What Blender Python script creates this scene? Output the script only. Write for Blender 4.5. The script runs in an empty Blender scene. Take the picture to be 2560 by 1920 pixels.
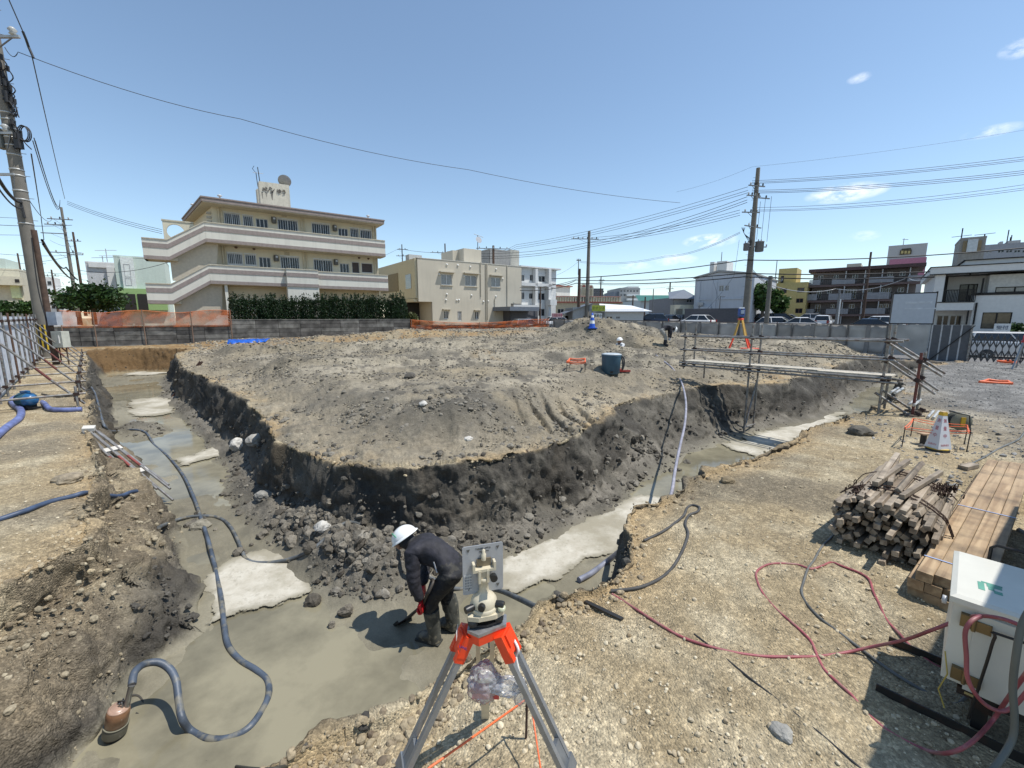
import bpy, bmesh, math, random
import numpy as np
from math import sin, cos, pi, radians, atan2, sqrt
from mathutils import Vector, Matrix, Euler
random.seed(7); rng = np.random.default_rng(11)
S = bpy.context.scene
COL = S.collection
# ---------------------------------------------------------------- camera, sky, sun, exposure
H = 2.0
F_, CX, CY = 1055.0, 1280.0, 960.0
TH = math.atan(167/1055); CT, ST = cos(TH), sin(TH)
cam = bpy.data.cameras.new('camera'); camo = bpy.data.objects.new('camera', cam); COL.objects.link(camo)
camo.location = (0, 0, H); camo.rotation_euler = (pi/2-TH, 0, 0)
cam.sensor_width = 36; cam.lens = 36*F_/2560; cam.clip_start = 0.05; cam.clip_end = 3000
S.camera = camo
SUNV = Vector((.47, -.05, 1.0)).normalized()          # towards the sun
EL = math.asin(SUNV.z); AZ = atan2(SUNV.x, SUNV.y)
w = bpy.data.worlds.new('World'); S.world = w; w.use_nodes = True
wn = w.node_tree.nodes; wl = w.node_tree.links; wn.clear()
sky = wn.new('ShaderNodeTexSky'); sky.sky_type = 'NISHITA'; sky.sun_disc = False
sky.sun_elevation = EL; sky.sun_rotation = AZ; sky.air_density = 1.0; sky.dust_density = .1; sky.ozone_density = 2.6
bg = wn.new('ShaderNodeBackground'); bg.inputs[1].default_value = 0.145
wo = wn.new('ShaderNodeOutputWorld')
def WM(op, a, b=None):
    n = wn.new('ShaderNodeMath'); n.operation = op
    for i, v in enumerate((a, b)):
        if v is None: continue
        if isinstance(v, (int, float)): n.inputs[i].default_value = v
        else: wl.new(v, n.inputs[i])
    return n.outputs[0]
def WDOT(vec, c):
    n = wn.new('ShaderNodeVectorMath'); n.operation = 'DOT_PRODUCT'; wl.new(vec, n.inputs[0]); n.inputs[1].default_value = c
    return n.outputs['Value']
tc = wn.new('ShaderNodeTexCoord')
cn = wn.new('ShaderNodeTexNoise'); cn.inputs['Scale'].default_value = 26; cn.inputs['Detail'].default_value = 7; cn.inputs['Roughness'].default_value = .62
mp = wn.new('ShaderNodeMapping'); mp.inputs['Scale'].default_value = (1, 1, 2.0); wl.new(tc.outputs['Generated'], mp.inputs[0]); wl.new(mp.outputs[0], cn.inputs['Vector'])
acc = None
def raydir(u, v):
    a = (u-CX)/F_; b = (CY-v)/F_
    return Vector((a, CT+b*ST, b*CT-ST))
for (u, v, su, sv, k) in [(2115, 482, .062, .017, 1), (1775, 602, .055, .015, 1), (1685, 650, .05, .014, .55), (2148, 195, .017, .008, .6), (2480, 328, .034, .009, .6), (2562, 115, .026, .014, .7), (2160, 590, .025, .01, .35), (1590, 665, .04, .01, .4)]:
    c = raydir(u, v).normalized(); tx = c.cross(Vector((0, 0, 1))).normalized(); tz = tx.cross(c).normalized()
    du = WM('DIVIDE', WDOT(tc.outputs['Generated'], tx), su); dv = WM('DIVIDE', WDOT(tc.outputs['Generated'], tz), sv)
    r2 = WM('ADD', WM('MULTIPLY', du, du), WM('MULTIPLY', dv, dv))
    m = WM('MULTIPLY', WM('MULTIPLY', WM('MAXIMUM', WM('SUBTRACT', 1.0, r2), 0.0), WM('GREATER_THAN', WDOT(tc.outputs['Generated'], c), 0.0)), k)
    acc = m if acc is None else WM('MAXIMUM', acc, m)
cl = WM('MULTIPLY', acc, WM('MAXIMUM', WM('SUBTRACT', WM('MULTIPLY', cn.outputs['Fac'], 4.4), 1.75), 0.0))
cl = WM('MINIMUM', cl, 0.93)
hs = wn.new('ShaderNodeHueSaturation'); hs.inputs['Hue'].default_value = .494; hs.inputs['Saturation'].default_value = .93; hs.inputs['Value'].default_value = 1.1; wl.new(sky.outputs[0], hs.inputs['Color'])
mx = wn.new('ShaderNodeMixRGB'); wl.new(cl, mx.inputs[0]); wl.new(hs.outputs[0], mx.inputs[1]); mx.inputs[2].default_value = (8.6, 8.8, 9.0, 1)
wl.new(mx.outputs[0], bg.inputs[0]); wl.new(bg.outputs[0], wo.inputs[0])
sun = bpy.data.lights.new('sun', 'SUN'); sun.energy = 4.8; sun.angle = radians(.5); sun.color = (1, .965, .91)
suno = bpy.data.objects.new('sun', sun); COL.objects.link(suno); suno.rotation_euler = (-SUNV).to_track_quat('-Z', 'Y').to_euler(); suno.location = (20, -10, 40)
S.view_settings.view_transform = 'Standard'; S.view_settings.look = 'None'; S.view_settings.gamma = 1; S.view_settings.use_curve_mapping = False
S.view_settings.exposure = 0.12
S.cycles.max_bounces = 6
# ---------------------------------------------------------------- picture point -> place
def ray(u, v):
    r = raydir(u, v); return r.x, r.y, r.z
def G(u, v, z=0.0):
    a, y, k = ray(u, v); t = (z-H)/k
    return Vector((a*t, y*t, z))
def W(u, v, Y):
    a, y, k = ray(u, v); t = Y/y
    return Vector((a*t, Y, H+k*t))
# ---------------------------------------------------------------- noise
def _h(ix, iy, iz, seed):
    n = (ix.astype(np.int64)*374761393 + iy.astype(np.int64)*668265263 + iz.astype(np.int64)*2147483647 + seed*1274126177) & 0xffffffff
    n = ((n ^ (n >> 13))*1274126177) & 0xffffffff
    n = ((n ^ (n >> 15))*2246822519) & 0xffffffff
    return ((n ^ (n >> 16)) & 0xffff)/65535.0
def vnoise(x, y, z=None, seed=0):
    x = np.asarray(x, float); y = np.asarray(y, float)
    fx = np.floor(x); fy = np.floor(y); tx = x-fx; ty = y-fy
    tx = tx*tx*(3-2*tx); ty = ty*ty*(3-2*ty)
    if z is None:
        z0 = np.zeros_like(fx)
        a = _h(fx, fy, z0, seed); b = _h(fx+1, fy, z0, seed); c = _h(fx, fy+1, z0, seed); d = _h(fx+1, fy+1, z0, seed)
        return (a*(1-tx)+b*tx)*(1-ty)+(c*(1-tx)+d*tx)*ty
    z = np.asarray(z, float); fz = np.floor(z); tz = z-fz; tz = tz*tz*(3-2*tz)
    o = 0
    for dz, wz in ((0, 1-tz), (1, tz)):
        a = _h(fx, fy, fz+dz, seed); b = _h(fx+1, fy, fz+dz, seed); c = _h(fx, fy+1, fz+dz, seed); d = _h(fx+1, fy+1, fz+dz, seed)
        o = o+wz*((a*(1-tx)+b*tx)*(1-ty)+(c*(1-tx)+d*tx)*ty)
    return o
def fbm(x, y, z=None, o=4, s=1.0, seed=0, g=.5):
    r = 0; a = 1; t = 0; ca, sa = .8, .6
    x = np.asarray(x, float)/s; y = np.asarray(y, float)/s
    if z is not None: z = np.asarray(z, float)/s
    for i in range(o):
        r = r+a*vnoise(x+17.3*i, y-9.1*i, z, seed+i); t += a; a *= g
        x, y = (ca*x-sa*y)*2.03, (sa*x+ca*y)*2.03
        if z is not None: z = z*2.03
    return r/t*2-1                                     # -1..1
def ss(a, b, x):
    t = np.clip((x-a)/(b-a), 0, 1); return t*t*(3-2*t)
# ---------------------------------------------------------------- the dig
FLOOR = -1.05
RIM = [(-3.2, .4), (-1.7, 1.0), (-1.01, 1.6), (-.82, 1.77), (-.54, 1.92), (-.24, 2.24), (.05, 2.4), (.19, 2.56), (.32, 2.74), (.74, 2.86), (1.0, 3.2), (1.12, 3.7), (1.32, 4.22), (1.56, 4.31), (2.45, 5.13), (3.65, 5.98), (5.65, 7.58), (7.8, 8.95), (9.05, 9.9), (10.8, 11.4), (13.2, 14.2), (17.4, 17.6), (20.8, 19.4), (22.6, 21.0), (22.6, 23.2), (20.6, 23.6), (18.6, 21.8), (16.5, 20.2), (13.4, 17.4), (11.2, 15.3), (8.6, 13.0), (5.6, 11.9), (4.2, 11.0), (2.5, 9.5), (1.75, 8.1), (1.05, 6.9), (.29, 6.1), (-.53, 5.58), (-1.33, 5.4), (-2.25, 5.55), (-2.95, 6.05), (-3.9, 6.75), (-5.0, 8.3), (-6.3, 9.8), (-9.3, 12.9), (-12.6, 16.0), (-15.2, 19.2), (-17.2, 21.5), (-18.4, 24.6), (-21.6, 25.2), (-24.3, 24.4), (-22.6, 22.2), (-20.0, 19.8), (-16.2, 16.0), (-13.2, 12.7), (-11.4, 11.0), (-9.6, 9.4), (-7.6, 7.3), (-5.7, 5.5), (-4.5, 4.2), (-3.85, 3.5), (-3.95, 2.4), (-4.0, 1.2)]
BASE = [(-2.7, 1.0), (-1.75, 1.3), (-1.12, 1.8), (-.95, 1.95), (-.7, 2.1), (-.4, 2.4), (-.1, 2.58), (.05, 2.8), (.2, 3.0), (.55, 3.1), (.72, 3.4), (.85, 3.8), (1.05, 4.4), (1.4, 4.55), (2.25, 5.36), (3.45, 6.18), (5.46, 7.8), (7.62, 9.18), (8.85, 10.13), (10.6, 11.65), (13.0, 14.6), (17.0, 18.0), (20.5, 20.0), (21.8, 21.4), (21.7, 22.6), (20.8, 22.8), (18.9, 21.3), (17.0, 19.7), (13.9, 17.0), (11.7, 14.9), (9.2, 12.6), (6.2, 11.2), (4.85, 10.2), (3.1, 8.9), (2.15, 7.75), (1.35, 6.6), (.4, 5.8), (-.6, 5.3), (-1.4, 5.1), (-2.35, 5.3), (-3.2, 5.85), (-4.15, 6.6), (-5.25, 8.1), (-6.6, 9.65), (-9.65, 12.7), (-12.9, 15.9), (-15.6, 19.1), (-17.8, 21.6), (-19.0, 23.4), (-21.4, 23.8), (-22.0, 23.0), (-20.4, 20.4), (-15.5, 16.1), (-11.8, 12.3), (-9.95, 10.3), (-7.42, 8.04), (-6.08, 6.9), (-5.12, 6.02), (-3.55, 4.35), (-3.0, 3.75), (-3.17, 3.15), (-3.05, 2.8), (-2.95, 2.3), (-3.0, 1.6)]
def polydist(px, py, P):
    """distance to the outline, nearest point, and whether inside"""
    d2 = np.full(px.shape, 1e18); nx = np.zeros(px.shape); ny = np.zeros(px.shape); ins = np.zeros(px.shape, bool)
    n = len(P)
    for i in range(n):
        ax, ay = P[i]; bx, by = P[(i+1) % n]
        ex, ey = bx-ax, by-ay
        t = np.clip(((px-ax)*ex+(py-ay)*ey)/(ex*ex+ey*ey), 0, 1)
        qx = ax+t*ex; qy = ay+t*ey
        q = (px-qx)**2+(py-qy)**2
        m = q < d2
        d2 = np.where(m, q, d2); nx = np.where(m, qx, nx); ny = np.where(m, qy, ny)
        if ay != by:
            c = ((ay > py) != (by > py)) & (px < ex*(py-ay)/ey+ax)
            ins ^= c
    return np.sqrt(d2), nx, ny, ins
ISLAND = [(-.53, 5.55), (.29, 6.1), (1.05, 6.9), (2.5, 9.5), (5.6, 11.9), (8.6, 13.0), (11.2, 15.3), (13.4, 17.4), (18.6, 21.8), (22, 25), (4, 48), (-22, 28), (-18.4, 24.6), (-15.2, 19.2), (-12.6, 16.0), (-9.3, 12.9), (-6.3, 9.8), (-5.0, 8.3), (-3.9, 6.75), (-2.25, 5.55)]
PIT = tuple(W(1553, 889, 18.4).xy)
def mound(x, y, cx, cy, ax, ay, ang, h, p=1.0):
    c, s = cos(ang), sin(ang); dx = x-cx; dy = y-cy
    q = ((dx*c+dy*s)/ax)**2+((-dx*s+dy*c)/ay)**2
    return h*np.exp(-q**p)
CONC = [  # lean concrete showing above the mud: picture outlines on the floor
    [(690, 1368), (760, 1385), (778, 1478), (690, 1512), (600, 1530), (528, 1556), (520, 1440), (600, 1390)],
    [(1255, 1400), (1420, 1320), (1600, 1236), (1680, 1240), (1600, 1330), (1540, 1380), (1470, 1400), (1390, 1440), (1290, 1486), (1240, 1470)],
    [(1812, 1112), (1900, 1080), (2010, 1038), (2120, 1028), (2080, 1062), (1975, 1112), (1930, 1150), (1830, 1128)],
    [(318, 1000), (400, 992), (445, 992), (438, 1030), (372, 1040), (322, 1036)],
    [(440, 1150), (520, 1120), (600, 1096), (640, 1110), (600, 1135), (520, 1145), (450, 1166)],
    [(300, 938), (350, 926), (420, 924), (430, 932), (370, 938)],
    [(1366, 1520), (1400, 1490), (1450, 1494), (1450, 1520), (1400, 1540), (1360, 1540)]]
CONCW = [[tuple(G(u, v, FLOOR).xy) for u, v in p] for p in CONC]
def terrain(x, y, full=False, detail=True):
    x = np.asarray(x, float); y = np.asarray(y, float)
    db, bx, by, inb = polydist(x, y, BASE); dr, rx, ry, inr = polydist(x, y, RIM)
    di, _, _, ini = polydist(x, y, ISLAND)
    r = np.hypot(x, y)
    wig = fbm(x, y, o=3, s=.9, seed=3)*.16+fbm(x, y, o=2, s=.28, seed=5)*.06
    sdb = np.where(inb, -db, db)+wig*ss(1.4, 2.5, r)*.8
    sdr = np.where(inr, dr, -dr)+wig*.55
    t = np.where(sdb <= 0, 0.0, np.where(sdr <= 0, 1.0, sdb/np.maximum(sdb+sdr, 1e-6)))
    # ground level around the trench
    g = .012*np.clip(y-6, 0, 26)*ss(6, 0, x-.4*y)
    sdi = np.where(ini, di, -di)
    isl = ss(.45, 2.0, sdi+.45*fbm(x, y, o=3, s=1.6, seed=25))
    n1 = fbm(x, y, o=4, s=3.2, seed=21)+.55*(.45-np.abs(fbm(x*.7+y*.3, y*1.3, o=4, s=2.3, seed=23)))
    top = g+isl*(.22+.2*ss(-14, -7, x))+np.where(ini, n1*.1*isl, n1*.03)
    # upper terrace of the spoil plateau
    lip = y+.18*x+1.5*fbm(x, y, o=3, s=6, seed=31)
    top += np.where(ini, 1, 0)*isl*.2*ss(15.1, 15.9, lip)*(1-.8*ss(3.4, 6.0, x))*ss(-10, -3.5, x)
    top += mound(x, y, -5.5, 25.4, 8.6, 1.25, .12, .5, 1.8)*(.8+.4*fbm(x, y, o=3, s=2.2, seed=33))
    top += mound(x, y, 4.9, 21.2, 3.0, 2.0, .1, 1.2, 1.4)*(.92+.3*fbm(x, y, o=3, s=1.4, seed=34))
    top += mound(x, y, 1.8, 24.5, 2.4, 1.6, .1, .35)
    top += mound(x, y, 14.2, 20.6, 3.9, 1.5, .62, .52, 1.3)*(.9+.3*fbm(x, y, o=3, s=1.2, seed=35))
    top += mound(x, y, 9.0, 19.8, 2.0, 1.2, .4, .2)
    top += mound(x, y, -9.8, 21.0, 3.0, 1.6, .7, -.12)
    rd = fbm(x, y, o=3, s=1.3, seed=87)
    for c0, sl, ph, am in ((9.2, -.1, .3, .07), (11.0, .06, 1.2, .12), (12.6, -.12, 2.2, .14), (14.2, .1, 3.4, .1), (17.6, -.05, .8, .16), (19.8, .08, 4.0, .14)):
        dd = y-(c0+sl*x+.45*np.sin(x*.55+ph)+.5*rd); top += np.where(ini, 1, 0)*isl*am*np.exp(-(dd/np.where(dd > 0, .5, .2))**2)*np.clip(.55+1.2*n1, 0, 1.3)
    # dug-out bowl left of the cooler
    top -= mound(x, y, 1.8, 13.6, 3.6, .95, -.03, .3)
    top -= mound(x, y, PIT[0], PIT[1], .95, .6, 0, .62, 2)
    # bucket-teeth strokes on the slope above the yellow corner
    al = x*.98+y*.2+.08*fbm(x, y, o=3, s=.7, seed=91)
    st = np.abs(((al/.37) % 1)-.5)
    top += np.where(ini, 1, 0)*ss(.25, .1, st)*-.15*mound(x, y, 1.15, 8.1, 1.15, 1.0, -.2, 1, 2)
    # outside the fences: level street
    back = (x-4.2)*.81+(y-46.4)*.58
    top = top*(1-ss(0, 3, back))+.55*ss(0, 6, back)*ss(23, 15, x)-.33*ss(17, 22, x)*ss(-2.0, .3, back)
    fl = FLOOR+.05*fbm(x, y, o=5, s=1.1, seed=41, g=.55)-.016
    # the floor lies lower where pools stand
    for (px_, py_, ax, ay, an, dh) in [(3.3, 7.9, 1.9, .75, .72, -.07), (14.5, 16.6, 3, 1.0, .8, -.09), (-15.5, 17.6, 2.0, 1.3, -.8, -.08), (-8.3, 10.2, 3.2, .9, -.8, -.05), (-1.9, 2.9, 1.0, .8, 0, -.03), (-5.4, 7.4, 1.3, .7, -.8, -.03), (-.2, 4.0, .5, .4, 0, -.03)]:
        fl += mound(x, y, px_, py_, ax, ay, an, dh)
    conc = np.zeros(x.shape)
    nearfl = inb
    if nearfl.any():
        xs, ys = x[nearfl], y[nearfl]; cm = np.zeros(xs.shape)
        wg = fbm(xs, ys, o=5, s=.55, seed=51, g=.6)*.2
        for P in CONCW:
            d, _, _, i_ = polydist(xs, ys, P)
            sc = max(.12, .012*np.hypot(*np.mean(P, 0)))
            cm = np.maximum(cm, ss(-sc*.3, sc*.3, np.where(i_, d, -d)+wg*min(1.8, max(1.1, sc*6))))
        conc[nearfl] = cm
    fl = fl-conc*.02
    # talus at the foot of the island face and the heap by the worker
    foot = np.exp(-(np.clip(-sdb, 0, None)/.34)**2)*ss(1.6, .2, di)
    nz = fbm(x, y, o=5, s=.42, seed=61)
    fl += foot*(.16+.14*nz)
    heap = mound(x, y, -1.75, 4.75, .78, .42, -.35, .42, 1.3)+mound(x, y, -2.7, 5.5, .6, .4, -.6, .25)+mound(x, y, 2.75, 8.55, .75, .42, .75, .24)+mound(x, y, -10.2, 11.2, .9, .45, -.7, .22)+mound(x, y, -4.3, 7.4, .6, .4, -.7, .15)
    fl += heap*(1+.55*nz)
    # wall profile
    left = ss(.0, .8, -(x+y*.55)-1.2)*ss(9.5, 7, y)*np.where(ini | (di < 1.2), 0, 1)
    f_is = np.clip(t*1.12-.02, 0, 1)**1.1
    f_lb = .55*ss(0, .42, t)+.12*ss(.42, .8, t)+.33*ss(.8, .95, t)
    f = f_is*(1-left)+f_lb*left
    crack = fbm(x, y, o=5, s=.5, seed=71)
    wallw = 4*t*(1-t)
    h = fl*(1-f)+top*f+wallw*.09*crack
    # lip: crumbling edge
    lipm = np.exp(-(np.clip(-sdr, 0, None)/.3)**2)*np.where(t >= 1, 1, 0)
    h = h-lipm*.05*(1+nz)
    if detail:
        rough = np.where(t >= 1, np.where(ini, 1.0, .45), .25+wallw)
        h = h+rough*(fbm(x, y, o=4, s=.36, seed=81)*.035+np.abs(fbm(x, y, o=3, s=1.1, seed=83))*.05)
        # dragged-bucket furrows across the plateau
        h = h+np.where(ini, 1, 0)*isl*.05*fbm(x*.5+y*.2, y*2.2-x*.3, o=4, s=.8, seed=85)
    if full:
        dn = np.maximum(db, 1e-6)
        return h, t, wallw, conc, foot+np.clip(heap*2.5, 0, 1), ini, sdr, (np.where(inb, 0, (bx-x)/dn), np.where(inb, 0, (by-y)/dn)), lipm, left, back
    return h
def hz(x, y):
    return float(terrain(np.array([x]), np.array([y]))[0])
def T(u, v, up=0.0):
    """the point of the ground seen at a picture point"""
    a, yy, k = ray(u, v)
    ts = np.concatenate([np.linspace(1.2, 12, 700), np.linspace(12.02, 60, 700)])
    z = H+k*ts-up; h = terrain(a*ts, yy*ts)
    i = np.argmax(z < h)
    if not (z < h).any(): i = len(ts)-1
    t = ts[i]
    return Vector((a*t, yy*t, H+k*t))
# ---------------------------------------------------------------- materials
MATS = {}
def newmat(name):
    m = bpy.data.materials.new(name); m.use_nodes = True; m.node_tree.nodes.clear()
    return m, m.node_tree.nodes, m.node_tree.links
def mat(name, col, rough=.7, metal=0.0, var=.12, scale=6.0, bump=0.0, bscale=40.0, stain=0.0, spec=.5, alpha=1.0, trans=0.0, coat=0.0, rust=0.0, rcol=(.13, .05, .025)):
    """one weathered surface: base colour broken up by noise, optional rain streaks, rust blotches and relief"""
    if name in MATS: return MATS[name]
    m, N, L = newmat(name)
    o = N.new('ShaderNodeOutputMaterial'); p = N.new('ShaderNodeBsdfPrincipled'); L.new(p.outputs[0], o.inputs[0])
    c4 = (*col, 1)
    tcn = N.new('ShaderNodeTexCoord'); geo = N.new('ShaderNodeNewGeometry')
    src = geo.outputs['Position']
    n = N.new('ShaderNodeTexNoise'); n.inputs['Scale'].default_value = scale; n.inputs['Detail'].default_value = 5; L.new(src, n.inputs['Vector'])
    mr = N.new('ShaderNodeMapRange'); mr.inputs[3].default_value = 1-var*1.6; mr.inputs[4].default_value = 1+var*1.1; mr.inputs[1].default_value = .25; mr.inputs[2].default_value = .75; L.new(n.outputs['Fac'], mr.inputs[0])
    hsv = N.new('ShaderNodeHueSaturation'); hsv.inputs['Color'].default_value = c4; L.new(mr.outputs[0], hsv.inputs['Value'])
    out = hsv.outputs[0]
    if stain > 0:
        mpn = N.new('ShaderNodeMapping'); mpn.inputs['Scale'].default_value = (2.2, 2.2, .22); L.new(src, mpn.inputs[0])
        n2 = N.new('ShaderNodeTexNoise'); n2.inputs['Scale'].default_value = 1.6; n2.inputs['Detail'].default_value = 8; n2.inputs['Roughness'].default_value = .65; L.new(mpn.outputs[0], n2.inputs['Vector'])
        r2 = N.new('ShaderNodeMapRange'); r2.inputs[1].default_value = .5; r2.inputs[2].default_value = .78; r2.inputs[3].default_value = 0; r2.inputs[4].default_value = stain; L.new(n2.outputs['Fac'], r2.inputs[0])
        mm = N.new('ShaderNodeMixRGB'); mm.inputs[2].default_value = (.07, .065, .055, 1); L.new(r2.outputs[0], mm.inputs[0]); L.new(out, mm.inputs[1]); out = mm.outputs[0]
    if rust > 0:
        n3 = N.new('ShaderNodeTexNoise'); n3.inputs['Scale'].default_value = scale*1.7; n3.inputs['Detail'].default_value = 8; L.new(src, n3.inputs['Vector'])
        r3 = N.new('ShaderNodeMapRange'); r3.inputs[1].default_value = .52; r3.inputs[2].default_value = .62; r3.inputs[4].default_value = rust; L.new(n3.outputs['Fac'], r3.inputs[0])
        mm = N.new('ShaderNodeMixRGB'); mm.inputs[2].default_value = (*rcol, 1); L.new(r3.outputs[0], mm.inputs[0]); L.new(out, mm.inputs[1]); out = mm.outputs[0]
    L.new(out, p.inputs['Base Color'])
    p.inputs['Roughness'].default_value = rough; p.inputs['Metallic'].default_value = metal; p.inputs['Specular IOR Level'].default_value = spec
    p.inputs['Alpha'].default_value = alpha; p.inputs['Transmission Weight'].default_value = trans; p.inputs['Coat Weight'].default_value = coat
    if bump > 0:
        nb = N.new('ShaderNodeTexNoise'); nb.inputs['Scale'].default_value = bscale; nb.inputs['Detail'].default_value = 4; L.new(src, nb.inputs['Vector'])
        b = N.new('ShaderNodeBump'); b.inputs['Strength'].default_value = bump; b.inputs['Distance'].default_value = .02; L.new(nb.outputs['Fac'], b.inputs['Height']); L.new(b.outputs[0], p.inputs['Normal'])
    MATS[name] = m
    return m
# ---------------------------------------------------------------- object helpers
def link(name, me, parent=None):
    o = bpy.data.objects.new(name, me); COL.objects.link(o)
    if parent is not None: o.parent = parent
    return o
def tag(o, label=None, cat=None, group=None, kind=None):
    if label: o['label'] = label
    if cat: o['category'] = cat
    if group: o['group'] = group
    if kind: o['kind'] = kind
    return o
def thing(name, label, cat, loc=(0, 0, 0), rz=0.0, group=None):
    o = bpy.data.objects.new(name, None); COL.objects.link(o); o.location = loc; o.rotation_euler = (0, 0, rz); o.empty_display_size = .1
    return tag(o, label, cat, group)
def kids(o): return [c for c in list(o.children)]
def copy_tree(o, parent=None):
    c = o.copy(); COL.objects.link(c)
    if parent is not None: c.parent = parent
    for k in kids(o): copy_tree(k, c)
    return c
class MB:
    """collects shapes into one mesh; each face keeps its material"""
    def __init__(s): s.v = []; s.f = []; s.m = []; s.ms = []; s.sm = []
    def mi(s, m):
        if m not in s.ms: s.ms.append(m)
        return s.ms.index(m)
    def add(s, vs, fs, m, smooth=False):
        b = len(s.v); i = s.mi(m)
        s.v += [tuple(v) for v in vs]
        for f in fs: s.f.append(tuple(b+k for k in f)); s.m.append(i); s.sm.append(smooth)
        return s
    def box(s, c, d, m, rot=None):
        hx, hy, hz_ = d[0]/2, d[1]/2, d[2]/2; c = Vector(c)
        vs = [Vector((x, y, z)) for x in (-hx, hx) for y in (-hy, hy) for z in (-hz_, hz_)]
        if rot is not None:
            R = rot if isinstance(rot, Matrix) else Euler(rot).to_matrix()
            vs = [R @ v for v in vs]
        vs = [v+c for v in vs]
        return s.add(vs, [(0, 1, 3, 2), (4, 6, 7, 5), (0, 4, 5, 1), (2, 3, 7, 6), (0, 2, 6, 4), (1, 5, 7, 3)], m)
    def span(s, a, b, m):                    # box from corner to corner
        a = Vector(a); b = Vector(b)
        return s.box((a+b)/2, (abs(b.x-a.x), abs(b.y-a.y), abs(b.z-a.z)), m)
    def bar(s, a, b, w, t, m):               # square bar between two points
        a = Vector(a); b = Vector(b); d = b-a
        if d.length < 1e-6: return s
        q = d.to_track_quat('X', 'Z').to_matrix()
        return s.box((a+b)/2, (d.length, w, t), m, q)
    def tube(s, pts, r, m, n=8, caps=True, smooth=True):
        pts = [Vector(p) for p in pts]; k = len(pts)
        rs = r if isinstance(r, (list, tuple)) else [r]*k
        up = None; vs = []; fs = []
        for i, p in enumerate(pts):
            d = (pts[min(i+1, k-1)]-pts[max(i-1, 0)])
            if d.length < 1e-9: d = Vector((0, 0, 1))
            d.normalize()
            if up is None: up = d.orthogonal().normalized()
            else:
                up = up-d*up.dot(d)
                up = up.normalized() if up.length > 1e-6 else d.orthogonal().normalized()
            e = d.cross(up)
            for j in range(n):
                a = 2*pi*j/n; vs.append(p+(up*cos(a)+e*sin(a))*rs[i])
        for i in range(k-1):
            for j in range(n):
                fs.append((i*n+j, i*n+(j+1) % n, (i+1)*n+(j+1) % n, (i+1)*n+j))
        s.add(vs, fs, m, smooth)
        if caps: s.add(vs[:n], [tuple(range(n))[::-1]], m); s.add(vs[-n:], [tuple(range(n))], m)
        return s
    def lathe(s, prof, m, c=(0, 0, 0), n=20, rot=None, smooth=True, sx=1, sy=1):
        c = Vector(c); vs = []; fs = []
        for r, z in prof:
            for j in range(n):
                a = 2*pi*j/n; v = Vector((r*cos(a)*sx, r*sin(a)*sy, z))
                if rot is not None: v = rot @ v
                vs.append(v+c)
        for i in range(len(prof)-1):
            for j in range(n): fs.append((i*n+j, i*n+(j+1) % n, (i+1)*n+(j+1) % n, (i+1)*n+j))
        s.add(vs, fs, m, smooth)
        if prof[0][0] > 1e-4: s.add(vs[:n], [tuple(range(n))[::-1]], m)
        if prof[-1][0] > 1e-4: s.add(vs[-n:], [tuple(range(n))], m)
        return s
    def prism(s, poly, z0, z1, m, M=None):   # polygon in xy pulled from z0 to z1, then moved by M
        n = len(poly)
        ar = sum(poly[i][0]*poly[(i+1) % n][1]-poly[(i+1) % n][0]*poly[i][1] for i in range(n))
        if ar < 0: poly = poly[::-1]
        vs = [Vector((x, y, z0)) for x, y in poly]+[Vector((x, y, z1)) for x, y in poly]
        if M is not None: vs = [M @ v for v in vs]
        return s.add(vs, [tuple(range(n))[::-1], tuple(range(n, 2*n))]+[(i, (i+1) % n, n+(i+1) % n, n+i) for i in range(n)], m)
    def mesh(s, name='mesh'):
        me = bpy.data.meshes.new(name)
        me.from_pydata(s.v, [], s.f)
        for m in s.ms: me.materials.append(m)
        me.polygons.foreach_set('material_index', s.m)
        me.polygons.foreach_set('use_smooth', s.sm)
        me.update(); return me
    def build(s, name, parent=None, kind=None):
        o = link(name, s.mesh(name), parent)
        if kind: o['kind'] = kind
        return o
XZ = Matrix(((1, 0, 0, 0), (0, 0, 1, 0), (0, 1, 0, 0), (0, 0, 0, 1)))   # xy outline -> xz wall, depth along y
def smooth_path(pts, k=8):
    P = [Vector(p) for p in pts]; o = []
    for i in range(len(P)-1):
        p0 = P[max(i-1, 0)]; p1 = P[i]; p2 = P[i+1]; p3 = P[min(i+2, len(P)-1)]
        for j in range(k):
            t = j/k
            o.append(.5*((2*p1)+(p2-p0)*t+(2*p0-5*p1+4*p2-p3)*t*t+(3*p1-p0-3*p2+p3)*t**3))
    o.append(P[-1]); return o
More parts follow.
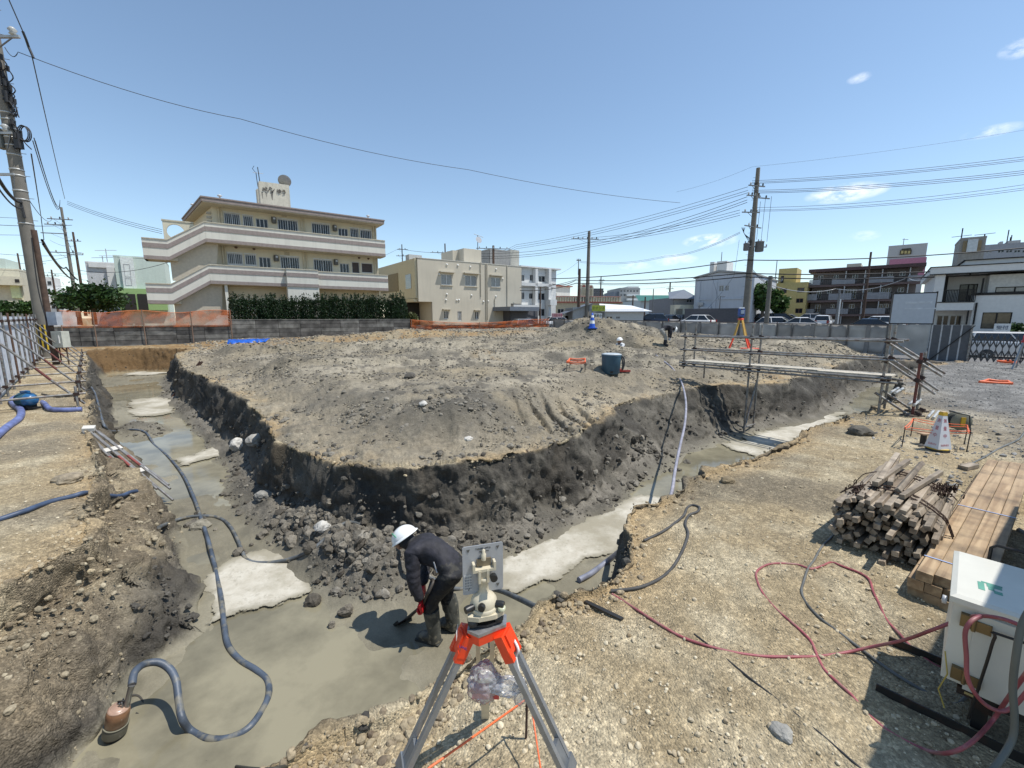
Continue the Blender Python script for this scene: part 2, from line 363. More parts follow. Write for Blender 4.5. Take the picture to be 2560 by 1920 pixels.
# ---------------------------------------------------------------- ground sheet
def build_ground():
    NU = 1060; UM = 1.36; NB = 90; NR = 600
    u = np.linspace(-UM, UM, NU); az = np.arctan(u)
    azb = np.linspace(az[-1], 2*pi+az[0], NB+2)[1:-1]
    A = np.concatenate([az, azb]); dx = np.sin(A); dy = np.cos(A); NC = len(A)
    # rows follow the relief: more of them where the ground falls away steeply
    rs = np.geomspace(.5, 84, 1500); sub = list(range(0, NU, 5))+[NU-1]
    hx = np.outer(dx[sub], rs); hy = np.outer(dy[sub], rs)
    hh = terrain(hx, hy, detail=False)
    mid = .5*(rs[1:]+rs[:-1]); dr = np.diff(rs); dh = np.abs(np.diff(hh, axis=1))
    met = dr*np.where(mid < 1.55, .1, 2.0/mid**2+.006)[None]+1.15*np.minimum(dh, 1.5*dr*4)/mid[None]
    ker = np.ones(9)/9
    met = np.apply_along_axis(lambda q: np.convolve(np.pad(q, 4, mode='edge'), ker, 'valid'), 0, met)
    cum = np.concatenate([np.zeros((len(sub), 1)), np.cumsum(met, 1)], 1); cum /= cum[:, -1:]
    tgt = np.linspace(0, 1, NR)
    Rsub = np.array([np.interp(tgt, c, rs) for c in cum])
    R = np.empty((NC, NR))
    for j in range(NR): R[:NU, j] = np.interp(np.arange(NU), sub, Rsub[:, j])
    t = (np.arange(NB)+1)/(NB+1)
    R[NU:] = Rsub[-1][None]*(1-t)[:, None]+Rsub[0][None]*t[:, None]
    far = np.array([120, 200, 400, 900.0]); R = np.concatenate([R, np.repeat(far[None], NC, 0)], 1); NR += 4
    X = (dx[:, None]*R).ravel(); Y = (dy[:, None]*R).ravel()
    h, t, ww, conc, foot, ini, sdr, (nx, ny), lipm, left, back = terrain(X, Y, full=True)
    Z = h.copy(); r = np.hypot(X, Y)
    # cut faces: broken blocks and undercuts in real relief
    a3 = fbm(X, Y, Z*1.0, o=5, s=.42, seed=101); b3 = np.abs(fbm(X*1.3, Y*1.3, Z*.7, o=3, s=.7, seed=105)); c3 = fbm(X, Y, Z, o=3, s=.1, seed=109)
    tee = fbm(X, Y, Z*.22, o=3, s=.17, seed=111)
    amt = ss(.02, .3, ww)*(.15*a3+.13*(b3-.3)+.035*c3+.045*tee)*np.clip(r/5, .6, 1.2)
    amt = amt*(1-.0*left)
    X2 = X+nx*amt; Y2 = Y+ny*amt
    Z += ss(.05, .4, ww)*.05*c3
    # clods and small stones in the sheet itself
    k = fbm(X, Y, o=4, s=.16, seed=121)
    rough = np.where(ini & (t >= 1), 1.0, np.where(t >= 1, .35, .3))+.8*np.clip(foot, 0, 1)
    Z += rough*(.05*np.clip(k, -.2, 1)+np.where(ini, .045, 0)*np.clip(fbm(X, Y, o=3, s=.5, seed=123)+.1, 0, 1))*np.clip(1.3-r/40, .4, 1)*np.where((t <= 0) & (foot < .05), .15, 1)
    V = np.stack([X2, Y2, Z], 1)
    # ---- colour of the soil, shade painted in on the far end wall
    def C(*c): return np.array(c)[None]
    L = lambda a, b, m: a*(1-m[:, None])+b*m[:, None]
    nA = fbm(X, Y, o=5, s=1.6, seed=131)*.5+.5; nB = fbm(X, Y, o=4, s=.35, seed=133)*.5+.5; nC = fbm(X, Y, Z, o=4, s=.5, seed=135)*.5+.5
    n = len(X)
    gravel = L(np.repeat(C(.355, .28, .168), n, 0), C(.465, .39, .258), ss(.35, .7, nB)); gravel = L(gravel, C(.22, .183, .125), ss(.5, .72, nA)*.8)
    plateau = L(np.repeat(C(.23, .198, .142), n, 0), C(.32, .28, .208), ss(.42, .68, nA)); plateau = L(plateau, C(.105, .094, .075), ss(.5, .66, nB)*.75); plateau = L(plateau, C(.125, .112, .088), ss(.52, .66, fbm(X*.6+Y*.25, Y*1.6-X*.4, o=4, s=1.5, seed=143)*.5+.5)*.55)
    sl_ = ss(.45, 2.0, np.where(ini, polydist(X, Y, ISLAND)[0], 0)+.45*fbm(X, Y, o=3, s=1.6, seed=25)); slope = np.clip(4*sl_*(1-sl_), 0, 1)*ini; plateau = L(plateau, C(.135, .12, .093), slope*(.45+.4*nB)); plateau = L(plateau, C(.34, .285, .195), (1-sl_)*ini*ss(.42, .6, nA*.5+nB*.5)*.75)
    dk = np.maximum(mound(X, Y, 3.4, 15.0, 3.0, .75, -.05, 1), np.maximum(mound(X, Y, -1.0, 7.5, 2.3, 1.2, .1, .9), mound(X, Y, 5.4, 20.6, 2.8, 1.9, 0, .95)))*ss(.3, .6, nB+.25*nA-.1); plateau = L(plateau, C(.09, .082, .066), np.clip(dk, 0, 1)*.85)
    wall = L(np.repeat(C(.062, .056, .046), n, 0), C(.135, .122, .098), ss(.45, .75, nC)); wall = L(wall, C(.105, .078, .045), ss(.55, .8, fbm(X, Y, Z, o=3, s=1.3, seed=137)*.5+.5)*.6)
    mud = L(np.repeat(C(.19, .17, .118), n, 0), C(.245, .222, .16), ss(.4, .65, nA)); mud = L(mud, C(.12, .108, .075), ss(.5, .75, nB)*.7)
    white = L(np.repeat(C(.56, .525, .44), n, 0), C(.46, .42, .34), ss(.45, .7, nB)); white = L(white, C(.33, .30, .23), ss(.56, .74, nA)*.8); white = L(white, C(.36, .33, .265), ss(.6, .68, fbm(X, Y, o=4, s=.2, seed=147)*.5+.5)*.5)
    inner = np.where(ini, 1.0, 0.0)
    col = L(gravel, plateau, inner*ss(-.1, .5, nA+sdr*.0))
    # right-hand yard turns to grey crushed stone; muddy traffic patches
    grey = ss(2.0, 5.0, X*.8-Y*.32-1.2+1.2*(nA-.5))*(1-inner)*ss(3.5, 6, Y); yard = L(np.repeat(C(.155, .148, .135), n, 0), C(.25, .24, .22), ss(.4, .7, nB))
    col = L(col, yard, grey)
    tr = (1-inner)*ss(.8, 2.2, X-.5)*(1-grey)*ss(.42, .66, nA)*.55
    col = L(col, C(.2, .165, .11), tr)
    # orange subsoil at the far end and along the rear bank
    og = np.maximum(ss(21.5, 23.4, Y-.25*X-5.2+1.2*(nA-.5))*ss(-5.5, -13, X), mound(X, Y, -5.5, 24.4, 10, 1.3, .12, .95)*ss(.3, .5, nA+.2*nB)); og = np.clip(og, 0, 1)
    orange = L(np.repeat(C(.27, .17, .075), n, 0), C(.33, .255, .15), ss(.4, .7, nB))
    og = np.maximum(og, mound(X, Y, -.9, 15.4, .5, .9, .3, .8)*ss(.4, .6, nB)); og = np.maximum(og, mound(X, Y, 8.7, 13.6, .9, .35, .7, .7))
    col = L(col, orange, og*np.where(ini | (Y > 17), 1, 0))
    # yellow gravel band under the lip of the cut
    band = ss(.5, .0, np.abs(sdr)+.35*(nA-.5))*ss(.6, .9, t)*ss(.48, .62, fbm(X, Y, o=3, s=1.1, seed=141)*.5+.5)
    col = L(col, C(.40, .29, .155), band*.75)
    wm = ss(1.0, .86, t+.12*(nC-.5))
    col = L(col, L(wall, C(.12, .072, .03), np.clip(og*1.2*np.where(Y > 20, 1, 0), 0, 1)), wm)  # far end wall painted darker than its orange soil for the shade on it
    lb = left*wm; col = L(col, L(C(.2, .16, .105)*np.ones((n, 1)), C(.36, .295, .19), ss(.5, .75, nB)), np.clip(lb*ss(.1, .5, t+.5*(nC-.4))*1.1, 0, 1))
    mudm = ss(.14, .02, t)*(1-np.clip(foot*1.3, 0, 1)); col = L(col, mud, mudm)
    far_mud = mudm*np.clip(og, 0, 1)*np.where(Y > 19, 1, 0); col = L(col, C(.26, .2, .11), far_mud*.8)
    rub = np.clip(foot*1.2, 0, 1)*ss(.3, .06, t); col = L(col, L(np.repeat(C(.11, .1, .08), n, 0), C(.19, .172, .14), ss(.4, .7, nB)), rub)
    street = ss(.5, 2.5, back); col = L(col, C(.16, .155, .15), street)
    peb = np.where(t >= .9, 1, .25)*(1-inner*.65)*(1-street)+lb*.8
    wet = np.clip(mudm*(1-conc)*.9, 0, 1)
    # ---- mesh
    idx = np.arange(NC*NR).reshape(NC, NR)
    i2 = np.roll(idx, -1, 0)
    q = np.stack([idx[:, :-1], i2[:, :-1], i2[:, 1:], idx[:, 1:]], 2).reshape(-1, 4)[:, ::-1]
    V = np.concatenate([V, [[0, 0, V[idx[:, 0], 2].mean()]]]); ci = len(V)-1
    tri = np.stack([idx[:, 0], i2[:, 0], np.full(NC, ci)], 1)
    nq, nt = len(q), len(tri)
    me = bpy.data.meshes.new('ground'); me.vertices.add(len(V)); me.vertices.foreach_set('co', V.astype(np.float32).ravel())
    lp = np.concatenate([q.ravel(), tri.ravel()]); me.loops.add(len(lp)); me.loops.foreach_set('vertex_index', lp.astype(np.int32))
    ls = np.concatenate([np.arange(nq)*4, nq*4+np.arange(nt)*3]); me.polygons.add(nq+nt); me.polygons.foreach_set('loop_start', ls.astype(np.int32))
    me.update(calc_edges=True); me.validate()
    def pt(name, arr):
        a = me.attributes.new(name, 'FLOAT', 'POINT'); a.data.foreach_set('value', np.append(arr, 0).astype(np.float32))
    ca = me.attributes.new('soil', 'FLOAT_COLOR', 'POINT'); cc = np.ones((len(V), 4), np.float32); cc[:-1, :3] = col; ca.data.foreach_set('color', cc.ravel())
    pt('pebble', peb); pt('wet', wet); pt('smooth_floor', np.clip(mudm*.75+conc, 0, 1))
    me.polygons.foreach_set('use_smooth', np.ones(nq+nt, bool))
    m, N, K = newmat('soil')
    o = N.new('ShaderNodeOutputMaterial'); p = N.new('ShaderNodeBsdfPrincipled'); K.new(p.outputs[0], o.inputs[0])
    at = lambda nm: (lambda a: (setattr(a, 'attribute_name', nm), a)[1])(N.new('ShaderNodeAttribute'))
    soil, pe, we, sm_ = at('soil'), at('pebble'), at('wet'), at('smooth_floor')
    geo = N.new('ShaderNodeNewGeometry'); P = geo.outputs['Position']
    def noise(sc, d=5, ro=.6):
        q = N.new('ShaderNodeTexNoise'); q.inputs['Scale'].default_value = sc; q.inputs['Detail'].default_value = d; q.inputs['Roughness'].default_value = ro; K.new(P, q.inputs['Vector']); return q.outputs['Fac']
    def M(op, a, b):
        q = N.new('ShaderNodeMath'); q.operation = op
        for i, v in enumerate((a, b)):
            if isinstance(v, (int, float)): q.inputs[i].default_value = v
            else: K.new(v, q.inputs[i])
        return q.outputs[0]
    def MR(v, a, b, c, d):
        q = N.new('ShaderNodeMapRange'); K.new(v, q.inputs[0])
        for i, x in enumerate((a, b, c, d)): q.inputs[i+1].default_value = x
        return q.outputs[0]
    vo = N.new('ShaderNodeTexVoronoi'); vo.inputs['Scale'].default_value = 75; K.new(P, vo.inputs['Vector'])
    vo2 = N.new('ShaderNodeTexVoronoi'); vo2.inputs['Scale'].default_value = 33; K.new(P, vo2.inputs['Vector'])
    sep = N.new('ShaderNodeSeparateColor'); K.new(vo.outputs['Color'], sep.inputs[0])
    sep2 = N.new('ShaderNodeSeparateColor'); K.new(vo2.outputs['Color'], sep2.inputs[0])
    stone = M('MULTIPLY', MR(sep.outputs[0], .4, 1.0, .84, 1.32), 1.0)
    stone2 = MR(sep2.outputs[1], .55, 1.0, .92, 1.25)
    pf = M('ADD', 1.0, M('MULTIPLY', pe.outputs['Fac'], M('SUBTRACT', M('MULTIPLY', stone, stone2), 1.0)))
    f = M('MULTIPLY', pf, MR(noise(55, 4), .3, .7, .8, 1.2)); f = M('MULTIPLY', f, MR(noise(9, 6, .65), .32, .68, .78, 1.2))
    f = M('ADD', M('MULTIPLY', f, M('SUBTRACT', 1.0, M('MULTIPLY', sm_.outputs['Fac'], .8))), M('MULTIPLY', sm_.outputs['Fac'], .8))
    hs = N.new('ShaderNodeHueSaturation'); K.new(soil.outputs['Color'], hs.inputs['Color']); K.new(f, hs.inputs['Value'])
    K.new(hs.outputs[0], p.inputs['Base Color'])
    K.new(MR(we.outputs['Fac'], 0, 1, .92, .55), p.inputs['Roughness']); p.inputs['Specular IOR Level'].default_value = .3
    hgt = M('ADD', M('MULTIPLY', M('MULTIPLY', pe.outputs['Fac'], M('SUBTRACT', 1.0, vo.outputs['Distance'])), .6), M('MULTIPLY', noise(40, 6, .7), .8))
    hgt = M('ADD', hgt, M('MULTIPLY', noise(14, 4), .9))
    b0 = N.new('ShaderNodeBump'); b0.inputs['Distance'].default_value = .1; K.new(noise(3.4, 8, .68), b0.inputs['Height']); K.new(MR(we.outputs['Fac'], 0, .6, .38, .02), b0.inputs['Strength'])
    b = N.new('ShaderNodeBump'); b.inputs['Distance'].default_value = .03; K.new(b0.outputs[0], b.inputs['Normal']); K.new(hgt, b.inputs['Height']); K.new(MR(sm_.outputs['Fac'], 0, 1, .75, .1), b.inputs['Strength'])
    K.new(b.outputs[0], p.inputs['Normal'])
    me.materials.append(m)
    return tag(link('ground', me), kind='structure')
build_ground()
# ---------------------------------------------------------------- muddy water standing on the trench floor
def build_water():
    m, N, K = newmat('muddy_water')
    o = N.new('ShaderNodeOutputMaterial'); p = N.new('ShaderNodeBsdfPrincipled'); K.new(p.outputs[0], o.inputs[0])
    geo = N.new('ShaderNodeNewGeometry'); n = N.new('ShaderNodeTexNoise'); n.inputs['Scale'].default_value = 1.3; n.inputs['Detail'].default_value = 9; n.inputs['Roughness'].default_value = .62; K.new(geo.outputs['Position'], n.inputs['Vector'])
    r = N.new('ShaderNodeValToRGB'); K.new(n.outputs['Fac'], r.inputs[0])
    r.color_ramp.elements[0].position = .38; r.color_ramp.elements[0].color = (.155, .14, .096, 1); r.color_ramp.elements[1].position = .62; r.color_ramp.elements[1].color = (.26, .235, .16, 1)
    K.new(r.outputs[0], p.inputs['Base Color']); p.inputs['Roughness'].default_value = .07; p.inputs['IOR'].default_value = 1.33; p.inputs['Specular IOR Level'].default_value = .5
    nb = N.new('ShaderNodeTexNoise'); nb.inputs['Scale'].default_value = 5; K.new(geo.outputs['Position'], nb.inputs['Vector'])
    b = N.new('ShaderNodeBump'); b.inputs['Strength'].default_value = .05; b.inputs['Distance'].default_value = .02; K.new(nb.outputs['Fac'], b.inputs['Height']); K.new(b.outputs[0], p.inputs['Normal'])
    bm = bmesh.new(); vs = [bm.verts.new((x, y, FLOOR-.022)) for x, y in RIM]; f = bm.faces.new(vs); bmesh.ops.triangulate(bm, faces=[f])
    for f in bm.faces:
        if f.normal.z < 0: f.normal_flip()
    me = bpy.data.meshes.new('water'); bm.to_mesh(me); bm.free(); me.materials.append(m)
    tag(link('water', me), kind='structure')
build_water()
def build_slabs():
    """blinding concrete on the trench floor: thin sheets with broken edges, muddy in places"""
    m, N, K = newmat('lean_concrete'); o = N.new('ShaderNodeOutputMaterial'); p = N.new('ShaderNodeBsdfPrincipled'); K.new(p.outputs[0], o.inputs[0]); geo = N.new('ShaderNodeNewGeometry')
    def nz(sc, d, ro=.6):
        n = N.new('ShaderNodeTexNoise'); n.inputs['Scale'].default_value = sc; n.inputs['Detail'].default_value = d; n.inputs['Roughness'].default_value = ro; K.new(geo.outputs['Position'], n.inputs['Vector']); return n.outputs['Fac']
    def ramp(v, a, b, ca, cb):
        r = N.new('ShaderNodeValToRGB'); K.new(v, r.inputs[0]); r.color_ramp.elements[0].position = a; r.color_ramp.elements[0].color = (*ca, 1); r.color_ramp.elements[1].position = b; r.color_ramp.elements[1].color = (*cb, 1); return r.outputs[0]
    def mix(f, a, b):
        q = N.new('ShaderNodeMixRGB'); K.new(f, q.inputs[0]); K.new(a, q.inputs[1])
        if isinstance(b, tuple): q.inputs[2].default_value = (*b, 1)
        else: K.new(b, q.inputs[2])
        return q.outputs[0]
    c = ramp(nz(5, 7), .35, .7, (.42, .385, .31), (.55, .52, .44)); c = mix(ramp(nz(1.1, 8, .62), .46, .62, (0, 0, 0), (.85, .85, .85)), c, (.27, .242, .175)); c = mix(ramp(nz(14, 7, .72), .54, .68, (0, 0, 0), (.7, .7, .7)), c, (.27, .245, .19))
    K.new(c, p.inputs['Base Color']); p.inputs['Roughness'].default_value = .8; p.inputs['Specular IOR Level'].default_value = .25
    b = N.new('ShaderNodeBump'); b.inputs['Strength'].default_value = .3; b.inputs['Distance'].default_value = .015; K.new(nz(30, 6), b.inputs['Height']); K.new(b.outputs[0], p.inputs['Normal'])
    # the sheet thins out to mud along a ragged edge
    at = N.new('ShaderNodeAttribute'); at.attribute_name = 'inset'
    def M(op, a, b_):
        q = N.new('ShaderNodeMath'); q.operation = op; q.use_clamp = False
        for i, v in enumerate((a, b_)):
            if isinstance(v, (int, float)): q.inputs[i].default_value = v
            else: K.new(v, q.inputs[i])
        return q.outputs[0]
    def MR(v, a, e, lo, hi):
        q = N.new('ShaderNodeMapRange'); K.new(v, q.inputs[0])
        for i, x in enumerate((a, e, lo, hi)): q.inputs[i+1].default_value = x
        return q.outputs[0]
    ed = M('ADD', at.outputs['Fac'], M('MULTIPLY', M('SUBTRACT', nz(2.2, 9, .66), .5), .75))
    c = mix(MR(ed, .0, .16, .9, 0), c, (.23, .208, .15)); K.new(c, p.inputs['Base Color']); K.new(MR(ed, -.012, .012, 0, 1), p.inputs['Alpha'])
    for P in CONCW:
        A = np.array(P); sc = float(min(2.2, max(.6, .11*np.hypot(A[:, 0], A[:, 1]).mean()))); st = .035*sc; lo = A.min(0)-.2*sc; hi = A.max(0)+.2*sc
        gx, gy = np.meshgrid(np.arange(lo[0], hi[0], st), np.arange(lo[1], hi[1], st), indexing='ij'); d, _, _, ins = polydist(gx.ravel(), gy.ravel(), P); d = np.where(ins, d, -d)/sc
        n0, n1 = gx.shape; idx = np.arange(n0*n1).reshape(n0, n1); q = np.stack([idx[:-1, :-1], idx[1:, :-1], idx[1:, 1:], idx[:-1, 1:]], -1).reshape(-1, 4); q = q[d[q].max(1) > -.19]; us, inv = np.unique(q, return_inverse=True); q = inv.reshape(-1, 4)
        me = bpy.data.meshes.new('concrete_slab'); me.from_pydata(np.stack([gx.ravel()[us], gy.ravel()[us], np.full(len(us), FLOOR+.004)], 1).tolist(), [], q.tolist()); a = me.attributes.new('inset', 'FLOAT', 'POINT'); a.data.foreach_set('value', d[us].astype(np.float32)); me.materials.append(m); tag(link('concrete_slab', me), kind='structure')
build_slabs()
# ---------------------------------------------------------------- loose stones and clods
def scatter(name, P, sc, rot, tone, base, dark, rough=.9, seed=0, sub=2, disp=.55):
    me = bpy.data.meshes.new(name); me.vertices.add(len(P)); me.vertices.foreach_set('co', P.astype(np.float32).ravel())
    for nm, ty, arr in (('scl', 'FLOAT_VECTOR', sc), ('rot', 'FLOAT_VECTOR', rot), ('tone', 'FLOAT', tone)):
        a = me.attributes.new(nm, ty, 'POINT'); a.data.foreach_set('vector' if ty == 'FLOAT_VECTOR' else 'value', arr.astype(np.float32).ravel())
    o = tag(link(name, me), kind='stuff')
    m, N, K = newmat(name)
    ou = N.new('ShaderNodeOutputMaterial'); p = N.new('ShaderNodeBsdfPrincipled'); K.new(p.outputs[0], ou.inputs[0])
    at = N.new('ShaderNodeAttribute'); at.attribute_type = 'INSTANCER'; at.attribute_name = 'tone'
    r = N.new('ShaderNodeValToRGB'); r.color_ramp.elements[0].color = (*dark, 1); r.color_ramp.elements[1].color = (*base, 1); K.new(at.outputs['Fac'], r.inputs[0])
    geo = N.new('ShaderNodeNewGeometry'); nz = N.new('ShaderNodeTexNoise'); nz.inputs['Scale'].default_value = 60; nz.inputs['Detail'].default_value = 4; K.new(geo.outputs['Position'], nz.inputs['Vector'])
    mr = N.new('ShaderNodeMapRange'); mr.inputs[1].default_value = .3; mr.inputs[2].default_value = .7; mr.inputs[3].default_value = .7; mr.inputs[4].default_value = 1.25; K.new(nz.outputs['Fac'], mr.inputs[0])
    hs = N.new('ShaderNodeHueSaturation'); K.new(r.outputs[0], hs.inputs['Color']); K.new(mr.outputs[0], hs.inputs['Value']); K.new(hs.outputs[0], p.inputs['Base Color'])
    p.inputs['Roughness'].default_value = rough; p.inputs['Specular IOR Level'].default_value = .25
    ng = bpy.data.node_groups.new(name, 'GeometryNodeTree')
    ng.interface.new_socket('Geometry', in_out='INPUT', socket_type='NodeSocketGeometry'); ng.interface.new_socket('Geometry', in_out='OUTPUT', socket_type='NodeSocketGeometry')
    n = ng.nodes; l = ng.links
    gi = n.new('NodeGroupInput'); go = n.new('NodeGroupOutput')
    ico = n.new('GeometryNodeMeshIcoSphere'); ico.inputs['Subdivisions'].default_value = sub
    sp = n.new('GeometryNodeSetPosition'); pos = n.new('GeometryNodeInputPosition'); tn = n.new('ShaderNodeTexNoise'); tn.noise_dimensions = '4D'; tn.inputs['W'].default_value = seed*3.7; tn.inputs['Scale'].default_value = 1.1; tn.inputs['Detail'].default_value = 3
    sb = n.new('ShaderNodeVectorMath'); sb.operation = 'SUBTRACT'; sb.inputs[1].default_value = (.5, .5, .5); l.new(tn.outputs['Color'], sb.inputs[0])
    mu = n.new('ShaderNodeVectorMath'); mu.operation = 'SCALE'; mu.inputs['Scale'].default_value = disp*2.2; l.new(sb.outputs[0], mu.inputs[0]); l.new(mu.outputs[0], sp.inputs['Offset']); l.new(ico.outputs[0], sp.inputs['Geometry'])
    sm = n.new('GeometryNodeSetMaterial'); sm.inputs['Material'].default_value = m; l.new(sp.outputs[0], sm.inputs['Geometry'])
    ip = n.new('GeometryNodeInstanceOnPoints')
    mp_ = n.new('GeometryNodeMeshToPoints'); l.new(gi.outputs[0], mp_.inputs['Mesh']); l.new(mp_.outputs[0], ip.inputs['Points'])
    l.new(sm.outputs[0], ip.inputs['Instance'])
    for nm, so in (('rot', 'Rotation'), ('scl', 'Scale')):
        na = n.new('GeometryNodeInputNamedAttribute'); na.data_type = 'FLOAT_VECTOR'; na.inputs['Name'].default_value = nm; l.new(na.outputs['Attribute'], ip.inputs[so])
    l.new(ip.outputs[0], go.inputs[0])
    md = o.modifiers.new('stones', 'NODES'); md.node_group = ng
    me.materials.append(m)
    return o
def sample(n, r0, r1, um=1.38, seed=0):
    g = np.random.default_rng(seed); r = r0*np.exp(g.random(n)*math.log(r1/r0)); u = (g.random(n)*2-1)*um; a = np.arctan(u)
    d = r/np.cos(a)*.97
    return np.sin(a)*d, np.cos(a)*d
def stones():
    g = np.random.default_rng(5)
    x, y = sample(150000, 1.0, 46, seed=9)
    h, t, ww, conc, foot, ini, sdr, _, lipm, left, back = terrain(x, y, full=True)
    r = np.hypot(x, y); q = g.random(len(x)); cl = fbm(x, y, o=4, s=1.1, seed=201)*.5+.5
    def go(name, msk, lo, hi, base, dark, tone0, seed, mx=99, disp=.5, sink=.25, flat=(.5, 1), ang=.0005):
        i = np.where(msk)[0]; k = len(i)
        s = np.maximum(lo*np.exp(g.random(k)**3.6*math.log(hi/lo)), r[i]*ang*g.uniform(.6, 1.8, k)); s = np.minimum(s, hi)
        sc = np.stack([s*g.uniform(.7, 1.25, k), s*g.uniform(.7, 1.25, k), s*g.uniform(*flat, k)], 1)
        P = np.stack([x[i], y[i], h[i]+s*(.45-sink)], 1); rot = np.stack([g.uniform(-.5, .5, k), g.uniform(-.5, .5, k), g.uniform(0, 6.28, k)], 1)
        scatter(name, P, sc, rot, np.clip(g.normal(tone0, .24, k), 0, 1), base, dark, seed=seed, disp=disp)
    x2, y2 = sample(110000, 5.2, 30, seed=19); h2, t2, _, _, _, ini2, *_r = terrain(x2, y2, full=True)
    bank = (t >= .97) & ~ini & (back < 0)
    greyb = (x*.8-y*.32 > 2.6)
    go('gravel', bank & ~greyb & (q < .04+.36*cl) & (r < 20), .0025, .016, (.6, .52, .37), (.26, .2, .125), .58, 1)
    go('crushed_stone', bank & greyb & (q < .15+.6*cl) & (r < 36), .005, .035, (.36, .35, .325), (.08, .077, .07), .5, 2)
    go('dry_clods', ini & (t >= .97) & (q < .85*ss(.34, .62, cl)) & (r < 40), .008, .06, (.27, .245, .2), (.075, .066, .052), .42, 3, disp=.7, ang=.0013)
    cl2 = fbm(x2, y2, o=4, s=1.1, seed=211)*.5+.5; i2 = np.where(ini2 & (t2 >= .98) & (g.random(len(x2)) < .15+.8*ss(.35, .6, cl2)))[0]; k2 = len(i2); s2 = np.hypot(x2[i2], y2[i2])*.00075*(1+2.4*g.random(k2)**3)
    scatter('soil_crumbs', np.stack([x2[i2], y2[i2], h2[i2]+s2*.25], 1), np.stack([s2*g.uniform(.8, 1.5, k2), s2*g.uniform(.8, 1.5, k2), s2*g.uniform(.5, .9, k2)], 1), np.stack([g.uniform(-.4, .4, k2), g.uniform(-.4, .4, k2), g.uniform(0, 6.28, k2)], 1), np.clip(g.normal(.55, .28, k2), 0, 1), (.36, .315, .235), (.13, .113, .085), seed=13, disp=.7)
    go('rubble', (foot > .12) & (t < .6) & ((conc < .3) | (q < .04)) & (q < .7), .007, .06, (.25, .23, .19), (.07, .062, .05), .38, 4, disp=.75)
    go('slope_stones', (left > .4) & (t < .97) & (t > .02) & (q < .5), .004, .032, (.42, .36, .25), (.13, .105, .07), .5, 5)
    go('lip_stones', (np.abs(sdr) < .16) & (t > .8) & (q < .6) & (r < 30), .005, .03, (.44, .36, .23), (.13, .1, .07), .5, 6)
    go('wall_clods', (t < .9) & (t > .1) & (ww > .2) & (left < .4) & (q < .3), .008, .045, (.13, .12, .1), (.05, .046, .04), .4, 7, disp=.8)
    # big clods heaped beside the worker and under the face
    xs = np.concatenate([g.normal(-1.75, .5, 240), g.normal(-2.8, .38, 90), g.normal(2.8, .45, 90), g.normal(-.3, 1.0, 90)]); ys = np.concatenate([g.normal(4.75, .26, 240), g.normal(5.45, .25, 90), g.normal(8.5, .3, 90), g.normal(5.15, .18, 90)])
    hh, tt, _, cc_ = terrain(xs, ys, full=True)[:4]; ok = (tt < .25) & (cc_ < .2); xs, ys, hh = xs[ok], ys[ok], hh[ok]; k = len(xs)
    s = .018+.06*g.random(k)**3
    scatter('earth_clods', np.stack([xs, ys, hh+s*.3], 1), np.stack([s*g.uniform(.8, 1.3, k), s*g.uniform(.8, 1.3, k), s*g.uniform(.6, 1, k)], 1), g.uniform(0, 6.28, (k, 3)), np.clip(g.normal(.4, .25, k), 0, 1), (.25, .225, .18), (.075, .066, .052), seed=8, sub=3, disp=.7)
stones()
def rock(u, v, size, label, col, seed, flat=.7, P=None):
    p = P or T(u, v)
    b = bmesh.new(); bmesh.ops.create_icosphere(b, subdivisions=3, radius=1)
    co = np.array([q.co for q in b.verts]); n = fbm(co[:, 0], co[:, 1], co[:, 2], o=3, s=1.1, seed=seed); n2 = fbm(co[:, 0], co[:, 1], co[:, 2], o=2, s=.3, seed=seed+9)
    for i, q in enumerate(b.verts): q.co = q.co*(1+.45*n[i]+.1*n2[i]); q.co.z *= flat
    for q in b.verts: q.co = q.co*size
    me = bpy.data.meshes.new('stone'); b.to_mesh(me); b.free(); me.materials.append(mat('stone_%d' % seed, col, .9, var=.25, scale=14, bump=.5, bscale=60))
    o = link('stone', me); o.location = p+Vector((0, 0, size*flat*.35)); o.rotation_euler = (0, 0, seed)
    return tag(o, label, 'stone')
rock(1955, 1836, .052, 'flat grey stone lying alone on the gravel before the tripod', (.3, .29, .26), 301, .55)
rock(596, 1118, .19, 'large white limestone block at the foot of the left cut face', (.52, .5, .45), 302, .8)
rock(640, 1105, .16, 'smaller grey block against the large white limestone block', (.34, .32, .28), 303, .8)
rock(806, 1322, .1, 'pale rounded boulder under the hose on the rubble heap', (.5, .48, .43), 304, .7)
rock(660, 1245, .12, 'grey boulder half sunk in mud beside the rubble', (.26, .25, .22), 305, .7)
rock(172, 1202, .15, 'brown lump of stone on the left gravel bank above the blue hose', (.27, .22, .15), 306, .45)
rock(503, 1318, .13, 'muddy stone under the crossing of two hoses', (.24, .22, .17), 307, .6)
rock(2148, 1085, .2, 'dark lump of clay on the right bank before the scaffold stair', (.1, .09, .07), 308, .5)
rock(1172, 1100, .07, 'white stone on the rim of the excavated plateau', (.55, .52, .46), 309, .7)
rock(1818, 1205, .08, 'brown clod on the edge of the right bank above the pool', (.22, .17, .1), 310, .7)
rock(1058, 1012, .075, 'white stone in the middle of the spoil plateau', (.52, .5, .45), 311, .7)
rock(1025, 943, .14, 'dark clod on the crest of the spoil plateau', (.09, .08, .065), 312, .6)
